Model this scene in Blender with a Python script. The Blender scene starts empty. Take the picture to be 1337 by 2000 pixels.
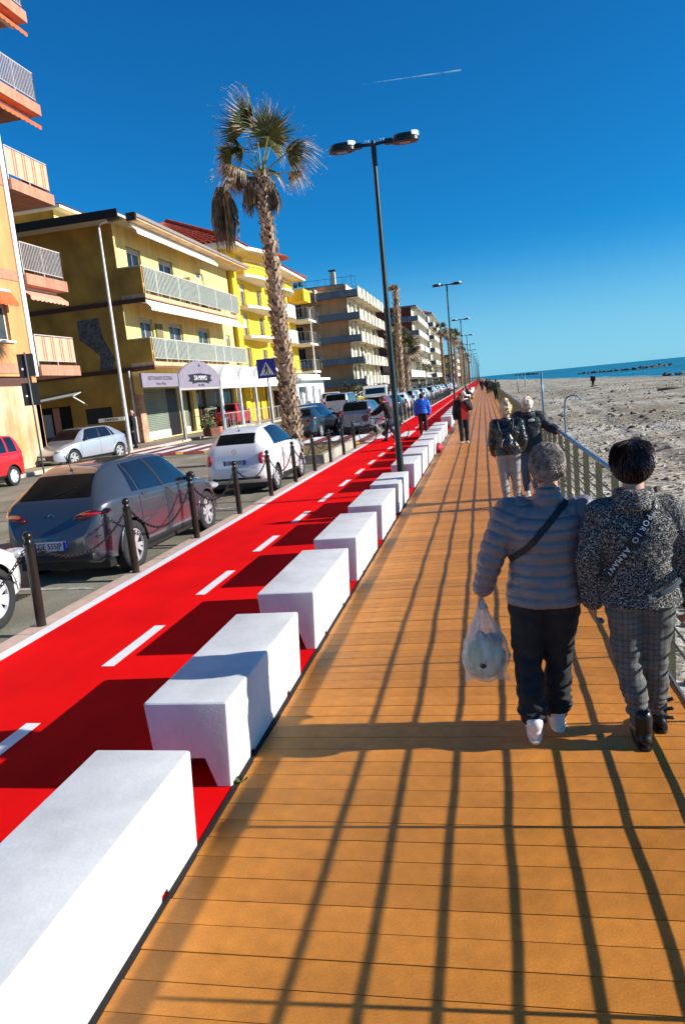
import bpy, bmesh, math, random
import numpy as np
from mathutils import Vector, Matrix, noise as mnoise
random.seed(7)
R = math.radians
scene = bpy.context.scene
col = scene.collection

# ------------------------------------------------------------------ camera, sky, sun, exposure
CAM_H = 2.0
pitch, roll, yaw = R(9.4), R(-5.6), R(11.61)
fwd = Vector((-math.sin(yaw)*math.cos(pitch), math.cos(yaw)*math.cos(pitch), -math.sin(pitch)))
rt = Vector((math.cos(yaw), math.sin(yaw), 0))
up = rt.cross(fwd)
r2 = math.cos(roll)*rt + math.sin(roll)*up
u2 = -math.sin(roll)*rt + math.cos(roll)*up
cd = bpy.data.cameras.new('camera')
cam = bpy.data.objects.new('camera', cd)
col.objects.link(cam)
M = Matrix.Identity(4)
for i in range(3):
    M[i][0] = r2[i]; M[i][1] = u2[i]; M[i][2] = -fwd[i]
M[2][3] = CAM_H
cam.matrix_world = M
cd.sensor_fit = 'VERTICAL'; cd.sensor_height = 24; cd.lens = 24*1432/2000
cd.clip_start = 0.05; cd.clip_end = 30000
scene.camera = cam

SUN_EL, SUN_AZ = R(23.1), R(87.9)          # azimuth measured from +Y towards +X
world = bpy.data.worlds.new('World'); scene.world = world; world.use_nodes = True
nt = world.node_tree
sky = nt.nodes.new('ShaderNodeTexSky'); sky.sky_type = 'NISHITA'; sky.sun_disc = False
sky.sun_elevation = SUN_EL; sky.sun_rotation = SUN_AZ
sky.altitude = 0; sky.air_density = 1.0; sky.dust_density = 0.15; sky.ozone_density = 4.0
hs = nt.nodes.new('ShaderNodeMix'); hs.data_type = 'RGBA'; hs.blend_type = 'MULTIPLY'; hs.inputs[0].default_value = 1; hs.inputs[7].default_value = (.11, 1.12, 1.80, 1)
nt.links.new(sky.outputs[0], hs.inputs[6])
bg = nt.nodes['Background']; bg.inputs['Strength'].default_value = 0.05
# pale blue band of air along the whole horizon
gc = nt.nodes.new('ShaderNodeTexCoord'); sx = nt.nodes.new('ShaderNodeSeparateXYZ'); nt.links.new(gc.outputs['Generated'], sx.inputs[0])
hm = nt.nodes.new('ShaderNodeMapRange'); hm.interpolation_type = 'SMOOTHERSTEP'
hm.inputs[1].default_value = -.02; hm.inputs[2].default_value = .20; hm.inputs[3].default_value = .75; hm.inputs[4].default_value = 0
nt.links.new(sx.outputs[2], hm.inputs[0])
hx = nt.nodes.new('ShaderNodeMix'); hx.data_type = 'RGBA'; hx.inputs[7].default_value = (4.2, 9.0, 12.2, 1)
nt.links.new(hm.outputs[0], hx.inputs[0]); nt.links.new(hs.outputs[2], hx.inputs[6])
nt.links.new(hx.outputs[2], bg.inputs['Color'])
sl = bpy.data.lights.new('sun', 'SUN'); sl.energy = 5.0; sl.angle = R(0.4); sl.color = (1, .955, .88)
sun = bpy.data.objects.new('sun', sl); col.objects.link(sun)
sd = Vector((math.cos(SUN_EL)*math.sin(SUN_AZ), math.cos(SUN_EL)*math.cos(SUN_AZ), math.sin(SUN_EL)))
sun.rotation_euler = sd.to_track_quat('Z', 'Y').to_euler()
scene.view_settings.view_transform = 'Standard'; scene.view_settings.look = 'None'
scene.view_settings.exposure = 0.62; scene.view_settings.gamma = 1
scene.render.engine = 'CYCLES'

# ------------------------------------------------------------------ materials
MATS = {}
def mat(name, c, rough=.6, metal=0., var=.12, scale=6., bump=0., bscale=None, spec=.5, coat=0., c2=None, detail=5., trans=0., fine=None):
    if name in MATS: return MATS[name]
    m = bpy.data.materials.new(name); m.use_nodes = True
    n = m.node_tree; b = n.nodes['Principled BSDF']; L = n.links
    b.inputs['Roughness'].default_value = rough; b.inputs['Metallic'].default_value = metal
    b.inputs['Specular IOR Level'].default_value = spec
    b.inputs['Coat Weight'].default_value = coat; b.inputs['Coat Roughness'].default_value = .04
    if trans: b.inputs['Transmission Weight'].default_value = trans
    tc = n.nodes.new('ShaderNodeTexCoord')
    nz = n.nodes.new('ShaderNodeTexNoise'); nz.inputs['Scale'].default_value = scale; nz.inputs['Detail'].default_value = detail
    L.new(tc.outputs['Object'], nz.inputs['Vector'])
    mx = n.nodes.new('ShaderNodeMix'); mx.data_type = 'RGBA'
    a = c2 if c2 else tuple(max(0, x*(1-var*1.6)) for x in c)
    mx.inputs[6].default_value = (*a, 1); mx.inputs[7].default_value = (*(min(1, x*(1+(0 if c2 else var*.6))) for x in c), 1)
    mr = n.nodes.new('ShaderNodeMapRange'); mr.inputs[1].default_value = .3; mr.inputs[2].default_value = .7
    L.new(nz.outputs[0], mr.inputs[0]); L.new(mr.outputs[0], mx.inputs[0])
    out = mx.outputs[2]
    if fine:
        n2 = n.nodes.new('ShaderNodeTexNoise'); n2.inputs['Scale'].default_value = fine[0]; n2.inputs['Detail'].default_value = 2
        L.new(tc.outputs['Object'], n2.inputs['Vector'])
        m2 = n.nodes.new('ShaderNodeMapRange'); m2.inputs[1].default_value = .3; m2.inputs[2].default_value = .7
        m2.inputs[3].default_value = 1-fine[1]; m2.inputs[4].default_value = 1+fine[1]
        L.new(n2.outputs[0], m2.inputs[0])
        mm = n.nodes.new('ShaderNodeVectorMath'); mm.operation = 'SCALE'
        L.new(out, mm.inputs[0]); L.new(m2.outputs[0], mm.inputs['Scale']); out = mm.outputs[0]
    L.new(out, b.inputs['Base Color'])
    if bump:
        bn = n.nodes.new('ShaderNodeTexNoise'); bn.inputs['Scale'].default_value = bscale or scale*6; bn.inputs['Detail'].default_value = 4
        L.new(tc.outputs['Object'], bn.inputs['Vector'])
        bp = n.nodes.new('ShaderNodeBump'); bp.inputs['Strength'].default_value = bump; bp.inputs['Distance'].default_value = .02
        L.new(bn.outputs[0], bp.inputs['Height']); L.new(bp.outputs[0], b.inputs['Normal'])
    m['bsdf'] = 1
    MATS[name] = m
    return m

def glass(name='window_glass', c=(.012, .016, .02), rough=.03, coat=.0):
    return mat(name, c, rough=rough, var=.3, scale=1.5, spec=.45+coat, coat=coat)

# deck planks: grain grooves along X, slight tone per object
def deck_mat():
    m = mat('deck_plank_wood', (.70, .262, .040), rough=.42, spec=.25, var=.12, scale=9, fine=(140, .13))
    n = m.node_tree; L = n.links; b = n.nodes['Principled BSDF']
    oi = n.nodes.new('ShaderNodeObjectInfo'); mr = n.nodes.new('ShaderNodeMapRange')
    mr.inputs[3].default_value = .86; mr.inputs[4].default_value = 1.10
    L.new(oi.outputs['Random'], mr.inputs[0])
    src = b.inputs['Base Color'].links[0].from_socket
    vm = n.nodes.new('ShaderNodeVectorMath'); vm.operation = 'SCALE'
    L.new(src, vm.inputs[0]); L.new(mr.outputs[0], vm.inputs['Scale'])
    # dirt streaks
    tc = n.nodes.new('ShaderNodeNewGeometry')
    nz = n.nodes.new('ShaderNodeTexNoise'); nz.inputs['Scale'].default_value = 2.2; nz.inputs['Detail'].default_value = 7; nz.inputs['Roughness'].default_value=.65
    L.new(tc.outputs['Position'], nz.inputs['Vector'])
    m3 = n.nodes.new('ShaderNodeMapRange'); m3.inputs[1].default_value = .35; m3.inputs[2].default_value = .62; m3.inputs[3].default_value = .88; m3.inputs[4].default_value = 1.04
    L.new(nz.outputs[0], m3.inputs[0])
    v2 = n.nodes.new('ShaderNodeVectorMath'); v2.operation = 'SCALE'
    L.new(vm.outputs[0], v2.inputs[0]); L.new(m3.outputs[0], v2.inputs['Scale'])
    L.new(v2.outputs[0], b.inputs['Base Color'])
    wv = n.nodes.new('ShaderNodeTexWave'); wv.bands_direction = 'Y'; wv.inputs['Scale'].default_value = 62; wv.inputs['Distortion'].default_value = .6
    wv.inputs['Detail'].default_value = 1
    L.new(tc.outputs['Position'], wv.inputs['Vector'])
    bp = n.nodes.new('ShaderNodeBump'); bp.inputs['Strength'].default_value = .55; bp.inputs['Distance'].default_value = .003
    L.new(wv.outputs[0], bp.inputs['Height']); L.new(bp.outputs[0], b.inputs['Normal'])
    return m

def speckle_mat(name, a, b_, scale, lo=.42, hi=.58, rough=.9, bump=.6, c3=None):
    m = bpy.data.materials.new(name); m.use_nodes = True
    n = m.node_tree; b = n.nodes['Principled BSDF']; L = n.links
    b.inputs['Roughness'].default_value = rough; b.inputs['Specular IOR Level'].default_value = .25
    tc = n.nodes.new('ShaderNodeTexCoord'); nz = n.nodes.new('ShaderNodeTexNoise')
    nz.inputs['Scale'].default_value = scale; nz.inputs['Detail'].default_value = 3; nz.inputs['Distortion'].default_value = 1.2
    L.new(tc.outputs['Object'], nz.inputs['Vector'])
    cr = n.nodes.new('ShaderNodeValToRGB')
    cr.color_ramp.elements[0].position = lo; cr.color_ramp.elements[0].color = (*a, 1)
    cr.color_ramp.elements[1].position = hi; cr.color_ramp.elements[1].color = (*b_, 1)
    if c3:
        e = cr.color_ramp.elements.new((lo+hi)/2); e.color = (*c3, 1)
    L.new(nz.outputs[0], cr.inputs[0]); L.new(cr.outputs[0], b.inputs['Base Color'])
    bp = n.nodes.new('ShaderNodeBump'); bp.inputs['Strength'].default_value = bump; bp.inputs['Distance'].default_value = .006
    L.new(nz.outputs[0], bp.inputs['Height']); L.new(bp.outputs[0], b.inputs['Normal'])
    MATS[name] = m
    return m

# ------------------------------------------------------------------ mesh helpers
class MB:
    def __init__(s): s.v = []; s.f = []
    def add(s, vs, fs):
        o = len(s.v); s.v += [tuple(p) for p in vs]; s.f += [tuple(i+o for i in f) for f in fs]; return s
    def box(s, x0, x1, y0, y1, z0, z1):
        if x0 > x1: x0, x1 = x1, x0
        if y0 > y1: y0, y1 = y1, y0
        if z0 > z1: z0, z1 = z1, z0
        return s.add([(x0,y0,z0),(x1,y0,z0),(x1,y1,z0),(x0,y1,z0),(x0,y0,z1),(x1,y0,z1),(x1,y1,z1),(x0,y1,z1)],
                     [(0,3,2,1),(4,5,6,7),(0,1,5,4),(1,2,6,5),(2,3,7,6),(3,0,4,7)])
    def obox(s, c, sx, sy, sz, rot=None):
        m = rot or Matrix.Identity(3)
        c = Vector(c); vs = []
        for z in (-1,1):
            for x, y in ((-1,-1),(1,-1),(1,1),(-1,1)):
                vs.append(c + m @ Vector((x*sx/2, y*sy/2, z*sz/2)))
        return s.add(vs, [(0,3,2,1),(4,5,6,7),(0,1,5,4),(1,2,6,5),(2,3,7,6),(3,0,4,7)])
    def tube(s, pts, rad, n=8, cap=True, closed=False):
        pts = [Vector(p) for p in pts]
        if not isinstance(rad, (list, tuple)): rad = [rad]*len(pts)
        N = len(pts); rings = []; prev = None
        for i, p in enumerate(pts):
            if closed: d = pts[(i+1) % N]-pts[i-1]
            else: d = (pts[min(i+1, N-1)]-pts[max(i-1, 0)])
            d.normalize()
            if prev is None:
                a = Vector((0,0,1)) if abs(d.z) < .9 else Vector((1,0,0))
                u = d.cross(a).normalized()
            else:
                u = (prev - d*prev.dot(d)).normalized()
            prev = u; w = d.cross(u)
            rings.append([p + (u*math.cos(2*math.pi*k/n) + w*math.sin(2*math.pi*k/n))*rad[i] for k in range(n)])
        vs = [q for r in rings for q in r]; fs = []
        for i in range(N if closed else N-1):
            j = (i+1) % N
            for k in range(n):
                fs.append((i*n+k, i*n+(k+1) % n, j*n+(k+1) % n, j*n+k))
        if cap and not closed:
            fs.append(tuple(range(n-1, -1, -1))); fs.append(tuple((N-1)*n+k for k in range(n)))
        return s.add(vs, fs)
    def cyl(s, c, r, z0, z1, n=16, r1=None):
        return s.tube([(c[0],c[1],z0),(c[0],c[1],z1)], [r, r if r1 is None else r1], n)
    def lathe(s, prof, c=(0,0,0), n=20):
        vs = []; fs = []
        for r, z in prof:
            for k in range(n):
                a = 2*math.pi*k/n; vs.append((c[0]+r*math.cos(a), c[1]+r*math.sin(a), c[2]+z))
        for i in range(len(prof)-1):
            for k in range(n): fs.append((i*n+k, i*n+(k+1) % n, (i+1)*n+(k+1) % n, (i+1)*n+k))
        fs.append(tuple(range(n-1,-1,-1))); fs.append(tuple((len(prof)-1)*n+k for k in range(n)))
        return s.add(vs, fs)
    def ell(s, c, rx, ry, rz, rot=None, nu=14, nv=9):
        m = rot or Matrix.Identity(3); c = Vector(c)
        vs = [c + m @ Vector((0,0,-rz))]; fs = []
        for i in range(1, nv):
            t = -math.pi/2+math.pi*i/nv
            for k in range(nu):
                a = 2*math.pi*k/nu
                vs.append(c + m @ Vector((rx*math.cos(t)*math.cos(a), ry*math.cos(t)*math.sin(a), rz*math.sin(t))))
        vs.append(c + m @ Vector((0,0,rz)))
        for k in range(nu): fs.append((0, 1+(k+1) % nu, 1+k))
        for i in range(nv-2):
            for k in range(nu):
                a = 1+i*nu+k; b = 1+i*nu+(k+1) % nu
                fs.append((a, b, b+nu, a+nu))
        t = len(vs)-1
        for k in range(nu): fs.append((t, 1+(nv-2)*nu+k, 1+(nv-2)*nu+(k+1) % nu))
        return s.add(vs, fs)
    def capsule(s, a, b, ra, rb, n=12):
        a = Vector(a); b = Vector(b); d = b-a; L = d.length
        if L < 1e-6: return s.ell(a, ra, ra, ra)
        q = d.to_track_quat('Z', 'Y').to_matrix()
        rings = []
        for i in range(1, 5):
            t = -math.pi/2+math.pi/2*i/4; rings.append((ra*math.cos(t), ra*math.sin(t)))
        for i in range(0, 4):
            t = math.pi/2*i/4; rings.append((rb*math.cos(t), L+rb*math.sin(t)))
        vs = [a + q @ Vector((0,0,-ra))]; fs = []
        for r, z in rings:
            for k in range(n):
                an = 2*math.pi*k/n; vs.append(a + q @ Vector((r*math.cos(an), r*math.sin(an), z)))
        vs.append(a + q @ Vector((0,0,L+rb)))
        for k in range(n): fs.append((0, 1+(k+1) % n, 1+k))
        for i in range(len(rings)-1):
            for k in range(n):
                x = 1+i*n+k; y = 1+i*n+(k+1) % n; fs.append((x, y, y+n, x+n))
        t = len(vs)-1
        for k in range(n): fs.append((t, 1+(len(rings)-1)*n+k, 1+(len(rings)-1)*n+(k+1) % n))
        return s.add(vs, fs)
    def limb(s, pts, rad):
        for i in range(len(pts)-1): s.capsule(pts[i], pts[i+1], rad[i], rad[i+1])
        return s
    def loft(s, secs, n=24, pw=2.0):
        # secs: (cx,cy,z,rx,ry)
        vs = []; fs = []
        for cx, cy, z, rx, ry in secs:
            for k in range(n):
                a = 2*math.pi*k/n; ca, sa = math.cos(a), math.sin(a)
                f = (abs(ca)**pw+abs(sa)**pw)**(-1/pw)
                vs.append((cx+rx*ca*f, cy+ry*sa*f, z))
        for i in range(len(secs)-1):
            for k in range(n): fs.append((i*n+k, i*n+(k+1) % n, (i+1)*n+(k+1) % n, (i+1)*n+k))
        fs.append(tuple(range(n-1,-1,-1))); fs.append(tuple((len(secs)-1)*n+k for k in range(n)))
        return s.add(vs, fs)
    def prism(s, poly, axis, t0, t1):
        # poly: list of 2D pts; axis 'x': (t,a,b); 'y': (a,t,b); 'z': (a,b,t)
        def P(a, b, t): return {'x':(t,a,b),'y':(a,t,b),'z':(a,b,t)}[axis]
        n = len(poly)
        vs = [P(a,b,t0) for a,b in poly]+[P(a,b,t1) for a,b in poly]
        fs = [tuple(range(n)), tuple(range(2*n-1, n-1, -1))]
        for k in range(n): fs.append((k, (k+1) % n, n+(k+1) % n, n+k))
        return s.add(vs, fs)
    def quad(s, a, b, c, d): return s.add([a,b,c,d], [(0,1,2,3)])
    def mesh(s, name, m=None, smooth=False, fix=False):
        me = bpy.data.meshes.new(name); me.from_pydata([tuple(p) for p in s.v], [], s.f)
        if fix:
            bm = bmesh.new(); bm.from_mesh(me); bmesh.ops.recalc_face_normals(bm, faces=bm.faces); bm.to_mesh(me); bm.free()
        if m: me.materials.append(m)
        if smooth: me.polygons.foreach_set('use_smooth', [True]*len(me.polygons))
        me.update()
        return me
    def build(s, name, m, parent=None, smooth=False, loc=None, rz=0, fix=False):
        return link(name, s.mesh(name, m, smooth, fix), parent, loc, rz)

def link(name, me, parent=None, loc=None, rz=0):
    o = bpy.data.objects.new(name, me); col.objects.link(o)
    if parent: o.parent = parent
    if loc: o.location = loc
    if rz: o.rotation_euler.z = rz
    return o
def tag(o, label=None, cat=None, group=None, kind=None):
    if label: o['label'] = label
    if cat: o['category'] = cat
    if group: o['group'] = group
    if kind: o['kind'] = kind
    return o
def thing(name, label, cat, loc=(0,0,0), rz=0, group=None):
    o = bpy.data.objects.new(name, None); col.objects.link(o); o.location = loc; o.rotation_euler.z = rz
    o.empty_display_size = .2
    return tag(o, label, cat, group)
WT = []
def thingw(name, label, cat, loc, group=None):
    o = thing(name, label, cat, loc, 0, group); WT.append(o); return o   # its parts are written in world coordinates
def settle():
    for r in WT:
        for c in r.children: c.matrix_parent_inverse = Matrix.Translation(-Vector(r.location))
def struct(o): o['kind'] = 'structure'; return o
def stuff(o): o['kind'] = 'stuff'; return o
CH = {}
def copy_tree(o, parent=None, depth=0):
    c = o.copy(); col.objects.link(c); c.parent = parent
    for ch in list(o.children): copy_tree(ch, c, depth+1)
    return c
def bevel(o, w=.02, seg=2):
    b = o.modifiers.new('bevel', 'BEVEL'); b.width = w; b.segments = seg; b.limit_method = 'ANGLE'; b.angle_limit = R(40)
    return o
def smooth_ang(o, a=35):
    me = o.data; me.polygons.foreach_set('use_smooth', [True]*len(me.polygons))
    me.set_sharp_from_angle(angle=R(a)) if hasattr(me, 'set_sharp_from_angle') else None
    return o
def text(s, size, m, parent, loc, rot, name='lettering', ext=.002, font_w=1.0, align='CENTER'):
    cu = bpy.data.curves.new('t', 'FONT'); cu.body = s; cu.size = size; cu.extrude = ext; cu.align_x = align; cu.align_y = 'CENTER'
    cu.resolution_u = 2
    to = bpy.data.objects.new('t', cu); col.objects.link(to)
    bpy.context.view_layer.update()
    me = bpy.data.meshes.new_from_object(to.evaluated_get(bpy.context.evaluated_depsgraph_get()))
    bpy.data.objects.remove(to); bpy.data.curves.remove(cu)
    me.materials.clear(); me.materials.append(m)
    if font_w != 1: me.transform(Matrix.Diagonal((font_w,1,1,1)))
    o = link(name, me, parent); o.location = loc
    o.rotation_euler = rot
    return o
RX = (R(90), 0, R(90))      # text facing +X
RY = (R(90), 0, 0)          # text facing -Y

# remeshed continuous surface
def blob(mb, name, m, parent, voxel=.01, sm=3, disp=None, decim=None):
    me = mb.mesh('tmp'); o = bpy.data.objects.new('tmp', me); col.objects.link(o)
    md = o.modifiers.new('r', 'REMESH'); md.mode = 'VOXEL'; md.voxel_size = voxel; md.use_smooth_shade = True
    bpy.context.view_layer.update()
    ev = bpy.data.meshes.new_from_object(o.evaluated_get(bpy.context.evaluated_depsgraph_get()))
    bpy.data.objects.remove(o); bpy.data.meshes.remove(me)
    nv = len(ev.vertices); co = np.empty(nv*3); ev.vertices.foreach_get('co', co); co = co.reshape(-1, 3)
    ed = np.empty(len(ev.edges)*2, dtype=np.int32); ev.edges.foreach_get('vertices', ed); ed = ed.reshape(-1, 2)
    deg = np.bincount(ed.ravel(), minlength=nv).astype(float)[:, None]
    for it in range(sm):
        s = np.zeros_like(co); np.add.at(s, ed[:, 0], co[ed[:, 1]]); np.add.at(s, ed[:, 1], co[ed[:, 0]])
        co = co*.4 + .6*s/np.maximum(deg, 1)
    ev.vertices.foreach_set('co', co.ravel()); ev.update()
    if disp:
        no = np.empty(nv*3); ev.vertices.foreach_get('normal', no); no = no.reshape(-1, 3)
        co = co + no*disp(co)[:, None]
        ev.vertices.foreach_set('co', co.ravel()); ev.update()
    ev.name = name; ev.materials.clear(); ev.materials.append(m)
    ev.polygons.foreach_set('use_smooth', [True]*len(ev.polygons))
    return link(name, ev, parent)
def vnoise(co, sc, off=0.):
    return np.array([mnoise.noise(Vector((p[0]*sc+off, p[1]*sc+off, p[2]*sc-off))) for p in co])

def grime(m, lo=.8, sc=(1.2,1.2,.12), scale=1.6, hi=1.06):
    """streaks and patches of dirt that run down a wall"""
    n = m.node_tree; b = n.nodes['Principled BSDF']; src = b.inputs['Base Color'].links[0].from_socket
    g_ = n.nodes.new('ShaderNodeNewGeometry'); mp = n.nodes.new('ShaderNodeMapping'); mp.inputs['Scale'].default_value = sc
    nz = n.nodes.new('ShaderNodeTexNoise'); nz.inputs['Scale'].default_value = scale; nz.inputs['Detail'].default_value = 8; nz.inputs['Roughness'].default_value = .7
    n.links.new(g_.outputs['Position'], mp.inputs[0]); n.links.new(mp.outputs[0], nz.inputs['Vector'])
    mr = n.nodes.new('ShaderNodeMapRange'); mr.inputs[1].default_value = .36; mr.inputs[2].default_value = .60; mr.inputs[3].default_value = lo; mr.inputs[4].default_value = hi
    n.links.new(nz.outputs[0], mr.inputs[0]); v = n.nodes.new('ShaderNodeVectorMath'); v.operation = 'SCALE'
    n.links.new(src, v.inputs[0]); n.links.new(mr.outputs[0], v.inputs['Scale']); n.links.new(v.outputs[0], b.inputs['Base Color'])
    return m
# common paints
white_paint = mat('white_paint', (.80,.79,.77), rough=.55, var=.03, scale=3)
dark_metal = mat('dark_metal', (.018,.022,.022), rough=.38, metal=.0, spec=.6, var=.2, scale=10)
black_plastic = mat('black_plastic', (.014,.014,.015), rough=.5, var=.1)
rubber = mat('tyre_rubber', (.018,.018,.018), rough=.85, var=.2, scale=20)
wg = glass(); wgc = glass('car_glass', (.010,.013,.016), .02, .5)
# ------------------------------------------------------------------ ground, deck, lane, kerb, road, beach, sea
Y_END = 420
def ribbon(x0, x1, z0, z1, y0, y1, ny, m, name, nx=1):
    mb = MB(); vs = []; fs = []
    for j in range(ny+1):
        y = y0+(y1-y0)*(j/ny)**1.6
        for i in range(nx+1):
            t = i/nx; vs.append((x0+(x1-x0)*t, y, z0+(z1-z0)*t))
    for j in range(ny):
        for i in range(nx):
            a = j*(nx+1)+i; fs.append((a, a+1, a+nx+2, a+nx+1))
    mb.add(vs, fs); return mb.build(name, m)

# boardwalk
deckm = deck_mat()
base = MB().box(-1.39, 1.03, -1, Y_END, -.5, -.035).build('boardwalk', mat('deck_underlay', (.03,.02,.015), rough=.9)); struct(base)
PW = .14
pm = MB(); g = .0022
pm.box(-1.396, 1.04, -PW/2+g, PW/2-g, -.03, 0)
pmesh = pm.mesh('plank', deckm)
for k in range(300):
    o = link('plank', pmesh, base, (random.uniform(-.004,.004), 1.33+k*PW, random.uniform(-.0008,.0008)))
    o.rotation_euler.z = random.uniform(-.0006,.0006)
rest = MB(); y = 1.33+300*PW
while y < Y_END:
    rest.box(-1.396, 1.04, y-PW/2+g, y+PW/2-g, -.03, 0); y += PW
stuff(rest.build('plank_rows', deckm, base))
edge = MB().box(1.045, 1.06, -1, Y_END, -.12, .012).build('edge_trim', mat('edge_trim_metal', (.45,.45,.44), rough=.4, metal=.8), base)
edge2 = MB().box(-1.425, -1.399, -1, Y_END, -.03, .004).build('edge_strip', mat('edge_strip_dark', (.008,.004,.004), rough=.9), base)

# ground sheets
under = MB().quad((-400,-60,-.75),(1.1,-60,-.75),(1.1,1500,-.75),(-400,1500,-.75)).build('ground', mat('bare_ground', (.2,.18,.14), rough=.95, scale=.5, var=.3)); struct(under)
redm = mat('red_lane_surface', (.86,.004,.005), rough=.9, spec=.05, var=.10, scale=.9, detail=9, bump=.25, bscale=260, fine=(300,.10))
lane = ribbon(-4.2, -1.428, 0, 0, -4, Y_END, 40, redm, 'cycle_lane'); struct(lane)
grime(redm, .88, (1,.25,1), 1.1, 1.03)
lw = mat('lane_white_paint', (.82,.80,.78), rough=.7, var=.06, scale=8, fine=(120,.06))
ribbon(-4.32, -4.19, .004, .004, -4, Y_END, 20, lw, 'edge_line').parent = lane
dm = MB().quad((-.055,-.5,0),(.055,-.5,0),(.055,.5,0),(-.055,.5,0)).mesh('lane_dash', lw)
for k in range(60):
    y = 3.62+2.0*k
    if 27.2 < y < 32.6: continue
    link('lane_dash', dm, lane, (-3.09, y, .004))
# crossing on the lane
crossr = mat('crossing_red_paint', (.22,.035,.025), rough=.85, var=.25, scale=5, fine=(80,.2))
for i, x in enumerate((-4.0,-3.15,-2.3)):
    MB().quad((x-.22,28.4,.006),(x+.22,28.4,.006),(x+.22,31.4,.006),(x-.22,31.4,.006)).build('crossing_bar', lw, lane)
# kerb
kerbm = mat('kerb_stone', (.60,.42,.33), rough=.8, var=.12, scale=7, fine=(90,.1), bump=.1)
kerb = MB().box(-4.52, -4.325, -4, Y_END, -.35, -.012).build('kerb', mat('kerb_bed', (.12,.1,.09), rough=.9)); struct(kerb)
ks = MB().box(-.1, .095, -.497, .497, -.25, 0); ksm = ks.mesh('kerb_stone', kerbm)
for k in range(90):
    o = link('kerb_stone', ksm, kerb, (-4.42, -1.5+k, random.uniform(0,.003)))
stuff(MB().box(-4.52,-4.325,88,Y_END,-.25,.001).build('kerb_run', kerbm, kerb))
# road with cross fall
def rz(x): return -.10 + (-4.5-x)*(.30/13.0)
roadm = mat('asphalt', (.24,.225,.165), rough=.88, var=.22, scale=.8, detail=8, bump=.5, bscale=120, fine=(60,.32))
grime(roadm, .72, (1,.5,1), .5, 1.12)
road = ribbon(-15.2, -4.5, rz(-15.2), rz(-4.5), -12, 900, 60, roadm, 'road', 8); struct(road)
# parking bays: faint lines and cracks
pl = mat('worn_white_paint', (.42,.40,.35), rough=.85, var=.5, scale=9, fine=(50,.3))
for y in (7.9, 13.6, 19.4):
    MB().quad((-7.0,y,rz(-7)+.006),(-4.8,y,rz(-4.8)+.006),(-4.8,y+.1,rz(-4.8)+.006),(-7.0,y+.1,rz(-7)+.006)).build('bay_line', pl, road)
MB().quad((-7.1,-8,rz(-7.1)+.006),(-7.0,-8,rz(-7)+.006),(-7.0,21,rz(-7)+.006),(-7.1,21,rz(-7.1)+.006)).build('bay_line', pl, road)
# thin dark strips across the asphalt
stripm = mat('road_strip', (.03,.028,.025), rough=.7)
for (a, b) in (((-13,14.2),(-7,14.6)),((-12,18.8),(-7.2,19.0)),((-9,10.2),(-4.7,10.1)),((-9.5,23.4),(-5.6,24.6))):
    MB().quad((a[0],a[1],rz(a[0])+.008),(b[0],b[1],rz(b[0])+.008),(b[0],b[1]+.05,rz(b[0])+.008),(a[0],a[1]+.05,rz(a[0])+.008)).build('road_strip', stripm, road)
gr = MB()
for i in range(6): gr.box(-6.0, -5.5, 7.40+i*.055, 7.43+i*.055, rz(-5.7)+.004, rz(-5.7)+.016)
gr.build('drain_grate', mat('drain_iron', (.10,.085,.06), rough=.7, metal=.4), road)
# raised zebra crossing, red ground with white bars and a yellow-black ramp edge
z0x, z1x = -15.0, -4.62
def zq(x0,x1,y0,y1,dz,m,name):
    return MB().add([(x0,y0,rz(x0)+dz),(x1,y0,rz(x1)+dz),(x1,y1,rz(x1)+dz),(x0,y1,rz(x0)+dz)],[(0,1,2,3)]).build(name, m, cz)
cz = struct(MB().add([(z0x,27.6,rz(z0x)+.012),(z1x,27.6,rz(z1x)+.012),(z1x,28.0,rz(z1x)+.08),(z0x,28.0,rz(z0x)+.08),
                (z1x,32.0,rz(z1x)+.08),(z0x,32.0,rz(z0x)+.08),(z1x,32.5,rz(z1x)+.012),(z0x,32.5,rz(z0x)+.012)],
                [(0,1,2,3),(3,2,4,5),(5,4,6,7)]).build('zebra_crossing', crossr))
x = z1x-.35
while x > z0x+.5:
    zq(x-.5, x, 28.05, 31.95, .086, lw, 'crossing_bar'); x -= 1.0
ye = mat('yellow_paint', (.75,.42,.03), rough=.8, var=.2, scale=8)
x = z1x-.1
while x > z0x+.5:
    MB().add([(x-.6,27.62,rz(x)+.022),(x,27.62,rz(x)+.022),(x-.12,27.97,rz(x)+.086),(x-.48,27.97,rz(x)+.086)],[(0,1,2,3)]).build('ramp_mark', ye, cz)
    x -= 1.2
# pavement on the far side
pvm = mat('pavement_slabs', (.33,.27,.19), rough=.85, var=.2, scale=1.2, fine=(25,.12), bump=.1)
pav = struct(ribbon(-19.5, -15.2, .31, .27, -12, 900, 50, pvm, 'pavement', 4))
MB().box(-15.35,-15.2,-12,420,-.1,.275).build('kerb', kerbm, pav)
forecourt = struct(ribbon(-60, -19.5, .32, .305, -12, 900, 20, mat('forecourt_concrete', (.28,.25,.2), rough=.9, var=.2, scale=.7), 'forecourt', 2))
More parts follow.
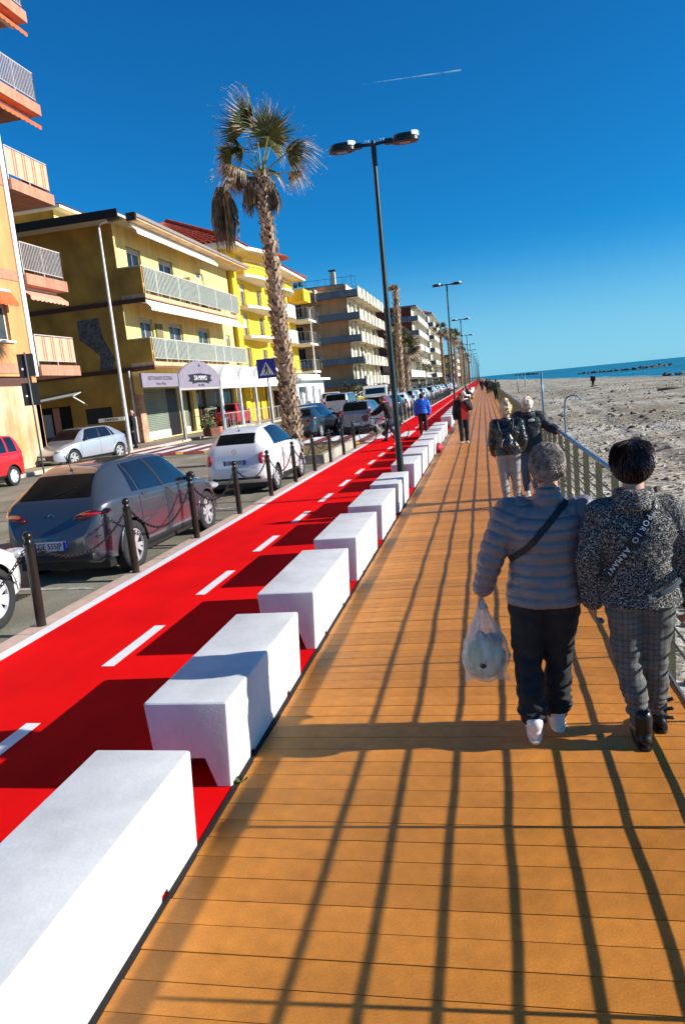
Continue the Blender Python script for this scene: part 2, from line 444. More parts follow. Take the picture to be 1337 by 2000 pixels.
# planter round the palm
plm = mat('planter_concrete', (.42,.38,.30), rough=.9, var=.25, scale=6, bump=.2)
pln = thingw('planter', 'low concrete planter with dry soil round the foot of the big palm', 'planter', (-5.9,23.9,-.1))
b_ = MB()
X0,X1,Ya,Yb = -7.1,-4.75,21.2,26.6
for (a,b2,c,d) in ((X0,X1,Ya,Ya+.16),(X0,X1,Yb-.16,Yb),(X0,X0+.16,Ya+.16,Yb-.16),(X1-.16,X1,Ya+.16,Yb-.16)): b_.box(a,b2,c,d,-.2,.19)
b_.build('rim', plm, pln)
MB().box(X0+.16,X1-.16,Ya+.16,Yb-.16,-.2,.12).build('soil', mat('dry_soil', (.24,.17,.06), rough=.95, var=.5, scale=9, bump=.8, fine=(40,.4)), pln)

# beach
def beach_h(x, y):
    sh = 48-.07*y
    d = sh-x
    h = -1.62 + max(-2.5, min(1.0, d/26.0))*.78
    if d > 2: h += .07*mnoise.noise(Vector((x*.13, y*.09, 1.3)))+.018*mnoise.noise(Vector((x*.6, y*.4, 4.1)))
    # wheel ruts running up the beach
    for c0, sl_ in ((6.35,.045),(5.0,.05)):
        dd = x-(c0+sl_*(y-20))
        h -= .09*math.exp(-(dd/.35)**2)-.04*math.exp(-((dd-.7)/.4)**2)
    if x < 3: h = h*(1-(3-x)/1.9)+(-.82)*((3-x)/1.9) if x > 1.1 else -.82
    return h
mb = MB(); xs = []; x = 1.07
while x < 140: xs.append(x); x += .16+.035*(x-1.07)
ys = []; y = -6
while y < 900: ys.append(y); y += .16+.017*max(0, y+2)
vs = [(x, y, beach_h(x, y)+.010*mnoise.noise(Vector((x*2.3,y*2.3,0)))) for y in ys for x in xs]
n = len(xs); fs = [(j*n+i, j*n+i+1, (j+1)*n+i+1, (j+1)*n+i) for j in range(len(ys)-1) for i in range(n-1)]
mb.add(vs, fs)
bm_ = bpy.data.materials.new('pebble_beach'); bm_.use_nodes = True
nn = bm_.node_tree; bb = nn.nodes['Principled BSDF']; LL = nn.links; bb.inputs['Roughness'].default_value = .95; bb.inputs['Specular IOR Level'].default_value = .2
ge = nn.nodes.new('ShaderNodeNewGeometry')
vo = nn.nodes.new('ShaderNodeTexVoronoi'); vo.inputs['Scale'].default_value = 13
vo2 = nn.nodes.new('ShaderNodeTexVoronoi'); vo2.inputs['Scale'].default_value = 4.5
nz = nn.nodes.new('ShaderNodeTexNoise'); nz.inputs['Scale'].default_value = .16; nz.inputs['Detail'].default_value = 9; nz.inputs['Roughness'].default_value=.65
for t in (vo, vo2, nz): LL.new(ge.outputs['Position'], t.inputs['Vector'])
cr = nn.nodes.new('ShaderNodeValToRGB'); cr.color_ramp.elements[0].color = (.24,.195,.125,1); cr.color_ramp.elements[0].position=.38
cr.color_ramp.elements[1].color = (.46,.42,.345,1); cr.color_ramp.elements[1].position=.62
LL.new(nz.outputs[0], cr.inputs[0])
bw = nn.nodes.new('ShaderNodeRGBToBW'); LL.new(vo.outputs['Color'], bw.inputs[0])
mr = nn.nodes.new('ShaderNodeMapRange'); mr.inputs[3].default_value = .60; mr.inputs[4].default_value = 1.75; mr.inputs[1].default_value=.2; mr.inputs[2].default_value=.8
LL.new(bw.outputs[0], mr.inputs[0])
bw2 = nn.nodes.new('ShaderNodeRGBToBW'); LL.new(vo2.outputs['Color'], bw2.inputs[0])
mr2 = nn.nodes.new('ShaderNodeMapRange'); mr2.inputs[3].default_value = .62; mr2.inputs[4].default_value = 1.28; mr2.inputs[1].default_value=.2; mr2.inputs[2].default_value=.8
LL.new(bw2.outputs[0], mr2.inputs[0])
ml = nn.nodes.new('ShaderNodeMath'); ml.operation='MULTIPLY'; LL.new(mr.outputs[0], ml.inputs[0]); LL.new(mr2.outputs[0], ml.inputs[1])
vm = nn.nodes.new('ShaderNodeVectorMath'); vm.operation='SCALE'; LL.new(cr.outputs[0], vm.inputs[0]); LL.new(ml.outputs[0], vm.inputs['Scale'])
LL.new(vm.outputs[0], bb.inputs['Base Color'])
bp = nn.nodes.new('ShaderNodeBump'); bp.inputs['Strength'].default_value = 1; bp.inputs['Distance'].default_value = .06
LL.new(ml.outputs[0], bp.inputs['Height']); LL.new(bp.outputs[0], bb.inputs['Normal'])
beach = struct(mb.build('beach', bm_, smooth=True))
# loose stones on the beach (uncountable)
def stone_v(rng):
    vs = []
    for i in range(12): pass
ico = bmesh.new(); bmesh.ops.create_icosphere(ico, subdivisions=1, radius=1)
IV = np.array([v.co[:] for v in ico.verts]); IF = [tuple(v.index for v in f.verts) for f in ico.faces]; ico.free()
def stones(cnt, xr, yr, smin, smax, m, name, zf, rng):
    V = []; F = []
    for k in range(cnt):
        u = rng.random(); y = yr[0]+(yr[1]-yr[0])*rng.random()**1.7; x = xr[0]+(xr[1]-xr[0])*rng.random()**1.2
        s = smin+(smax-smin)*rng.random()**3
        a = rng.random()*6.28; q = np.array([[math.cos(a),-math.sin(a),0],[math.sin(a),math.cos(a),0],[0,0,1]])
        P = (IV*(1+.22*rng.standard_normal(IV.shape)))*[s, s*rng.uniform(.6,1), s*rng.uniform(.4,.7)]@q.T + [x, y, zf(x, y)+s*.22]
        o = len(V)*12; V.append(P); F += [tuple(i+o for i in f) for f in IF]
    me = bpy.data.meshes.new(name); me.from_pydata(np.concatenate(V).tolist(), [], F); me.materials.append(m)
    return stuff(link(name, me))
rng = np.random.default_rng(3)
pm1 = mat('beach_stone', (.55,.50,.41), rough=.9, c2=(.12,.10,.07), scale=5.5, detail=1)
tag(stones(14000, (1.12, 16), (1.5, 42), .012, .075, pm1, 'pebbles', beach_h, rng), 'grey and buff pebbles covering the beach beside the railing', 'pebbles')
tag(stones(2500, (2, 60), (25, 220), .05, .16, pm1, 'stones', beach_h, rng), 'scattered larger stones far out on the pebble beach', 'stones')

tag(stones(1500, (2.5, 45), (14, 120), .05, .17, mat('beach_debris', (.10,.085,.06), rough=.95, var=.4, scale=2), 'debris', beach_h, rng), 'dark seaweed and wood debris scattered over the pebble beach', 'debris')
# sea
sm = mat('sea_water', (.006,.22,.33), rough=.5, var=.25, scale=.02, spec=.3)
n = sm.node_tree; b = n.nodes['Principled BSDF']
ge = n.nodes.new('ShaderNodeNewGeometry'); nz = n.nodes.new('ShaderNodeTexNoise'); nz.inputs['Scale'].default_value=.5; nz.inputs['Detail'].default_value=6
mp = n.nodes.new('ShaderNodeMapping'); mp.inputs['Scale'].default_value=(.5,.2,1)
n.links.new(ge.outputs['Position'], mp.inputs[0]); n.links.new(mp.outputs[0], nz.inputs['Vector'])
bp = n.nodes.new('ShaderNodeBump'); bp.inputs['Strength'].default_value=.8; bp.inputs['Distance'].default_value=.5
n.links.new(nz.outputs[0], bp.inputs['Height']); n.links.new(bp.outputs[0], b.inputs['Normal'])
struct(MB().quad((-2500,-400,-1.62),(14000,-400,-1.62),(14000,14000,-1.62),(-2500,14000,-1.62)).build('sea', sm))
# land carries on behind the promenade
struct(MB().quad((-3000,900,-1.2),(-12,900,-1.2),(-260,2600,-1.2),(-3000,2600,-1.2)).build('land', mat('far_land', (.1,.11,.07), rough=.95)))
# foam line
fm = mat('sea_foam', (.75,.78,.8), rough=.8, var=.2, scale=3)
fv = []; ff = []
for k in range(140):
    y = 60+k*4.5; sh = 48-.07*y; w = .5+.6*abs(mnoise.noise(Vector((y*.05,0,2))))*2; off = 1.6*mnoise.noise(Vector((y*.03,5,0)))
    fv += [(sh+2.2+off,y,-1.605),(sh+2.2+off+w,y,-1.605)]
for k in range(139): ff.append((2*k,2*k+1,2*k+3,2*k+2))
o = MB().add(fv, ff).build('foam', fm); stuff(o); tag(o, 'thin white foam line along the shore', 'foam')
# breakwaters of boulders
rockm = mat('boulder_rock', (.13,.12,.105), rough=.9, c2=(.05,.05,.048), scale=.6, detail=3, bump=.5, bscale=3)
def breakwater(p0, p1, cnt, s, label):
    t = thing('breakwater', label, 'breakwater', (*p0, -1.6)); msh = []
    for i in range(5):
        P = (IV*(1+.2*rng.standard_normal(IV.shape)))
        me = bpy.data.meshes.new('boulder'); me.from_pydata(P.tolist(), [], IF); me.materials.append(rockm); msh.append(me)
    for k in range(cnt):
        u = k/(cnt-1)+rng.uniform(-.3,.3)/cnt
        o = link('boulder', msh[k % 5], t, ((p1[0]-p0[0])*u+rng.uniform(-1,1)*s*.8, (p1[1]-p0[1])*u+rng.uniform(-1,1)*s*.8, rng.uniform(-.2,.35)*s))
        o.scale = (s*rng.uniform(.7,1.2), s*rng.uniform(.7,1.2), s*rng.uniform(.5,.9)); o.rotation_euler = (rng.uniform(0,1), 0, rng.uniform(0,6))
    return t
breakwater((36.8,166),(45,158), 12, .75, 'short heap of boulders at the water edge at the right side of the view')
breakwater((47,386),(67,348), 34, 1.0, 'long dark boulder breakwater lying off the beach')
breakwater((67,349),(95,412), 30, 1.1, 'dark boulder reef running out to sea beyond the long breakwater')
breakwater((47,1100),(60,860), 40, 2.2, 'far boulder spit near the vanishing point of the railing')
# contrail
ct = mat('ice_cloud', (.95,.95,.95), rough=1, var=0)
n = ct.node_tree; b = n.nodes['Principled BSDF']; b.inputs['Alpha'].default_value = .3
tc = n.nodes.new('ShaderNodeTexCoord'); nz = n.nodes.new('ShaderNodeTexNoise'); nz.inputs['Scale'].default_value = .02
n.links.new(tc.outputs['Object'], nz.inputs['Vector'])
mr = n.nodes.new('ShaderNodeMapRange'); mr.inputs[1].default_value=.35; mr.inputs[2].default_value=.7; mr.inputs[3].default_value=.05; mr.inputs[4].default_value=.75
n.links.new(nz.outputs[0], mr.inputs[0]); n.links.new(mr.outputs[0], b.inputs['Alpha'])
A = Vector((-355,2786,1056)); B = Vector((-6,2810,1053))
pts = [A.lerp(B, i/24) for i in range(25)]
tag(MB().tube(pts, [.2+2.6*(i/24) for i in range(25)], 8).build('contrail', ct), 'thin white aeroplane trail high in the blue sky', 'contrail')
# ------------------------------------------------------------------ building helpers
def fac_x(mb, X, y0, y1, z0, z1, ops, dep=.22, sgn=1):
    """wall in plane X facing +X with openings (ya,yb,za,zb) and reveals"""
    ys = sorted({y0, y1, *[o[0] for o in ops], *[o[1] for o in ops]}); zs = sorted({z0, z1, *[o[2] for o in ops], *[o[3] for o in ops]})
    for a, b in zip(ys, ys[1:]):
        for c, d in zip(zs, zs[1:]):
            my, mz = (a+b)/2, (c+d)/2
            if any(o[0] < my < o[1] and o[2] < mz < o[3] for o in ops): continue
            mb.quad((X,a,c),(X,b,c),(X,b,d),(X,a,d))
    for o in ops:
        a, b, c, d = o[:4]; Z = X-dep
        mb.quad((Z,a,c),(X,a,c),(X,a,d),(Z,a,d)); mb.quad((X,b,c),(Z,b,c),(Z,b,d),(X,b,d))
        mb.quad((Z,b,c),(X,b,c),(X,a,c),(Z,a,c)); mb.quad((Z,a,d),(X,a,d),(X,b,d),(Z,b,d))
    return mb
def fac_y(mb, Y, x0, x1, z0, z1, ops, dep=.22):
    """wall in plane Y facing -Y; openings (xa,xb,za,zb)"""
    xs = sorted({x0, x1, *[o[0] for o in ops], *[o[1] for o in ops]}); zs = sorted({z0, z1, *[o[2] for o in ops], *[o[3] for o in ops]})
    for a, b in zip(xs, xs[1:]):
        for c, d in zip(zs, zs[1:]):
            my, mz = (a+b)/2, (c+d)/2
            if any(o[0] < my < o[1] and o[2] < mz < o[3] for o in ops): continue
            mb.quad((a,Y,c),(b,Y,c),(b,Y,d),(a,Y,d))
    for o in ops:
        a, b, c, d = o[:4]; Z = Y+dep
        mb.quad((a,Z,c),(a,Y,c),(a,Y,d),(a,Z,d)); mb.quad((b,Y,c),(b,Z,c),(b,Z,d),(b,Y,d))
        mb.quad((b,Z,c),(b,Y,c),(a,Y,c),(a,Z,c)); mb.quad((a,Z,d),(a,Y,d),(b,Y,d),(b,Z,d))
    return mb
def window(par, ax, pos, a, b, c, d, fm, dep=.16, split=1, gl=None, bar=False, shut=0., sm=None, fw=.055):
    """window part with pane (and blind) as sub-parts. ax 'x': plane x=pos facing +X, a..b along y. ax 'y': facing -Y"""
    mb = MB(); g_ = MB(); s = -1 if ax == 'x' else 1
    p = pos+s*dep
    def bx(m, u0, u1, v0, v1, t0, t1):
        if ax == 'x': m.box(p+t0, p+t1, u0, u1, v0, v1)
        else: m.box(u0, u1, p+t0, p+t1, v0, v1)
    bx(mb, a+.003, a+fw, c+.003, d-.003, -.03, .03); bx(mb, b-fw, b-.003, c+.003, d-.003, -.03, .03)
    bx(mb, a+fw, b-fw, c+.003, c+fw, -.028, .028); bx(mb, a+fw, b-fw, d-fw, d-.003, -.028, .028)
    for i in range(1, split+1):
        if split >= 1 and i <= split-0 and split > 0 and i < split+1 and split != 0:
            u = a+(b-a)*i/(split+1); bx(mb, u-fw*.6, u+fw*.6, c+fw, d-fw, -.026, .026)
    w = mb.build('window', fm, par)
    zt = d-(d-c)*shut
    bx(g_, a+fw, b-fw, c+fw, d-fw, -.008, .004); g_.build('pane', gl or wg, w)
    if shut > 0:
        h = MB(); z = d-.04
        while z > zt:
            bx(h, a+.01, b-.01, z-.045, z, .034, .05); z -= .052
        h.build('roller_blind', sm or shutter_m, w)
    return w
shutter_m = mat('blind_grey', (.50,.48,.42), rough=.6, var=.1)
def railing_bars(mb, x0, y0, x1, y1, z0, z1, sp, r=.011, top=.02):
    L = math.hypot(x1-x0, y1-y0); n = max(2, int(L/sp))
    for i in range(n+1):
        t = i/n; x = x0+(x1-x0)*t; y = y0+(y1-y0)*t
        mb.box(x-r, x+r, y-r, y+r, z0, z1)
def rail_run(par, x0, y0, x1, y1, z0, h, m, sp=.11, r=.011, posts=1.5):
    rot = math.atan2(y1-y0, x1-x0); L = math.hypot(x1-x0, y1-y0)
    mb = MB(); mb.tube([(x0,y0,z0+h),(x1,y1,z0+h)], .022, 6); mb.tube([(x0,y0,z0+.09),(x1,y1,z0+.09)], .016, 6)
    k = max(1, round(L/posts))
    for i in range(k+1):
        t = i/k; mb.tube([(x0+(x1-x0)*t, y0+(y1-y0)*t, z0-.12),(x0+(x1-x0)*t, y0+(y1-y0)*t, z0+h)], .02, 6)
    mb.build('handrail', m, par)
    b = MB(); railing_bars(b, x0, y0, x1, y1, z0+.09, z0+h, sp, r); stuff(b.build('rail_bars', m, par))
def awning(par, x0, y0, y1, z, m, out=.5, drop=.28, scal=.26):
    """half-retracted awning: cassette, short sloping cloth and a scalloped valance, facing +X"""
    c = MB().box(x0, x0+.16, y0, y1, z-.10, z+.05).build('awning_box', white_paint, par)
    zt, xb, zb = z-.02, x0+.16+out, z-.02-drop*.75
    k = max(2, int((y1-y0)/.6)); mb = MB()
    for i in range(k):
        a = y0+(y1-y0)*i/k; b = y0+(y1-y0)*(i+1)/k
        mb.add([(x0+.16,a,zt),(x0+.16,b,zt),(xb,b,zb),(xb,a,zb),(x0+.16,a,zt-.012),(x0+.16,b,zt-.012),(xb,b,zb-.012),(xb,a,zb-.012)],
               [(0,1,2,3),(7,6,5,4),(0,3,7,4),(1,5,6,2),(2,6,7,3)])
    n = int((y1-y0)/scal)
    for i in range(n):
        a = y0+(y1-y0)*i/n; b = y0+(y1-y0)*(i+1)/n
        P = [(a,zb-.012)]+[(a+(b-a)*t, zb-.012-.11-.045*math.sin(math.pi*t)) for t in (0,.25,.5,.75,1)]+[(b,zb-.012)]
        mb.prism(P, 'x', xb-.006, xb+.006)
    return mb.build('awning', m, par)

pale_yellow = mat('render_pale_yellow', (.80,.61,.22), rough=.9, var=.08, scale=.8, bump=.15, bscale=40)
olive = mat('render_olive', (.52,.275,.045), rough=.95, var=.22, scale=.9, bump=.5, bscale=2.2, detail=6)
olive_base = mat('render_maroon_base', (.20,.06,.035), rough=.9, var=.2)
brownband = mat('band_brown', (.10,.035,.02), rough=.85, var=.15)
peach = mat('fascia_peach', (.72,.44,.26), rough=.85, var=.12, scale=2)
cream = mat('cream_paint', (.78,.72,.55), rough=.85, var=.05, scale=1)
cloth_w = mat('awning_cream', (.80,.76,.60), rough=.9, var=.06, scale=3)
balus = mat('balustrade_grey', (.66,.66,.56), rough=.6, var=.1)
mesh_green = mat('windbreak_green', (.20,.23,.16), rough=.85, var=.35, scale=3, fine=(60,.3))
plaster_gray = mat('bare_cement', (.14,.135,.12), rough=.95, var=.35, scale=7, bump=.6, bscale=30)

grime(pale_yellow, .88); grime(olive, .86, (1,1,.5), .9)
grime(peach, .75); grime(cloth_w, .85)
# ---- B1: three-storey yellow house with restaurant below
B1 = thingw('apartment_house', 'three-storey yellow house with dark olive side wall and green-screened balconies', 'building', (-17.5, 35.5, .3))
F1, Yn, Yf = -17.5, 35.5, 52.3
w = MB()
ops = [(36.75,38.4,8.7,10.35),(40.6,42.6,8.7,10.35),(46.3,47.5,7.8,10.3),
       (37.2,38.8,5.1,6.8),(40.9,42.9,5.1,6.8),(45.4,47.4,5.1,6.8),(50.6,51.4,4.7,6.6),
       (36.5,40.9,.38,3.05),(41.6,43.2,.38,2.85),(43.8,50.9,.38,3.0)]
fac_x(w, F1, Yn, Yf, .3, 11.2, ops)
w.build('front_wall', pale_yellow, B1)
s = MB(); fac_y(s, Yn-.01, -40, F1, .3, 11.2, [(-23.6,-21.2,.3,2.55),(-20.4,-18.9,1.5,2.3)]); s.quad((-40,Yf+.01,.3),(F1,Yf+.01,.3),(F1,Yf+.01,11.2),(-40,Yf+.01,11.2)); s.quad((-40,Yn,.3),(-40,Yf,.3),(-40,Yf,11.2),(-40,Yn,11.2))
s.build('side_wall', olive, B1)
MB().box(-39.9,F1-.3,Yn+.3,Yf-.1,.3,11.1).build('core', mat('dark_interior', (.03,.027,.02), rough=.9), B1)
# bands, eaves
MB().box(-30,-16.2,Yn-.07,Yn-.013,7.28,7.5).build('band', brownband, B1)
MB().box(-30,-16.2,Yn-.07,Yn-.013,3.94,4.15).build('band', brownband, B1)
MB().box(-30,-17.45,Yn-.05,Yn-.013,.3,1.0).build('wall_base', olive_base, B1)
MB().box(-40,-16.5,34.3,53.2,11.2,11.32).build('roof', mat('roof_slab', (.60,.52,.36), rough=.9), B1)
MB().box(-40,-16.5,34.24,34.3,11.12,11.52).build('fascia', mat('fascia_dark', (.025,.02,.016), rough=.7), B1)
MB().box(-16.5,-16.1,35.3,53.2,11.2,11.42).build('gutter_board', peach, B1)
MB().box(-16.1,-16.02,35.2,53.2,11.30,11.46).build('gutter', mat('gutter_grey', (.35,.30,.25), rough=.5, metal=.3), B1)
MB().box(-16.5,-16.02,35.14,35.3,11.12,11.48).build('fascia', MATS['fascia_dark'], B1)
awning(B1, -16.75, 35.7, 47.2, 11.1, cloth_w, out=.30, drop=.42, scal=.34)
awning(B1, -16.5, 35.6, 50.2, 7.38, cloth_w, out=.32, drop=.45, scal=.34)
# balconies
for (z, zr, yb) in ((7.5, 9.0, 50.2),(4.15, 5.5, 50.6)):
    MB().box(F1, -16.2, Yn, yb, z, z+.2).build('balcony_slab', peach, B1)
    MB().box(F1+.002, -16.26, Yn-.01, Yn+.09, z+.2, zr+.02).build('balcony_cheek', olive, B1)
    MB().box(F1, -16.24, Yn-.02, Yn+.11, zr+.02, zr+.07).build('coping', cream, B1)
    rail_run(B1, -16.2, Yn+.1, -16.2, yb, z+.28, zr-z-.25, balus, sp=.17, r=.024)
    pn = 9
    for i in range(pn):
        a = Yn+.2+(yb-Yn-.2)*i/pn; b = Yn+.2+(yb-Yn-.2)*(i+1)/pn
        MB().box(-16.25, -16.24, a+.03, b-.03, z+.36, zr-.04).build('windbreak', mesh_green, B1)
    rail_run(B1, -16.2, yb, F1, yb, z+.28, zr-z-.25, balus, sp=.13)
# windows
frm = mat('window_frame_white', (.70,.70,.66), rough=.5, var=.04)
frg = mat('window_frame_grey', (.25,.23,.20), rough=.5, var=.1)
curtain_glass = glass('curtained_glass', (.06,.07,.065), rough=.08)
for o in ops[:3]: window(B1, 'x', F1, *o, frg, gl=wg, shut=.18)
for o in ops[3:7]: window(B1, 'x', F1, *o, frm, gl=curtain_glass, shut=.12)
MB().box(F1+.01,F1+.09,39.0,39.85,4.9,6.6).build('open_shutter', mat('shutter_olive', (.20,.17,.08), rough=.8), B1)
# boxed air conditioner housing on the upper floor
ac = MB().box(F1+.004,-16.9,43.6,45.7,8.9,9.6).build('air_conditioner_hood', pale_yellow, B1)
MB().box(-17.45,-16.95,44.2,45.2,8.2,8.8).build('air_conditioner', mat('ac_white', (.6,.6,.56), rough=.5), B1)
# missing plaster on the side wall
PL = [(-20.1,6.75),(-18.9,6.8),(-18.85,6.0),(-18.6,5.3),(-18.3,4.75),(-18.5,4.15),(-19.2,4.2),(-19.1,4.9),(-19.6,5.4),(-20.1,5.8)]
MB().prism(PL, 'y', Yn-.022, Yn-.012).build('bare_patch', plaster_gray, B1, fix=True)
# side entrance with canopy
MB().add([(-23.9,35.45,2.95),(-20.4,35.45,3.25),(-20.4,34.6,3.05),(-23.9,34.6,2.75),(-23.9,35.45,2.9),(-20.4,35.45,3.2),(-20.4,34.6,3.0),(-23.9,34.6,2.7)],
         [(0,1,2,3),(7,6,5,4),(3,2,6,7),(0,3,7,4),(1,5,6,2)]).build('canopy', mat('canopy_grey', (.55,.54,.47), rough=.6), B1)
MB().tube([(-20.5,34.65,3.0),(-20.2,35.45,2.5)],.03,6).build('canopy_strut', white_paint, B1)
MB().box(-22.15,-21.85,35.3,35.45,.3,2.5).build('door_post', mat('post_salmon', (.62,.25,.15), rough=.8), B1)
MB().box(-23.0,-22.4,35.5,35.56,.3,2.2).build('door', mat('door_grey', (.45,.42,.38), rough=.6), B1)
MB().box(-18.95,-20.35,35.52,35.6,1.52,2.28).build('vent_grille', dark_metal, B1)
MB().tube([(-17.62,35.42,.35),(-17.62,35.42,4.0)],.05,8).build('downpipe', frm, B1)
# pillar of pink stone blocks at the corner
stone = mat('pillar_stone', (.58,.30,.18), rough=.8, var=.25, scale=3, fine=(30,.15), bump=.1)
for k in range(4): MB().box(-17.62,-17.30,35.44,36.1,.3+k*.62,.3+k*.62+.605).build('stone_block', stone, B1)
# roller shutters of the shop
shut_m = mat('roller_shutter', (.27,.31,.24), rough=.5, metal=.2, var=.12, scale=1)
def roller(par, X, y0, y1, z0, z1, m, white=.35):
    mb = MB(); z = z0+white
    while z < z1:
        mb.prism([(X,z),(X+.03,z+.02),(X+.03,z+.075),(X,z+.092)], 'y', y0, y1); z += .095
    # prism with axis y has poly (x,z)
    o = mb.build('roller_shutter', m, par); MB().box(X, X+.05, y0, y1, z0, z0+white-.003).build('shutter_base', white_paint, par); return o
roller(B1, -17.58, 36.55, 39.4, .38, 3.05, shut_m, .4)
roller(B1, -17.58, 45.4, 47.2, .38, 2.9, shut_m, .35)
roller(B1, -17.58, 41.65, 42.3, .38, 2.85, shut_m, .35)
MB().box(-17.6,-17.56,39.45,40.8,.38,3.0).build('dark_door', mat('door_dark', (.012,.012,.014), rough=.4), B1)
window(B1, 'x', F1, 43.85, 45.35, .4, 2.95, mat('wood_frame', (.30,.14,.05), rough=.6), split=1, gl=wg)
for k in range(2): window(B1, 'x', F1, 47.3+k*1.8, 49.0+k*1.8, .4, 2.95, frg, split=1)
# ---- restaurant porch with sign awnings at X=-15
sign_m = mat('sign_mauve', (.235,.20,.25), rough=.75, var=.08, scale=2)
post_m = mat('porch_post_grey', (.40,.38,.38), rough=.6, var=.08)
inkm = mat('sign_black', (.01,.01,.012), rough=.6)
pch = thingw('restaurant_porch', 'mauve restaurant porch with arched sign reading DA MIMMO over shuttered doors', 'porch', (-15.05,38.4,.27))
sb = MB().box(-15.1,-15.0,31.3,35.35,2.98,3.62).build('sign_board', sign_m, pch)
text('RISTORANTE PIZZERIA', .26, inkm, sb, (-14.995,33.3,3.38), RX)
text('Pesce e Pizza', .20, inkm, sb, (-14.995,33.3,3.14), RX)
# arched sign
def arch_poly(y0, y1, z0, zs, rise, n=14):
    return [(y0,z0),(y1,z0)]+[(y1+(y0-y1)*i/n, zs+rise*math.sin(math.pi*i/n)**.8) for i in range(n+1)]
sa = MB().prism(arch_poly(35.45,41.3,2.88,3.55,.75), 'x', -15.1, -15.0).build('arched_sign', sign_m, pch, fix=True)
rb = MB().prism([(36.7,3.22),(37.2,3.18),(37.2,3.08),(37.9,3.15),(38.9,3.15),(39.6,3.08),(39.6,3.18),(40.1,3.22),(39.85,3.38),(40.1,3.56),(39.3,3.60),(38.4,3.64),(37.5,3.60),(36.7,3.56),(36.95,3.38)], 'x', -15.0, -14.985)
rb.build('ribbon', inkm, sa, fix=True)
text('DA MIMMO', .36, white_paint, sa, (-14.98,38.4,3.38), RX)
text('DAL MARE', .2, inkm, sa, (-14.995,38.4,3.0), RX)
MB().add([(-15,38.3,4.0),(-15,38.55,4.0),(-15,38.42,4.2)],[(0,1,2)]).build('emblem', inkm, sa)
pp = MB()
pp.add([(-17.4,31.4+4.2,3.75),(-17.4,41.3,3.75),(-15.05,41.3,3.6),(-15.05,35.6,3.6)],[(0,1,2,3)]).build('porch_roof', cloth_w, pch)
MB().add([(-17.4,35.6,3.72),(-15.05,35.6,3.57),(-15.05,31.4,3.6),(-17.4,35.3,3.75)],[(0,1,2,3)]).build('porch_roof', cloth_w, pch)
for y in (35.4, 41.25): MB().box(-15.1,-14.98,y-.06,y+.06,.27,2.95).build('post', post_m, pch)
MB().box(-15.08,-15.0,35.4,41.3,2.78,2.88).build('beam', post_m, pch)
rr = MB(); rr.tube([(-15.05,36.9,1.35),(-15.05,41.2,1.35)],.02,6)
rr.build('handrail', dark_metal, pch)
# white arched bar veranda
ver = thingw('bar_veranda', 'white bar veranda with round-arched awnings and slim white posts', 'veranda', (-15.05,50,.27))
wcl = mat('awning_white', (.80,.80,.76), rough=.85, var=.05)
edges = [41.5, 44.9, 48.2, 51.6, 55.0, 58.4]
letter = mat('letter_green', (.35,.55,.38), rough=.7)
for k in range(5):
    a, b = edges[k], edges[k+1]
    o = MB().prism(arch_poly(a+.03,b-.03,3.0,3.25,.95), 'x', -15.12, -15.0).build('arched_awning', wcl, ver, fix=True)
    tt = MB(); n = 10
    for i in range(n):
        p0 = (b-.03+(a-b+.06)*i/n, 3.25+.95*math.sin(math.pi*i/n)**.8); p1 = (b-.03+(a-b+.06)*(i+1)/n, 3.25+.95*math.sin(math.pi*(i+1)/n)**.8)
        tt.quad((-15.12,p0[0],p0[1]-.01),(-15.12,p1[0],p1[1]-.01),(-17.4,p1[0],p1[1]+.05),(-17.4,p0[0],p0[1]+.05))
    tt.build('awning_hood', wcl, ver)
    if k == 0: text('Focacceria', .42, letter, o, (-14.995,(a+b)/2,3.35), RX)
    if k in (1, 2): text('Bar', .42, letter, o, (-14.995,(a+b)/2+.4,3.35), RX)
for y in edges: MB().box(-15.14,-14.98,y-.08,y+.08,.27,3.0).build('post', white_paint, ver)
MB().box(-15.1,-15.02,41.5,58.4,2.78,3.0).build('beam', white_paint, ver)
for k in range(1, 5):
    rail_run(ver, -15.06, edges[k-1]+.1, -15.06, edges[k]-.1, .35, .95, mat('veranda_rail', (.45,.42,.38), rough=.5), sp=.42, r=.013, posts=2)
# ---- B0: orange apartment house at the left edge
B0 = thingw('orange_apartment_house', 'tall orange apartment house with striped balcony screens at the left edge', 'building', (-16.3, 20, .3))
orange = mat('render_orange', (.66,.31,.115), rough=.9, var=.10, scale=1.1, bump=.2, bscale=30)
orange_old = mat('render_orange_worn', (.58,.30,.12), rough=.95, var=.16, scale=.9, c2=(.60,.50,.33), bump=.3)
salmon = mat('fascia_salmon', (.52,.24,.145), rough=.85, var=.1)
XF = -16.3
grime(orange, .80); grime(orange_old, .7); grime(salmon, .75)
w = MB(); wops = []
for k in range(6):
    z = 3.95+3.32*k
    wops.append((22.0,24.15,z+1.0 if k != 0 else z+.9,z+2.55))
    wops.append((17.0,19.4,z+.9,z+2.5))
fac_x(w, XF, 10, 25.3, 3.6, 24, wops); w.build('front_wall', orange, B0)
MB().box(XF-.6,XF-.02,10,25.25,.3,3.25).build('ground_floor_wall', orange_old, B0)
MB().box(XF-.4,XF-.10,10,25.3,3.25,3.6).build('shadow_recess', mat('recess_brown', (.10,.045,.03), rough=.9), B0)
MB().box(-30,XF-.7,10,25.0,.3,24).build('core', MATS['dark_interior'], B0)
MB().box(-30,XF-.02,25.0,25.28,.3,24).build('side_wall', orange, B0)
MB().box(XF-.1,XF+.06,25.12,25.36,3.6,24).build('white_pilaster', mat('pilaster_white', (.80,.78,.74), rough=.8, var=.05), B0)
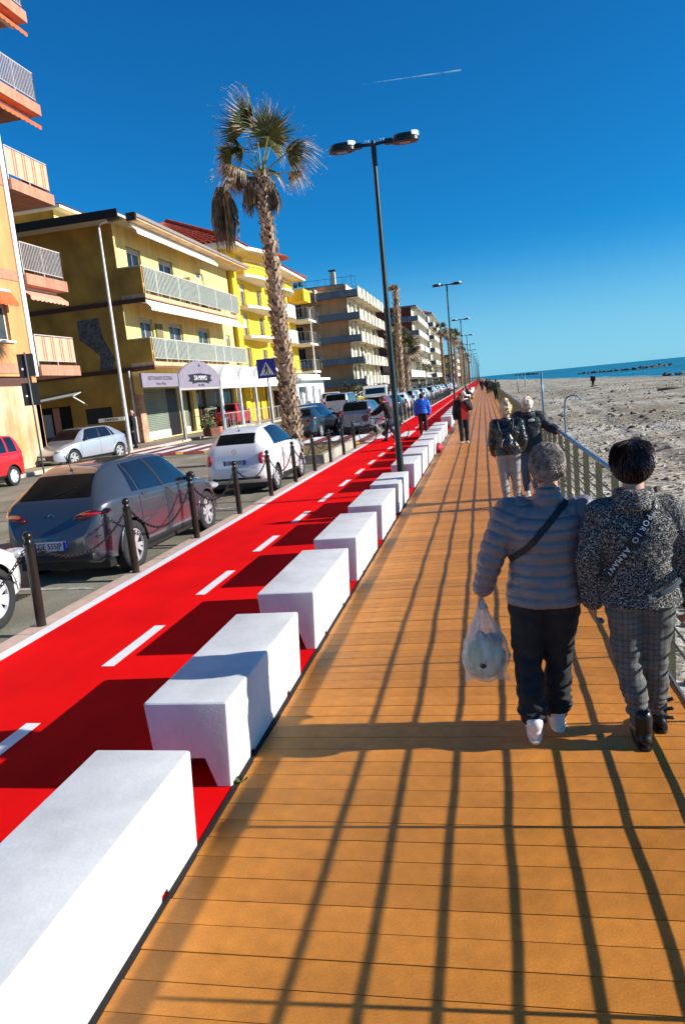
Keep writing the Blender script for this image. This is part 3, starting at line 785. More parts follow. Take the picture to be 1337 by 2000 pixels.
for z in (3.7,7.0,10.32,13.64,16.96): MB().box(XF+.003,XF+.03,10,25.1,z,z+.36).build('floor_band', salmon, B0)
for o in wops:
    window(B0, 'x', XF, *o, frm, gl=curtain_glass, shut=.3 if o[0] > 20 else .5)
    MB().box(XF+.003,XF+.1,o[0]-.1,o[1]+.1,o[2]-.08,o[2]-.004).build('sill', cream, B0)
redcloth = mat('awning_orange_red', (.72,.13,.035), rough=.85, var=.12, scale=3)
pinkcloth = mat('awning_salmon', (.72,.33,.22), rough=.85, var=.1)
stripe_a = mat('screen_peach', (.66,.38,.25), rough=.85, var=.06)
stripe_b = mat('screen_rust', (.42,.10,.04), rough=.85, var=.06)
railm = mat('rail_white', (.62,.55,.50), rough=.5, var=.1)
# small window awnings seen at the edge
for z in (6.55,): awning(B0, XF, 21.9, 24.3, z, redcloth, out=.25, drop=.5, scal=.3)
for k in range(6):
    z = 3.62+3.32*k; x1 = -16.12; y0, y1 = 25.4, 28.15
    MB().box(-19.0, x1, y0, y1, z, z+.40).build('balcony_slab', salmon, B0)
    rail_run(B0, x1-.08, y0, x1-.08, y1-.12, z+.46, 1.05, railm, sp=.10 if k not in (0,2) else .9, r=.012)
    rail_run(B0, x1-.08, y1-.12, -17.4, y1-.12, z+.46, 1.05, railm, sp=.10, r=.012)
    if k in (0, 2):     # striped cloth screen
        y = y0+.02; i = 0
        while y < y1-.2:
            wd = (.40,.05,.09,.05)[i % 4]
            MB().box(x1-.07, x1-.062, y, min(y+wd, y1-.14)-.004, z+.56, z+1.46).build('screen_stripe', (stripe_a, stripe_b, stripe_a, stripe_b)[i % 4], B0); y += wd; i += 1
        MB().box(x1-.12, -17.3, y1-.165, y1-.158, z+.56, z+1.46).build('screen', stripe_a, B0)
    if k in (1, 3, 4): awning(B0, -16.75, y0+.1, y1-.1, z-.05, pinkcloth if k == 1 else redcloth, out=.45, drop=.42, scal=.26)

# ---- low yellow house glimpsed above the side wall
Bx = thingw('yellow_rear_house', 'pale yellow gabled house rising behind the flat roof of the yellow house', 'building', (-30, 60, .3))
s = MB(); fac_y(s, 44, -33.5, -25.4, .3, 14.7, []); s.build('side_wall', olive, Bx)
w = MB(); fac_x(w, -25.4, 44, 58, .3, 14.7, [(49.2,51,12.9,14.5)]); w.build('front_wall', pale_yellow, Bx)
window(Bx, 'x', -25.4, 49.2, 51, 12.9, 14.5, frg)
MB().box(-34,-24.7,43.6,58.4,14.7,14.9).build('eaves', cream, Bx)
tile = mat('roof_tile_red', (.52,.075,.025), rough=.75, var=.25, scale=3, fine=(8,.15))
MB().add([(-34,43.5,14.9),(-24.6,43.5,14.9),(-24.6,58.5,14.9),(-34,58.5,14.9),(-29.3,48,16.4),(-29.3,54,16.4)],[(0,1,4),(1,2,5,4),(2,3,5),(3,0,4,5)]).build('roof', tile, Bx)

# ---- B2: bright yellow house with tiled hip roof and bowed balconies
B2 = thingw('tile_roofed_house', 'bright yellow four-storey house with red tiled hip roof and curved balconies', 'building', (-17.5, 62, .3))
ybright = mat('render_bright_yellow', (.84,.55,.03), rough=.9, var=.06, scale=1)
yshade = mat('render_yellow_shaded', (.62,.40,.10), rough=.9, var=.12)  # darker copy of the yellow render, side wall's shade put into the colour
Y0, Y1 = 52.6, 71.5
ops2 = []
for z in (3.95,6.6,8.75,11.0):
    for y in (55.0, 59.3, 62.6, 67.4): ops2.append((y, y+1.25, z+.15, z+1.95))
w = MB(); fac_x(w, -17.5, Y0, Y1, .3, 13.0, ops2); w.build('front_wall', ybright, B2)
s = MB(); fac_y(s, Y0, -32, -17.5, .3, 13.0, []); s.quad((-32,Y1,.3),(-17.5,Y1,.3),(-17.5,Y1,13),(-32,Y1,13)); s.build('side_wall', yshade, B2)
MB().box(-31.8,-17.75,Y0+.1,Y1-.1,.3,12.9).build('core', MATS['dark_interior'], B2)
for o in ops2: window(B2, 'x', -17.5, *o, frm, gl=curtain_glass, shut=random.choice((.0,.3,.6,.9)))
MB().box(-17.49,-17.2,Y0,Y0+1.0,.3,12.0).build('corner_pier', ybright, B2)
def bow(y0, y1, x0, out, n=10):
    return [(x0,y0)]+[(x0+out*(.55+.45*math.sin(math.pi*i/n)), y0+(y1-y0)*i/n) for i in range(n+1)]+[(x0,y1)]
whitefas = mat('balcony_edge_white', (.72,.68,.60), rough=.8, var=.1)
under = mat('balcony_soffit', (.75,.50,.20), rough=.85, var=.08)
for i, z in enumerate((3.9,6.5,8.7,10.95)):
    for (a, b) in ((54.0,61.0),(61.8,68.4)):
        P = bow(a, b, -17.48, 1.45)
        MB().prism(P, 'z', z, z+.2).build('balcony_slab', whitefas if i else under, B2, fix=True)
        if i == 3 and a < 60: MB().prism(bow(a,b,-17.48,1.40), 'z', z+.2, z+.95).build('parapet', ybright, B2, fix=True)
        rp = P[1:-1]
        mb = MB(); mb.tube([(x,y,z+1.15) for x,y in rp], .022, 6); mb.tube([(x,y,z+.75) for x,y in rp], .014, 6)
        for x,y in rp[::1]: mb.tube([(x,y,z+.2),(x,y,z+1.15)], .014, 5)
        mb.build('handrail', frg, B2)
        if i in (1,2) and a > 60: MB().prism([(x,y) for x,y in rp[2:8]]+[(x-.02,y) for x,y in rp[2:8]][::-1], 'z', z+.25, z+1.1).build('screen', frm, B2, fix=True)
# eaves and roof
ev = [(-31,51.4),(-16.3,51.4)]+[(-16.3+1.0*math.sin(math.pi*i/12)*(1 if i < 12 else 0), 54+9*i/12) for i in range(13)]+[(-16.3,72.3),(-31,72.3)]
MB().prism(ev, 'z', 12.75, 13.0).build('eaves', whitefas, B2, fix=True)
rf = MB(); ap1, ap2 = (-23.6,57.5,16.4), (-23.6,66.5,16.4)
c0,c1,c2,c3 = (-31.1,51.3,13.0),(-16.2,51.3,13.0),(-16.2,72.4,13.0),(-31.1,72.4,13.0)
rf.add([c0,c1,c2,c3,ap1,ap2],[(0,1,4),(1,2,5,4),(2,3,5),(3,0,4,5)])
roof2 = rf.build('roof', tile, B2)
rr = MB()
def tile_rows(a, b, apex0, apex1, rows):
    a,b,c,d = map(Vector,(a,b,apex0,apex1))
    for i in range(1, rows):
        t = i/rows; p = a.lerp(c,t); q = b.lerp(d,t)
        rr.tube([p+Vector((0,0,.03)), q+Vector((0,0,.03))], .05, 5)
    m = 34
    for i in range(m+1):
        t = i/m; p = a.lerp(b,t); q = c.lerp(d,t)
        rr.tube([p+Vector((0,0,.04)), q+Vector((0,0,.04))], .045, 5)
tile_rows(c0,c1,ap1,ap1,14); tile_rows(c1,c2,ap1,ap2,14)
stuff(rr.build('tile_courses', tile, B2))
for (p,q) in ((c1,ap1),(c2,ap2),(ap1,ap2)): MB().tube([Vector(p)+Vector((0,0,.08)),Vector(q)+Vector((0,0,.08))], .13, 8).build('ridge_tiles', tile, B2)
# little bay roof
MB().lathe([(1.9,0),(.05,.9)], (-16.6,60.2,13.0), 14).build('bay_roof', tile, B2)
# end bay balconies with dark rails at the far corner
for z in (3.9,6.5,8.7):
    MB().box(-17.4,-15.6,69.0,72.2,z,z+.2).build('balcony_slab', whitefas, B2)
    rail_run(B2, -15.65,69.1,-15.65,72.1,z+.25,1.0,frg,sp=.35,r=.02); rail_run(B2, -17.3,69.05,-15.65,69.05,z+.25,1.0,frg,sp=.35,r=.02)
MB().box(-17.4,-15.9,69.3,71.9,10.6,11.7).build('parapet', ybright, B2)

# ---- white pavilion
pv = thingw('white_pavilion', 'low white flat-roofed pavilion with dark doorways at the foot of the tiled house', 'pavilion', (-16, 66, .3))
w = MB(); po = [(59.6,60.8,.3,2.6),(61.6,62.6,.3,2.6),(64.4,65.4,.3,2.6),(67,68,.9,2.3)]
fac_x(w, -14.9, 58.8, 69.5, .3, 3.1, po); w.build('front_wall', white_paint, pv)
s = MB(); fac_y(s, 58.8, -17.4, -14.9, .3, 3.1, [(-16.9,-15.4,.3,2.5)]); s.quad((-17.4,69.5,.3),(-14.9,69.5,.3),(-14.9,69.5,3.1),(-17.4,69.5,3.1)); s.build('side_wall', white_paint, pv)
MB().box(-17.3,-15.15,59.0,69.3,.3,3.0).build('core', MATS['dark_interior'], pv)
MB().box(-17.4,-14.3,58.4,70.0,3.1,3.3).build('roof', white_paint, pv)
MB().box(-17.4,-14.6,58.7,67.0,3.3,3.6).build('roof', white_paint, pv)
for o in po: window(pv, 'x', -14.9, *o, white_paint, gl=wg)
MB().lathe([(.9,0),(.02,.02)], (-14.5,61.5,2.6), 16).build('awning', mat('awning_green', (.35,.42,.25), rough=.8), pv)

# ---- B3: brown apartment block with grey balcony bands
B3 = thingw('brown_apartment_block', 'brown six-level apartment block with grey balcony bands and white slotted panels', 'building', (-14, 91, .3))
brown = mat('render_brown', (.90,.40,.17), rough=.9, var=.15, scale=.6, bump=.1)
grey = mat('band_grey', (.24,.24,.235), rough=.85, var=.12, scale=.8)
bpan = mat('panel_beige', (.72,.64,.48), rough=.85, var=.08); grime(bpan, .75); grime(brown, .92); grime(grey, .75); grime(ybright, .85)
Yb = 91.; hts = [2.55,5.2,7.85,10.5,13.15]
s = MB(); so = []
for z in hts[:-1]: so += [(-22.3,-21.4,z+.7,z+2.3)]
fac_y(s, Yb, -34, -15.6, .3, 14.6, so); s.build('side_wall', brown, B3)
for o in so: window(B3, 'y', Yb, *o, frg, shut=.4)
w = MB(); fo = []
for z in hts[:-1]:
    for y in (92.0,95,98.5,103,107,110.5): fo.append((y,y+1.4,z+.5,z+2.2))
fac_x(w, -15.6, Yb, 113, .3, 14.6, fo); w.build('front_wall', cream, B3)
for o in fo: window(B3, 'x', -15.6, *o, frg, shut=random.choice((0,.5,.9)))
MB().box(-33.5,-15.9,Yb+.3,112.8,.3,14.5).build('core', MATS['dark_interior'], B3)
for i, z in enumerate(hts):
    for (a, b) in ((-34,-19.95),(-19.2,-14.0)):
        MB().box(a, b, Yb-1.2, Yb-1.05, z-.15, z+.62).build('balcony_band', grey, B3)
        MB().box(a, b, Yb-1.05, Yb-.01, z-.15, z+.03).build('balcony_slab', grey, B3)
    MB().box(-19.9,-19.8,Yb-1.3,Yb-.01,z-.4,z+1.1).build('fin', bpan, B3); MB().box(-19.3,-19.2,Yb-1.3,Yb-.01,z-.4,z+1.1).build('fin', bpan, B3)
    MB().box(-15.6,-14.0,Yb-1.05,113,z-.15,z+.03).build('balcony_slab', bpan, B3)
    y = Yb-1.05
    while y < 112.5:
        st = .12 if int((y-Yb)/1.6) % 2 else 0
        MB().box(-14.12+st, -13.98+st, y+.04, y+1.45, z-.3, z+.95).build('balcony_panel', bpan, B3)
        MB().box(-13.985+st, -13.97+st, y+.6, y+.85, z+.5, z+.8).build('panel_slot', MATS['dark_interior'], B3)
        y += 1.55
    if i < 4:
        for y in (93.5,99.5,105.5,111): MB().box(-15.3,-15.0,y,y+.3,z,z+2.5).build('pillar', bpan, B3)
rail_run(B3, -34, Yb-.9, -14.2, Yb-.9, 14.0, 1.3, dark_metal, sp=1.2)
MB().box(-17.6,-17.0,92,92.6,14.6,16.4).build('chimney', bpan, B3); MB().box(-17.7,-16.9,91.9,92.7,16.4,16.6).build('chimney_cap', dark_metal, B3)
# roof terrace plants
cl = MB()
for k in range(50): cl.ell((-25+random.uniform(-4,4), Yb+.2+random.uniform(-.3,.5), 14.9+random.uniform(0,.5)), .25, .25, .2, nu=5, nv=4)
stuff(cl.build('terrace_plants', mat('dark_leaf', (.03,.05,.015), rough=.8, var=.3), B3))
MB().box(-34,-15.8,Yb,113,14.6,14.7).build('roof', grey, B3)
ant = MB(); ant.tube([(-16.3,100,14.7),(-16.3,100,17.0)],.03,5); ant.tube([(-16.3,99.5,16.8),(-16.3,100.6,16.8)],.02,5); ant.tube([(-16.3,99.7,16.5),(-16.3,100.4,16.5)],.02,5)
ant.build('aerial', dark_metal, B3)

# ---- B4 and further blocks
def block(name, label, X, Y0, Y1, H, side, front, storeys, balc=1.4, roofm=None, depth=16, hip=False, nw=None, winm=None):
    B = thingw(name, label, 'building', (X, Y0, .3))
    sh = (H-3.0)/max(1, storeys-1); so = []; fo = []
    for i in range(storeys-1):
        z = 3.2+sh*i
        so += [(X-4.6,X-3.2,z+.6,z+2.0),(X-9.6,X-8.2,z+.6,z+2.0)]
        y = Y0+1.2
        while y < Y1-1.6: fo.append((y,y+1.3,z+.2,z+2.1)); y += 3.4
    s = MB(); fac_y(s, Y0, X-depth, X, .3, H, so); s.build('side_wall', side, B)
    w = MB(); fac_x(w, X, Y0, Y1, .3, H, fo+[(Y0+1,Y1-1,.3,2.7)]); w.build('front_wall', front, B)
    MB().box(X-depth,X-.4,Y0+.4,Y1-.1,.3,H-.05).build('core', MATS['dark_interior'], B)
    for o in so: window(B, 'y', Y0, *o, frm, shut=random.choice((.2,.8)))
    for o in fo: window(B, 'x', X, *o, frm, shut=random.choice((.1,.5,.9)))
    for i in range(storeys-1):
        z = 3.2+sh*i
        MB().box(X,X+balc,Y0-.6,Y1,z-.2,z).build('balcony_slab', whitefas, B)
        MB().box(X+balc-.1,X+balc,Y0-.6,Y1-.5,z,z+.95).build('parapet', bpan if i % 2 else whitefas, B)
        MB().box(X-5,X+balc-.102,Y0-.7,Y0-.6,z-.2,z+.85).build('parapet', grey, B)
        MB().box(X-5,X,Y0-.6,Y0-.01,z-.2,z-.0).build('balcony_slab', whitefas, B)
        k = Y0+3
        while k < Y1-2: MB().box(X+.2,X+balc-.12,k,k+.12,z,z+sh-.2).build('divider', front, B); k += 6.5
    MB().box(X-depth-.3,X+balc-.2,Y0-.9,Y1+.4,H,H+.28).build('roof_slab', roofm or grey, B)
    if hip:
        MB().add([(X-depth,Y0-.9,H+.28),(X+balc-.2,Y0-.9,H+.28),(X+balc-.2,Y1+.4,H+.28),(X-depth,Y1+.4,H+.28),(X-depth/2,Y0+5,H+3.2),(X-depth/2,Y1-5,H+3.2)],[(0,1,4),(1,2,5,4),(2,3,5),(3,0,4,5)]).build('roof', tile, B)
    return B
darkred = mat('render_dark_red', (.25,.05,.03), rough=.9, var=.2)
pinkr = mat('render_pink', (.68,.36,.25), rough=.9, var=.1)
greenr = mat('render_olive_green', (.25,.24,.07), rough=.9, var=.15)
block('dark_red_apartment_block', 'dark red six-storey block with open balconies beyond the brown apartment block', -13.6, 156, 184, 17.4, darkred, cream, 6)
block('pale_apartment_block', 'pale block with small brown tiled roof behind the farther palms', -13.2, 200, 232, 19.5, mat('render_pale', (.62,.60,.52), rough=.9), cream, 6, hip=True)
block('low_green_house', 'low olive green house showing between the palm trunks', -11.5, 246, 268, 9.5, greenr, greenr, 3)
block('pink_terrace_house', 'low pink terrace house with dark doorway beyond the brown block', -12.5, 120, 150, 6.5, pinkr, cream, 2)
block('cream_far_block', 'small cream block nearest the vanishing point of the street', -10.5, 285, 330, 11.0, cream, cream, 4)
block('grey_far_block', 'low grey block beyond the cream far block', -10.5, 345, 410, 9.0, mat('render_greyish', (.4,.38,.34), rough=.9), pinkr, 3)
# ------------------------------------------------------------------ concrete benches
def bench_mesh(L=1.52):
    prof = [(-.235,.47),(.235,.47),(.205,0),(.125,0),(.075,.16),(-.075,.16),(-.125,0),(-.205,0)]
    bm = bmesh.new(); n = len(prof)
    ys = [0, .42, .50, L-.50, L-.42, L]
    rings = [[bm.verts.new((x, y, z)) for x, z in prof] for y in ys]
    for i in range(len(ys)-1):
        for k in range(n):
            bm.faces.new((rings[i][k], rings[i+1][k], rings[i+1][(k+1) % n], rings[i][(k+1) % n]))
    bm.faces.new(rings[0]); bm.faces.new(rings[-1][::-1])
    # lifting notches at the foot of both long sides
    for i in (1, 2, 3, 4):
        pass
    bmesh.ops.recalc_face_normals(bm, faces=bm.faces)
    es = [e for e in bm.edges if all(v.co.z > .46 for v in e.verts) or (abs(e.verts[0].co.x-e.verts[1].co.x) < .05 and abs(e.verts[0].co.z-e.verts[1].co.z) > .3)]
    bmesh.ops.bevel(bm, geom=es, offset=.018, segments=3, affect='EDGES', profile=.6)
    me = bpy.data.meshes.new('concrete_bench'); bm.to_mesh(me); bm.free()
    return me
conc = mat('white_concrete', (.71,.71,.685), rough=.8, spec=.2, var=.08, scale=2.2, detail=10, bump=.05, bscale=60, fine=(60,.02))
nm = conc.node_tree; bb_ = nm.nodes['Principled BSDF']   # faint stains
grime(conc, .86, (1,1,.5), 3.0, 1.02)
bme = bench_mesh(); bme.materials.append(conc)
bme.polygons.foreach_set('use_smooth', [True]*len(bme.polygons)); bme.set_sharp_from_angle(angle=R(30))
cut = bpy.data.objects.new('tmp', bme); col.objects.link(cut)
cm = MB()
for y in (.36, 1.16):
    for s in (-1, 1): cm.prism([(y-.04,-.02),(y+.04,-.02),(y+.025,.024),(y-.025,.024)], 'x', s*.14, s*.26)
cme = cm.mesh('cut', conc, fix=True); co_ = bpy.data.objects.new('cut', cme); col.objects.link(co_)
md = cut.modifiers.new('b', 'BOOLEAN'); md.object = co_; md.operation = 'DIFFERENCE'; md.solver = 'EXACT'
bpy.context.view_layer.update()
bme2 = bpy.data.meshes.new_from_object(cut.evaluated_get(bpy.context.evaluated_depsgraph_get()))
bpy.data.objects.remove(cut); bpy.data.objects.remove(co_); bme2.name = 'concrete_bench'
ys = [1.36,3.37,5.39,7.40,9.42,11.42]+[14.15+2.02*k for k in range(7)]
ys += [31.6+2.02*k for k in range(6)]+[44.0+2.02*k for k in range(12)]+[69.5+2.02*k for k in range(12)]+[95.5+2.02*k for k in range(12)]
ORD = ['nearest','second','third','fourth','fifth','sixth','seventh','eighth','ninth','tenth','eleventh','twelfth','thirteenth']
LB = {0:'nearest white concrete bench, cut by the lower left corner of the view', 1:'white concrete bench with a person shadow across its middle',
      2:'third white concrete bench from the camera, wholly in sun', 5:'white concrete bench just before the tall near street lamp',
      6:'white concrete bench just behind the foot of the near street lamp', 13:'white concrete bench with shaded pink end beside the woman with the phone'}
for k, y in enumerate(ys):
    o = link('concrete_bench', bme2, None, (-1.632, y, .004))
    o.rotation_euler.z = random.uniform(-.004,.004)
    g_ = 'white concrete benches along the boardwalk'
    if k in LB: l = LB[k]
    elif k < 13: l = ORD[k]+' white concrete bench counted from the camera along the red lane'
    elif k < 19: l = 'distant white concrete bench in the row beyond the woman with the phone'
    else: l = 'far white concrete bench in the continuous row towards the vanishing point'
    tag(o, l, 'bench', g_)

# ------------------------------------------------------------------ sea railing
rl = thingw('sea_railing', 'long sea railing with beige flat posts, thin rods and blue top tube', 'railing', (1.14, 2, 0))
beige = mat('railing_beige', (.34,.27,.115), rough=.55, var=.08, scale=6)
bluem = mat('railing_blue', (.10,.25,.42), rough=.4, metal=.3, var=.15, scale=9)
rodm = mat('rod_steel', (.10,.095,.08), rough=.5, metal=.3)
pm_ = MB().box(-.033,.033,-.008,.008,-.35,1.0).mesh('post', beige)
PY = [1.12+k*.995 for k in range(240)]
for y in PY: link('post', pm_, rl, (1.135, y, 0))
b = MB()
for k in range(180): b.box(1.102,1.168,PY[-1]+1+k-.008,PY[-1]+1+k+.008,-.35,1.0)
stuff(b.build('post_row', beige, rl))
for i, z in enumerate((.155,.265,.375,.485,.595,.705,.815)):
    pts = []
    for k in range(0, 60):
        y0 = PY[0]+k*.995; sag = random.uniform(.000,.006)
        pts += [(1.12,y0,z),(1.12,y0+.33,z-sag),(1.12,y0+.66,z-sag)]
    pts.append((1.12, Y_END, z))
    MB().tube(pts, .0090, 6).build('rod', rodm, rl, smooth=True)
hp = [(1.12, -1, 1.035)]+[(1.12+random.uniform(-.004,.004), 1+4*k, 1.035+random.uniform(-.004,.004)) for k in range(104)]
MB().tube(hp, .026, 10).build('top_tube', bluem, rl, smooth=True)
for i in range(9): MB().tube([(1.12,PY[4*i+2]-.04,1.035),(1.12,PY[4*i+2]+.04,1.035)], .030, 10).build('tube_joint', bluem, rl)

# ------------------------------------------------------------------ bollards and chains
bol = mat('bollard_paint', (.014,.015,.011), rough=.32, spec=.45, var=.3, scale=8)
def bollard0():
    t = thing('bollard', 'x', 'bollard')
    smooth_ang(MB().lathe([(.047,0),(.047,.81)], n=20).build('post', bol, t))
    smooth_ang(MB().lathe([(.052,.81),(.052,.826),(.034,.845),(.03,.872)], n=20).build('collar', bol, t))
    MB().ell((0,0,.905), .046,.046,.046, nu=18, nv=12).build('ball', bol, t, smooth=True)
    MB().tube([(0,-.07,.78),(0,.07,.78)], .010, 6).build('chain_eye', bol, t)
    return t
bys = [6.25+2.04*k for k in range(10)]+[33.4+2.04*k for k in range(34)]
bys = [4.21]+bys
bp0 = bollard0()
BL = {1:'black ball-topped bollard in front of the white car at the left edge', 2:'black bollard standing before the rear wheel of the grey hatchback',
      3:'black bollard beside the front door of the grey hatchback', 4:'black bollard in front of the left tail of the small white car',
      5:'black bollard beside the right tail lamp of the small white car', 6:'black bollard by the front wheel of the small white car',
      7:'black bollard at the near corner of the palm planter', 8:'second black bollard beside the palm planter', 9:'third black bollard beside the palm planter',10:'last black bollard before the red crossing'}
for k, y in enumerate(bys):
    if k == 0: continue
    o = bp0 if k == 1 else copy_tree(bp0)
    o.location = (-4.41, y, .0); o.rotation_euler = (random.uniform(-.012,.012), random.uniform(-.012,.012), 0)
    tag(o, BL.get(k, 'slim black bollard in the far row beyond the crossing beside the parked cars'), 'bollard', 'black bollards along the kerb')
chm = mat('chain_steel', (.02,.02,.02), rough=.4, metal=.6)
def chain_pts(y0, y1, z=.78, sag=.24, n=40):
    return [Vector((-4.41, y0+.07+(y1-y0-.14)*i/n, z-sag*(1-(2*i/n-1)**2))) for i in range(n+1)]
def chain_mesh(L, sag, link_r=.0055, n=46):
    mb = MB(); P = [Vector((0, .07+(L-.14)*i/n, -sag*(1-(2*i/n-1)**2))) for i in range(n+1)]
    for i in range(n):
        a, b = P[i], P[i+1]; c = (a+b)/2; d = (b-a).normalized(); l = (b-a).length*.72
        s = Vector((1,0,0)) if i % 2 else d.cross(Vector((1,0,0))).normalized()
        ring = []
        for k in range(10):
            t = 2*math.pi*k/10; ring.append(c+d*math.cos(t)*l+s*math.sin(t)*.014)
        mb.tube(ring, link_r, 5, closed=True)
    return mb.mesh('chain', chm, smooth=True)
cmeshes = [chain_mesh(2.04, .34), chain_mesh(2.04, .27), chain_mesh(2.04, .38)]
cthin = MB().tube([(p.x+4.41, p.y, p.z-.78) for p in chain_pts(0, 2.04, sag=.3, n=16)], .011, 5).mesh('chain', chm)
CL = ['sagging black chain between the bollards at the left edge','sagging black chain in front of the grey hatchback tail','sagging black chain across the grey hatchback doors',
      'sagging black chain between the two parked cars','sagging black chain across the small white car tail','sagging black chain across the white car door','sagging black chain before the palm planter',
      'sagging black chain along the middle of the palm planter','sagging black chain at the far end of the palm planter','sagging black chain ending at the crossing']
for k in range(len(bys)-1):
    if bys[k+1]-bys[k] > 3: continue
    far = k > 12
    o = link('chain', cthin if far else cmeshes[k % 3], None, (-4.41, bys[k], .78))
    tag(o, CL[k] if k < len(CL) else 'thin black chain hanging between far bollards', 'chain', 'chains between the bollards')

# ------------------------------------------------------------------ promenade lamps
lampm = mat('lamp_green_black', (.022,.035,.030), rough=.33, metal=.5, var=.2, scale=5)
lensm = mat('lamp_lens', (.35,.36,.38), rough=.15, var=.3, scale=20)
capm = mat('lamp_cap_white', (.75,.75,.76), rough=.4)
def lamp(h, name='street_lamp'):
    t = thing(name, 'x', 'street lamp')
    smooth_ang(MB().lathe([(.066,0),(.064,.9),(.056,.95),(.036,h-.02),(.036,h+.06)], n=20).build('pole', lampm, t))
    smooth_ang(MB().lathe([(.10,0),(.10,.02),(.078,.03)], n=20).build('base_collar', lampm, t))
    smooth_ang(MB().lathe([(.045,h-.35),(.047,h-.04)], n=16).build('sleeve', lampm, t))
    for s in (-1, 1):
        MB().tube([(0,0,h),(s*.30,0,h+.02)], .028, 8).build('arm', lampm, t, smooth=True)
        hd = MB()
        P = [(.235*math.cos(a), .145*math.sin(a)) for a in [2*math.pi*i/28 for i in range(28)]]
        outer = [(s*.55+x, y) for x, y in P]
        hd.prism(outer, 'z', h-.045, h+.03); hd.prism([(s*.55+x*.85,y*.85) for x,y in P], 'z', h+.03, h+.085)
        o = hd.build('lamp_head', lampm, t, fix=True); bevel(o, .012, 2)
        hd = MB(); hd.box(s*.20,s*.34,-.05,.05,h-.03,h+.05); hd.build('driver_box', lampm, t)
        lb = MB().box(s*.55-.09,s*.55+.09,-.06,.06,h-.052,h-.0455).build('lens', lensm, t)
        MB().prism([(s*.55+.24*math.cos(a), .15*math.sin(a)) for a in [(-1.0+2.0*i/8) for i in range(9)]], 'z', h+.031, h+.10).build('end_cap', capm, t, fix=True)
        for q in range(2): MB().tube([(s*.13+q*.05,0,h+.03),(s*.13+q*.05,0,h+.085)], .008, 5).build('bird_spike', capm, t)
    return t
l1 = lamp(6.12); l1.location = (-1.60, 13.5, 0)
tag(l1, 'tall dark double-headed street lamp nearest the camera between the benches', 'street lamp', 'double-headed street lamps')
l2 = lamp(7.1)
LN = ['second dark double-headed street lamp behind the woman with the phone','third dark double-headed street lamp from the camera','fourth dark double-headed street lamp from the camera','fifth dark double-headed street lamp from the camera']
for k in range(14):
    o = l2 if k == 0 else copy_tree(l2)
    o.location = (-1.62, 42.0+25.6*k, 0)
    tag(o, LN[k] if k < 4 else 'tiny far double-headed street lamp near the vanishing point', 'street lamp', 'double-headed street lamps')
# roadside lamps
galv = mat('galvanised_pale', (.62,.60,.55), rough=.5, metal=.2, var=.1)
def road_lamp():
    t = thing('road_lamp', 'x', 'street lamp')
    smooth_ang(MB().lathe([(.095,0),(.085,1.2),(.045,9.3)], n=16).build('pole', galv, t))
    MB().tube([(0,0,9.25),(.12,-.05,9.4),(.75,-.2,9.45)], .03, 8).build('arm', galv, t, smooth=True)
    MB().prism([(.55,-.28),(1.15,-.38),(1.2,-.22),(.6,-.05)], 'z', 9.40, 9.5).build('lamp_head', lampm, t)
    return t
ra = road_lamp(); ra.location = (-15.1, 29.5, .27)
tag(ra, 'slender pale street lamp in front of the olive side wall', 'street lamp', 'pale roadside lamps')
for (y, l) in ((67.5, 'slender pale street lamp before the brown apartment block'), (150, 'far slender pale street lamp beyond the brown block')):
    o = copy_tree(ra); o.location = (-15.1, y, .27); tag(o, l, 'street lamp', 'pale roadside lamps')

# ------------------------------------------------------------------ signs
signblue = mat('sign_blue', (.008,.016,.20), rough=.4, var=.05)
def crossing_sign(x, y, z0, zs, s, label, rz=0.):
    t = thing('crossing_sign', label, 'road sign', (x, y, z0), rz, 'blue pedestrian crossing signs')
    MB().tube([(0,.06,0),(0,.06,zs+s)], .03, 10).build('pole', mat('sign_pole', (.14,.15,.16), rough=.5, metal=.4), t, smooth=True)
    o = MB().box(-s/2, s/2, .0, .03, zs, zs+s).build('sign_panel', signblue, t)
    MB().add([(-s*.38,-.003,zs+s*.15),(s*.38,-.003,zs+s*.15),(0,-.003,zs+s*.84)],[(0,1,2)]).build('triangle', mat('sign_white', (.55,.56,.58), rough=.5), o)
    f = MB(); cx = 0; Y = -.006; k = s
    def q(*p): f.add([(a*k, Y, zs+b*k) for a,b in p],[tuple(range(len(p)))])
    q((-.03,.64),(.03,.64),(.035,.70),(0,.735),(-.035,.70))
    q((-.05,.40),(.055,.40),(.06,.62),(-.05,.62))
    q((-.05,.41),(.0,.41),(-.09,.20),(-.15,.20)); q((0.0,.41),(.055,.41),(.13,.20),(.07,.20))
    q((.05,.60),(.06,.55),(.13,.42),(.11,.40)); q((-.05,.60),(-.05,.53),(-.12,.42),(-.135,.45))
    for i in range(3): q((-.26+i*.2,.165),(-.16+i*.2,.165),(-.15+i*.2,.195),(-.25+i*.2,.195))
    f.build('walking_figure', inkm, o)
    return t
crossing_sign(-9.75, 33.3, .02, 2.86, .88, 'blue square pedestrian crossing sign beside the big palm', rz=.12)
crossing_sign(-6.2, 134, -.06, 1.9, 2.0*.5, 'far blue pedestrian crossing sign among the far palm trunks')
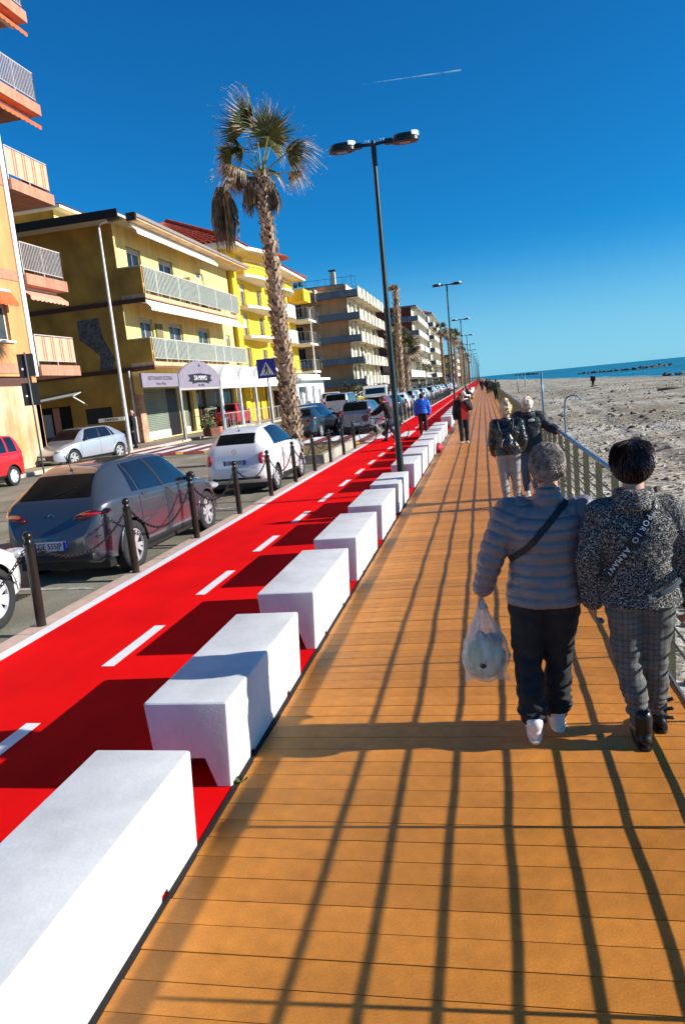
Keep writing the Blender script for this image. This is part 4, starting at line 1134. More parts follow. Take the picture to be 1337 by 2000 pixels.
# two black boards on a slim pole, seen from behind
bb = thing('pole_with_boards', 'slim grey pole carrying two black rectangular boards at the left edge', 'sign', (-13.95, 21.2, .12), R(33))
MB().tube([(0,0,0),(0,0,4.0)], .028, 10).build('pole', mat('sign_pole', (.14,.15,.16)), bb, smooth=True)
blk = mat('board_black', (.008,.008,.009), rough=.6, var=.1)
o = MB().box(-.24,.24,.03,.07,3.25,3.95).build('board', blk, bb)
MB().box(-.16,-.10,.015,.029,3.45,3.52).build('sticker', capm, o)
o = MB().box(-.24,.24,.03,.07,2.35,3.05).build('board', blk, bb)
MB().box(-.16,-.10,.015,.029,2.62,2.68).build('sticker', capm, o)
MB().box(-.02,.02,-.0,.03,3.0,3.9).build('bracket', galv, bb)
# shower posts on the beach
t = thing('beach_post', 'tall blue post rising from the beach behind the railing', 'post', (3.5, 47.0, -.85))
MB().tube([(0,0,0),(0,0,2.75)], .06, 12).build('post', bluem, t, smooth=True); MB().ell((0,0,2.75), .063,.063,.04).build('cap', bluem, t)
t = thing('beach_shower', 'curved blue beach shower pipe hooked over to the right', 'shower', (2.8, 27.7, -.9))
pts = [(0,0,0),(0,0,1.35),(.02,0,1.6)]+[(.30-.28*math.cos(a), 0, 1.68+.24*math.sin(a)) for a in [math.pi*i/10 for i in range(0, 9)]]
MB().tube(pts, .028, 10).build('pipe', bluem, t, smooth=True)
MB().lathe([(.03,0),(.07,-.05)], (pts[-1][0]+.03,0,pts[-1][2]-.02), 10).build('shower_head', bluem, t)
MB().box(-.35,.35,-.3,.3,-.05,.06).build('footing', plm, t)
for (x, y, l) in ((5.2,118,'thin far beach post left of the rocks'),(8.0,150,'thinner far beach post on the pebbles')):
    t = thing('beach_post', l, 'post', (x, y, -1.1)); MB().tube([(0,0,0),(0,0,2.9)], .07, 8).build('post', bluem, t, smooth=True); MB().ell((0,0,2.9), .075,.075,.05).build('cap', bluem, t)
# driftwood
dw = mat('driftwood', (.10,.075,.05), rough=.9)
for (x,y,a,L,l) in ((15.5,72,.2,2.4,'dark driftwood log lying on the upper beach'),(12.8,80,1.0,1.2,'short dark driftwood piece left of the log'),(20,60,.6,.9,'small dark driftwood stub on the right of the beach')):
    o = MB().tube([(0,0,0),(L*.5,.06,.05),(L,.0,.02)], [.11,.13,.06], 8).build('driftwood', dw, None, smooth=True, loc=(x,y,beach_h(x,y)+.1), rz=a); tag(o, l, 'driftwood')

# ------------------------------------------------------------------ palms
def two_tone(name, a, b, scale=3, rough=.75):
    return mat(name, a, c2=b, rough=rough, scale=scale, detail=3)
leafm = two_tone('palm_leaf_green', (.10,.135,.03), (.035,.05,.012), 4)
deadm = two_tone('palm_leaf_dead', (.34,.23,.11), (.10,.06,.03), 4)
tipm = two_tone('palm_leaf_tip', (.62,.50,.34), (.28,.2,.12), 6)
stemm = mat('palm_stem', (.22,.21,.04), rough=.55, var=.25, scale=5)
trunkm = mat('palm_trunk', (.25,.17,.10), rough=.95, c2=(.07,.045,.028), scale=5, bump=.6, bscale=30)
scalem = mat('palm_leaf_base', (.60,.46,.32), rough=.9, c2=(.26,.17,.10), scale=9)
def frond_mesh(seed, Lp=1.0, Rf=1.0, dead=0., droop=.5, spread=150, nb=30, fold=.35, light=False):
    """fan leaf: stem along +X from origin, fan in the XY plane, folded along its middle, tips hanging (-Z)"""
    rn = random.Random(seed); V = []; F = []; MI = []
    def add(vs, fs, mi):
        o = len(V); V.extend(vs); F.extend([tuple(i+o for i in f) for f in fs]); MI.extend([mi]*len(fs))
    if Lp > 0:
        st = MB().tube([(0,0,0),(Lp*.5,0,.03*Lp),(Lp,0,0)], [.03,.02,.014], 5 if not light else 3); add(st.v, st.f, 2)
    for i in range(nb):
        a = math.radians(-spread+2*spread*(i+.5)/nb+rn.uniform(-2,2))
        L = Rf*(.62+.38*math.cos(a*.55))*rn.uniform(.88,1.08)
        d = Vector((math.cos(a), math.sin(a), -abs(math.sin(a))*fold))
        d.normalize(); side = Vector((-math.sin(a), math.cos(a), 0)); w = .034*Rf*(30/nb)
        segs = 5; pts = []
        dr = droop*rn.uniform(.7,1.4)
        for s in range(segs+1):
            t = s/segs; p = Vector((Lp,0,0))+d*L*t*(1-.18*dr*t*t)+Vector((0,0,-1))*L*dr*.75*max(0,t-.35)**2*1.6
            pts.append(p)
        ws = [.25,1.0,1.1,.75,.35,.04]
        vs = []
        for s in range(segs+1):
            k = ws[s]*w; up_ = Vector((0,0,.4*k*(1 if s<4 else 0)))
            vs += [pts[s]-side*k+up_, pts[s]-Vector((0,0,.35*k)), pts[s]+side*k+up_]
        fs = []; mi = []
        tipstart = 3 if rn.random() < .1+dead else (4 if rn.random() < .7 else 9)
        for s in range(segs):
            fs += [(3*s,3*s+1,3*s+4,3*s+3),(3*s+1,3*s+2,3*s+5,3*s+4)]
            m_ = 1 if (dead > .6 or rn.random() < dead) else 0
            if s >= tipstart: m_ = 3
            mi += [m_, m_]
        o = len(V); V.extend(vs); F.extend([tuple(q+o for q in f) for f in fs]); MI.extend(mi)
        if not light and rn.random() < .45:     # curly threads
            p = pts[-1]; th = [p]
            for q in range(4): th.append(th[-1]+Vector((d.x*.05*rn.uniform(-.3,1.2), d.y*.05*rn.uniform(-.3,1.2)+rn.uniform(-.03,.03), rn.uniform(-.09,.02)))*Rf)
            tb = MB().tube(th, .0045, 3, cap=False); add(tb.v, tb.f, 3)
    me = bpy.data.meshes.new('frond'); me.from_pydata([tuple(v) for v in V], [], F)
    for m_ in (leafm, deadm, stemm, tipm): me.materials.append(m_)
    me.polygons.foreach_set('material_index', MI); me.update()
    return me
def set_frond(o, loc, az, el, rollv=0.):
    # az measured in XY from +X, el above the horizon; local +X is the stem
    m = Matrix.Rotation(az, 4, 'Z') @ Matrix.Rotation(-el, 4, 'Y') @ Matrix.Rotation(rollv, 4, 'X')
    o.rotation_euler = m.to_euler(); o.location = loc
def trunk(t, h, r0, r1, lean=(0,0), scales=True, sz=.16, dens=1.0, seed=1):
    rn = random.Random(seed); n = 14
    cx = lambda z: (lean[0]*(z/h)**1.5, lean[1]*(z/h)**1.5)
    rad = lambda z: r1+(r0-r1)*(1-z/h)**1.6
    pts = [(*cx(h*i/n), h*i/n) for i in range(n+1)]
    MB().tube(pts, [rad(h*i/n)*(1+rn.uniform(-.03,.03)) for i in range(n+1)], 16).build('trunk', trunkm, t, smooth=True)
    if not scales: return
    mb = MB(); z = .05; row = 0
    while z < h-.05:
        r = rad(z); k = max(6, int(2*math.pi*r/(sz*.72)*dens))
        for i in range(k):
            if rn.random() < .18: continue
            a = 2*math.pi*(i+.5*(row % 2)+rn.uniform(-.2,.2))/k; c = cx(z)
            er = Vector((math.cos(a), math.sin(a), 0)); et = Vector((-math.sin(a), math.cos(a), 0))
            s = sz*rn.uniform(.6,1.15); ctr = Vector((c[0], c[1], z+rn.uniform(-.03,.03)))
            out = rn.uniform(.02,.11)
            b0 = ctr+er*(r*.97)-et*s*.30; b1 = ctr+er*(r*.97)+et*s*.30
            tt = rn.uniform(-.15,.15)*s
            t0 = ctr+er*(r+out)+Vector((0,0,s*.75))-et*(s*.38)+et*tt; t1 = ctr+er*(r+out)+Vector((0,0,s*.55))+et*(s*.34)+et*tt
            tm = ctr+er*(r+out*1.2)+Vector((0,0,s*.95))+et*tt
            back = er*-.03
            mb.add([b0,b1,t1,tm,t0,t1+back-Vector((0,0,.02)),t0+back-Vector((0,0,.02)),tm+back],[(0,1,2,3,4),(1,5,2),(2,5,7,3),(3,7,6,4),(0,4,6)])
        z += sz*.62; row += 1
    stuff(mb.build('leaf_bases', scalem, t))
# the big palm
bp_ = thing('palm_tree', 'big fan palm with ragged crown and a hanging dead frond, beside the white car', 'palm tree', (-6.0, 22.6, .05), 0, 'fan palms along the road')
H = 8.55
trunk(bp_, H, .275, .165, lean=(-.14,.1), sz=.20, dens=1.15, seed=4)
C = Vector((-.14,.1,H-.05))
spec_ = [ # az, el, Lp, Rf, dead, droop, roll
 (175,88,1.45,1.15,.0,.10,0),(160,74,1.5,1.1,.05,.2,80),(20,74,1.15,1.05,.1,.25,-70),(62,60,1.1,.9,.15,.5,60),(28,38,1.1,.85,.3,.9,-40),(150,55,1.2,.85,.2,.6,40),(-40,57,1.15,.95,.1,.5,-50),
 (165,40,1.25,1.0,.1,.8,-70),(-10,28,1.1,1.0,.35,1.0,40),
(190,18,.75,.8,.8,1.0,30),(170,5,.8,.75,.95,1.0,0),(10,3,.9,.65,.9,1.1,30),(225,15,.8,.8,.8,1.0,0),(95,25,1.0,.9,.4,1.0,0)]
for i, (az, el, Lp, Rf, dd, dr, rl_) in enumerate(spec_):
    me = frond_mesh(100+i, Lp, Rf*1.0, dd, dr, spread=112, nb=40, fold=.45)
    o = link('frond', me, bp_); set_frond(o, C, R(az), R(el), R(rl_))
def hanging(seed, L, W, n=70, m=None):
    rn = random.Random(seed); mb = MB()
    for i in range(n):
        x = rn.uniform(-1,1)*W*.5; y = rn.uniform(-1,1)*W*.35; l = L*rn.uniform(.55,1.0); x2 = x*(1.0+rn.uniform(-.3,.5)); w = rn.uniform(.012,.03)
        P = [Vector((x*.4,y*.4,0)),Vector((x*.9,y,-l*.25)),Vector((x2,y,-l*.6)),Vector((x2*.8+rn.uniform(-.05,.05),y,-l))]
        vs = []; fs = []
        a = rn.uniform(0,math.pi); s = Vector((math.cos(a),math.sin(a),0))
        for q, ww in zip(P,(.6,1,1,.2)): vs += [q-s*w*ww, q+s*w*ww]
        for k in range(3): fs.append((2*k,2*k+1,2*k+3,2*k+2))
        mb.add(vs, fs)
    return mb
o = hanging(5, 2.0, .62, 190).build('dead_frond', deadm, bp_, loc=(C.x-1.3, C.y, C.z-.12))
MB().tube([C+Vector((-.1,0,-.1)), C+Vector((-.55,0,.05)), C+Vector((-1.0,0,.06)), C+Vector((-1.3,0,-.15))], [.05,.04,.035,.03], 7).build('dead_stem', deadm, bp_, smooth=True)
hanging(6, .85, .34, 80).build('dead_frond', deadm, bp_, loc=(C.x+.30, C.y-.05, C.z-.35))
hanging(7, .95, .4, 80).build('dead_frond', deadm, bp_, loc=(C.x-.36, C.y-.1, C.z-.25))
hanging(8, .7, .5, 70).build('dead_frond', deadm, bp_, loc=(C.x-.62, C.y-.1, C.z+.2))
# tuft of old bases below the crown and suckers near the foot
tf = hanging(11, .5, .7, 50); tf.build('skirt', deadm, bp_, loc=(C.x, C.y, C.z))
for (dx,dz,s) in ((-.42,1.35,5),(-.45,2.0,6)):
    pass
# other palms down the road
fl = [frond_mesh(300+i, .9, 1.0, d, .6, spread=120, nb=16, fold=.5, light=True) for i, d in enumerate((.0,.1,.3,.9))]
PLAB = {0:'pruned palm with stubby brown top behind the near lamp post'}
def palm(x, y, h, r, label, n=22, crown=1.0, bare=False, seed=0):
    rn = random.Random(seed)
    t = thing('palm_tree', label, 'palm tree', (x, y, rz(x)), 0, 'fan palms along the road')
    trunk(t, h, r*1.25, r, lean=(rn.uniform(-.15,.15),0), sz=.26, dens=.8, seed=seed)
    for i in range(n):
        k = 3 if i > n*.6 else rn.choice((0,1,2)); az = rn.uniform(0,6.28)
        el = rn.uniform(.2,1.4) if k < 3 else rn.uniform(-1.0,.1)
        if bare: el = rn.uniform(1.0,1.5); k = 3
        o = link('frond', fl[k], t); set_frond(o, (0,0,h-.1), az, el, rn.uniform(-1,1)); o.scale = (crown*.9,)*3
    return t
palm(-6.2, 57.5, 9.0, .20, 'pruned palm with a stubby brown top just right of the near lamp post', n=12, crown=.45, bare=True, seed=2)
palm(-6.0, 119, 9.9, .20, 'slim fan palm with small crown left of the second lamp post', n=16, crown=.95, seed=3)
palm(-6.2, 151, 11.0, .2, 'fan palm with small crown just behind the second lamp post', n=16, crown=.95, seed=4)
palm(-5.8, 168, 11.6, .22, 'leafy dark fan palm between the second and third lamp posts', n=26, crown=1.25, seed=5)
for k, y in enumerate((176,214,228,262,290,322,356)):
    palm(-5.9, y, (11,11.2,10.5,11,10.4,10.8,10)[k], .22, 'far fan palm in the row towards the vanishing point', n=16, crown=1.05, seed=10+k)
palm(-9.0, 90, 6.2, .33, 'low bushy palm with tan fronds before the dark red block', n=34, crown=1.45, seed=30)
palm(-12.2, 112, 8.6, .33, 'bushy green palm among trees before the dark red block', n=30, crown=1.5, seed=31)
# shrubs and small trees behind the cars
def shrub(x, y, z, rx, ry, h, label, m, n=420, seed=0, trunk_h=0., cat='shrub'):
    rn = random.Random(seed); t = thing('tree' if trunk_h else 'shrub', label, cat, (x, y, z))
    mb = MB()
    for i in range(n):
        a = rn.uniform(0,6.28); u = rn.random()**.4; zz = rn.uniform(-1,1); rr_ = math.sqrt(1-zz*zz)*u
        lump = 1+.25*mnoise.noise(Vector((a*1.5, zz*2, seed)))
        c = Vector((rr_*math.cos(a)*rx*lump, rr_*math.sin(a)*ry*lump, trunk_h+h/2+zz*h/2*u))
        s = rn.uniform(.08,.2); q = Matrix.Rotation(rn.uniform(0,6),3,'Z') @ Matrix.Rotation(rn.uniform(-1,1),3,'X')
        vs = [c+q@Vector(v)*s for v in ((-1,-.5,0),(0,-.1,.3),(1,-.5,0),(1,.5,.0),(0,.6,.25),(-1,.5,0))]
        mb.add(vs, [(0,1,4,5),(1,2,3,4)])
    mb.build('crown', m, t)
    if trunk_h: MB().tube([(0,0,-.1),(0,0,trunk_h+h*.5)], [.12,.06], 8).build('trunk', trunkm, t, smooth=True)
    else: MB().tube([(0,0,-.1),(0,0,h*.5)], [.06,.03], 6).build('stem', trunkm, t)
    return t
lg = two_tone('shrub_green', (.075,.11,.025), (.025,.04,.01), 3); dg = two_tone('shrub_dark', (.035,.055,.015), (.012,.02,.006), 3); yg = two_tone('shrub_yellow_green', (.20,.22,.03), (.06,.08,.015), 3)
shrub(-15.0,86,.3,2.6,1.5,2.6,'dark hedge clump at the foot of the brown apartment block',dg,700,1)
shrub(-11.5,86,.1,1.6,1.5,2.4,'dark shrub beside the white truck',dg,400,2)
shrub(-12.6,134,.2,3.2,3,5.0,'dense green street tree behind the bushy palms',lg,900,3,3.0,'tree')
shrub(-11.0,150,.2,2.4,2.6,4.0,'darker green street tree beyond the dense one',dg,700,4,2.5,'tree')
shrub(-9.4,118,.1,1.8,2.5,1.8,'low dark hedge behind the row of parked cars',dg,500,5)
shrub(-9.0,70,.1,1.0,1.4,1.3,'yellow green shrub behind the parked cars by the lamp post',yg,380,6)
shrub(-8.2,140,.1,1.5,6,2.2,'long low hedge between the far palms',dg,600,7)
shrub(-9.5,190,.1,2.2,6,6,'green trees behind the farthest palms',lg,700,8,1.5,'tree')
# potted plant at the porch
pt = thing('potted_plant', 'terracotta trough with a bushy agave and variegated shrub before the porch', 'potted plant', (-14.3, 37.2, .27))
MB().prism([(-.55,0),(.55,0),(.65,.42),(-.65,.42)], 'x', -.22, .22).build('trough', mat('terracotta_dark', (.16,.05,.03), rough=.8), pt)
MB().lathe([(.16,0),(.22,.42)], (.1,.95,0), 12).build('pot', mat('terracotta', (.60,.22,.12), rough=.8), pt)
mb = MB(); rn = random.Random(9)
for i in range(260):
    c = Vector((rn.gauss(0,.16), rn.gauss(0,.26), .45+abs(rn.gauss(0,.40)))); s = rn.uniform(.04,.1); q = Matrix.Rotation(rn.uniform(0,6),3,'Z')@Matrix.Rotation(rn.uniform(-1,1),3,'X')
    mb.add([c+q@Vector(v)*s for v in ((-1,0,0),(0,.35,.1),(1,0,0),(0,-.35,.1))],[(0,1,2,3)])
mb.build('foliage', two_tone('variegated_leaf', (.62,.52,.25), (.08,.10,.03), 14), pt)
mb = MB()
for i in range(26):
    a = rn.uniform(0,6.28); e = rn.uniform(.3,1.2); d = Vector((math.cos(a)*math.cos(e), math.sin(a)*math.cos(e), math.sin(e))); c = Vector((0,-.55,.4))
    mb.tube([c, c+d*.3, c+d*.55], [.035,.03,.004], 4)
mb.build('agave', lg, pt)
# ------------------------------------------------------------------ cars
def interp(xs, ys, x):
    """monotone cubic (Fritsch-Carlson)"""
    n = len(xs)
    if x <= xs[0]: return ys[0]
    if x >= xs[-1]: return ys[-1]
    h = [xs[i+1]-xs[i] for i in range(n-1)]; d = [(ys[i+1]-ys[i])/h[i] for i in range(n-1)]
    m = [d[0]]+[0 if d[i-1]*d[i] <= 0 else 2*d[i-1]*d[i]/(d[i-1]+d[i]) for i in range(1, n-1)]+[d[-1]]
    for i in range(n-1):
        if x <= xs[i+1]:
            t = (x-xs[i])/h[i]
            return (ys[i]*(1+2*t)*(1-t)**2 + h[i]*m[i]*t*(1-t)**2 + ys[i+1]*t*t*(3-2*t) + h[i]*m[i+1]*t*t*(t-1))
tint = mat('tinted_rear_glass', (.010,.012,.012), rough=.12, spec=.02, var=.3, scale=3)
class Body:
    """y runs from the tail (0) to the nose (L)"""
    def __init__(s, sp):
        s.sp = sp; s.L = sp['L']
        s.cols = {k: ([a*s.L for a, _ in sp[k]], [b for _, b in sp[k]]) for k in ('zb','zs','zt','ws','wt')}
    def g(s, k, y): return interp(*s.cols[k], y)
    def sec(s, y):
        zb, zs, zt, ws, wt = (s.g(k, y) for k in ('zb','zs','zt','ws','wt'))
        hr = max(.012, zt-zs)
        return [(0,zb),(ws*.80,zb),(ws*.955,zb+.07),(ws*1.0,zb+(zs-zb)*.52),(ws*.985,zs-.06),(ws*.955,zs),
                ((ws*.955+wt)/2+.012*min(1,hr/.3), zs+hr*.52),(wt, zs+hr*.90),(wt*.86, zs+hr*.975),(wt*.5, zt-.002*1),(0,zt)]
    def P(s, y, v, off=0.):
        def q(y, v):
            S = s.sec(y); i = min(int(v), len(S)-2); t = v-i
            p0 = S[max(i-1,0)]; p1 = S[i]; p2 = S[i+1]; p3 = S[min(i+2,len(S)-1)]
            r = []
            for k in (0,1):
                m1 = (p2[k]-p0[k])*.5*.8; m2 = (p3[k]-p1[k])*.5*.8
                if i in (0,1) : m1 = m2 = (p2[k]-p1[k])
                r.append(p1[k]*(1+2*t)*(1-t)**2+m1*t*(1-t)**2+p2[k]*t*t*(3-2*t)+m2*t*t*(t-1))
            return Vector((r[0], y, r[1]))
        p = q(y, v)
        if off:
            e = .01; a = q(min(y+e,s.L),v)-q(max(y-e,0),v); b = q(y,min(v+.03,10))-q(y,max(v-.03,0))
            n = b.cross(a)
            if n.length > 1e-9:
                n.normalize()
                if n.x < -.05 or (abs(n.x) <= .05 and n.z < 0): n = -n
                p = p+n*off
        return p
NV = 10
def car(sp, name, label, loc, rz_, paint, group='cars parked along the promenade', cat='car', plate=None, roof=None, lite=False):
    B = Body(sp); L, W = B.L, sp['W']; t = thing(name, label, cat, loc, rz_, group)
    sub = 2 if lite else 3
    ysn = sorted({*[round(L*i/(26 if lite else 44),4) for i in range((26 if lite else 44)+1)], L*.008, L*.02, L*.985, L*.995})
    vss = [i/sub for i in range(NV*sub+1)]
    V = []; F = []; n = len(vss)
    full = 2*(n-1)
    for y in ysn:
        e = 1-.10*max(0,1-y/(L*.03))**2-.10*max(0,1-(L-y)/(L*.03))**2
        ring = [B.P(y, v) for v in vss]
        zc = (B.g('zb',y)+B.g('zs',y))/2
        ring = [Vector((p.x*e, p.y, zc+(p.z-zc)*(1-(1-e)*.5))) for p in ring]
        ring += [Vector((-p.x, p.y, p.z)) for p in ring[-2:0:-1]]
        V += [tuple(p) for p in ring]
    R_ = full
    for i in range(len(ysn)-1):
        for k in range(R_): F.append((i*R_+k, (i+1)*R_+k, (i+1)*R_+(k+1)%R_, i*R_+(k+1)%R_))
    F.append(tuple(range(R_))); F.append(tuple((len(ysn)-1)*R_+k for k in range(R_-1,-1,-1)))
    # shift so that the car is centred
    y0 = -L/2; V = [(x, y+y0, z) for x, y, z in V]
    mb = MB(); mb.v = V; mb.f = F
    me = mb.mesh('body', paint, fix=True); o = bpy.data.objects.new('body', me); col.objects.link(o)
    wr = sp['wr']; wy = [sp['rw']+y0, sp['fw']+y0]
    if not lite:
        cu = MB()
        for y in wy:
            for s in (-1, 1):
                cu.tube([(s*(W/2-.30), y, wr), (s*(W/2+.2), y, wr)], wr+.055, 28)
        cme = cu.mesh('c', black_plastic, fix=True); c = bpy.data.objects.new('c', cme); col.objects.link(c)
        md = o.modifiers.new('b', 'BOOLEAN'); md.object = c; md.operation = 'DIFFERENCE'; md.solver = 'EXACT'
        try: md.material_mode = 'TRANSFER'
        except Exception: pass
        bpy.context.view_layer.update()
        me2 = bpy.data.meshes.new_from_object(o.evaluated_get(bpy.context.evaluated_depsgraph_get()))
        bpy.data.objects.remove(c)
        o.modifiers.clear(); o.data = me2
        me = me2
    me.polygons.foreach_set('use_smooth', [True]*len(me.polygons)); me.set_sharp_from_angle(angle=R(38))
    o.parent = t; body = o; o.name = 'body'
    def patch(nm, mt, ylo, yhi, vlo, vhi, side, nu=10, nv=6, off=.006, par=t):
        """ylo,yhi: functions of v (0..1); side in (-1,1,0=both incl. centre)"""
        m = MB()
        sides = (1,-1) if side == 0 else (side,)
        for sd_ in sides:
            vs = []
            for j in range(nv+1):
                tt = j/nv; v = vlo+(vhi-vlo)*tt; a = ylo(tt)*L; b = yhi(tt)*L
                for i in range(nu+1):
                    y = a+(b-a)*i/nu; p = B.P(y, v, off); vs.append((sd_*p.x, p.y+y0, p.z))
            fs = []
            for j in range(nv):
                for i in range(nu):
                    q = j*(nu+1)+i; fs.append((q,q+1,q+nu+2,q+nu+1))
            m.add(vs, fs)
        return m.build(nm, mt, par, smooth=True)
    C_ = lambda a, b=None: (lambda t_: a if b is None else a+(b-a)*t_)
    # windows
    for side in (-1, 1):
        for (a0,a1,b0,b1) in sp['side']:
            patch('side_window', sp.get('glass', wgc), C_(a0,a1), C_(b0,b1), 5.12, 6.9, side)
    a0,a1 = sp['wsh']; b0,b1 = a0,a1
    patch('windscreen', wgc, C_(a0), C_(a1), 7.25, 10, 0, nu=12, nv=6, off=.006)
    a0,a1 = sp['rwin']
    patch('rear_window', tint, C_(a0), C_(a1), 7.7, 10, 0, nu=10, nv=6, off=.007)
    if roof: patch('roof_panel', roof, C_(sp['rwin'][1]+.03), C_(sp['wsh'][0]-.03), 8.1, 10, 0, off=.004)
    if not lite:
        # seams
        for side in (-1,1):
            for yy in sp['seams']:
                patch('door_seam', black_plastic, C_(yy), C_(yy+.0022), 2.2, 4.9, side, nu=1, nv=12, off=.003)
            for yy in sp['handles']:
                p = B.P(yy*L, 4.35, .01); MB().ell((side*(p.x+.008), p.y+y0, p.z), .018, .085, .018).build('door_handle', sp.get('handle', paint), t, smooth=True)
            patch('sill_trim', black_plastic, C_(.24), C_(.74), 1.75, 2.25, side, nu=10, nv=2, off=.006)
            patch('pillar_trim', black_plastic, C_(sp['bp'][0],sp['bp'][1]), C_(sp['bp'][0]+.018,sp['bp'][1]+.018), 5.1, 6.95, side, nu=1, nv=5, off=.009)
        for y in wy:
            for side in (-1,1):
                arc = [(side*(B.g('ws',y-y0)-.002+.0), y+(wr+.05)*math.cos(a), wr+(wr+.05)*math.sin(a)) for a in [math.pi*i/18 for i in range(19)]]
                MB().tube(arc, .012, 5).build('arch_lip', paint if not sp.get('darklip') else black_plastic, t, smooth=True)
    # mirrors
    for side in (-1, 1):
        p = B.P((sp['wsh'][1]-.075)*L, 5.3)
        m_ = MB().ell((side*(p.x+.12), p.y+y0, p.z+.03), .085, .055, .062).build('mirror', sp.get('mirror', paint), t, smooth=True)
        if not lite: MB().obox((side*(p.x+.03), p.y+y0, p.z), .08,.04,.03).build('mirror_foot', black_plastic, m_)
    # tail lamps, head lamps
    redl = mat('tail_lamp_red', (.45,.012,.015), rough=.12, coat=.8, var=.3, scale=30)
    darkl = mat('tail_lamp_smoked', (.05,.004,.005), rough=.08, coat=1.0)
    clr = mat('head_lamp_glass', (.42,.44,.46), rough=.08, coat=.9, var=.4, scale=40)
    for (cx,cy_,cz_,rx_,ry_,rz__,an_) in sp.get('taile', []):
        for side in (-1,1):
            q = MB().ell((side*cx, y0+cy_, cz_), rx_, ry_, rz__, Matrix.Rotation(side*an_,3,'Z')@Matrix.Rotation(-side*.10,3,'Y'), 18, 10).build('tail_lamp', redl if rz__ > .1 else darkl, t, smooth=True)
            if rz__ <= .1 and not lite: MB().ell((side*cx, y0+cy_-.02, cz_+.012), rx_*.7, ry_*.98, rz__*.4, Matrix.Rotation(side*an_,3,'Z')).build('lamp_insert', redl, q, smooth=True)
            elif not lite: MB().ell((side*cx, y0+cy_-.018, cz_-.02), rx_*.45, ry_*.95, rz__*.5, Matrix.Rotation(side*an_,3,'Z')).build('lamp_insert', clr, q, smooth=True)
    for side in (-1, 1):
        for (ya, yb, va, vb) in sp['tail']:
            patch('tail_lamp', redl, C_(ya), C_(yb), va, vb, side, nu=5, nv=4, off=.012)
        for (x0,x1,z0,z1) in sp.get('tailp', []):
            q = MB().box(side*x0, side*x1, y0-.012, y0+.05, z0, z1).build('tail_lamp', redl, t); bevel(q, .02, 2)
            if not lite: MB().box(side*(x0+.05), side*(x1-.04), y0-.020, y0-.013, z0+.03, z0+(z1-z0)*.55).build('lamp_insert', clr, q)
        for (x0,x1,z0,z1,d) in sp['head']:
            q = MB().ell((side*(x0+x1)/2, L/2-d, (z0+z1)/2), (x1-x0)/2, .16, (z1-z0)/2, rot=Matrix.Rotation(-side*.45,3,'Z')).build('headlight', clr, t, smooth=True)
    # plates
    plm_ = mat('plate_white', (.62,.64,.68), rough=.4); plb = mat('plate_blue', (.01,.04,.35), rough=.4)
    pz = sp['plate']
    for (yy, s) in ((y0-.012+sp.get('py',0)*L, -1), (-y0+.004, 1)):
        zz = pz[0] if s == -1 else pz[1]
        pt_ = MB().box(-.25,.25,yy-.006,yy+.006,zz-.055,zz+.055).build('number_plate', plm_, t)
        for x in (-.23,.23): MB().box(x-.022,x+.022,yy-.009*1,yy+.009,zz-.054,zz+.054).build('plate_band', plb, pt_)
        if plate and s == -1: text(plate, .105, inkm, pt_, (0,yy-.008,zz), RY, font_w=.92)
    # bumper inserts, grille, logo, wiper, aerial
    q = MB().box(-W*.36,W*.36,y0-.010,y0+.2,sp['bz'][0],sp['bz'][1]).build('rear_bumper_insert', black_plastic, t); bevel(q,.03,2)
    q = MB().box(-W*.33,W*.33,-y0-.2,-y0+.004,sp['bz'][0],sp['bz'][1]+.14).build('grille', black_plastic, t); bevel(q,.03,2)
    if not lite:
        zl = sp['logo']; yb_ = y0-.012+sp.get('by',0)*L
        ring = [(.05*math.cos(a), yb_, zl+.05*math.sin(a)) for a in [2*math.pi*i/20 for i in range(20)]]
        lm = mat('chrome', (.6,.6,.6), rough=.15, metal=1)
        lg_ = MB().tube(ring, .007, 6, closed=True); lg_.obox((0,yb_,zl),.09,.008,.012,Matrix.Rotation(.35,3,'Y')); lg_.build('badge', lm, t)
        ra_ = B.P(sp['rwin'][1]*L+.12,10); MB().tube([(0,ra_.y+y0,ra_.z),(0,ra_.y+y0-.12,ra_.z+.2)], .005, 5).build('aerial', black_plastic, t)
        MB().lathe([(.03,0),(.012,.03)], (0,ra_.y+y0,ra_.z-.01), 10).build('aerial_foot', black_plastic, t)
        ra2 = B.P(sp['rwin'][0]*L+.02, 10); rb2 = B.P(sp['rwin'][0]*L+.10, 9.0)
        MB().tube([(0,ra2.y+y0-.01,ra2.z+.02),(.32,rb2.y+y0-.04,rb2.z+.04)], .008, 5).build('rear_wiper', black_plastic, t)
        MB().tube([(-W*.42,y0+L*.02,sp['bz'][1]+.19),(0,y0-.004,sp['bz'][1]+.18),(W*.42,y0+L*.02,sp['bz'][1]+.19)], .004, 4).build('boot_seam', black_plastic, t)
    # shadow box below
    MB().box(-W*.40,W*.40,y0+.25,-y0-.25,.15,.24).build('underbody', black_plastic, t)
    # wheels
    wme, rme = wheel_meshes(wr, sp.get('rim','alloy'), lite)
    for y in wy:
        for s in (-1, 1):
            wo = link('wheel', wme, t); wo.location = (s*(W/2-.115), y, wr); wo.rotation_euler.z = 0 if s > 0 else math.pi
            ro = link('rim', rme, wo)
            ro.rotation_euler.x = random.uniform(0,6)
    return t
WM = {}
rim_alloy = mat('rim_alloy', (.42,.42,.43), rough=.45, metal=.3, var=.1)
rim_white = mat('rim_cover', (.66,.67,.70), rough=.35, metal=.3, var=.05)
rim_dark = mat('rim_dark', (.03,.03,.032), rough=.6)
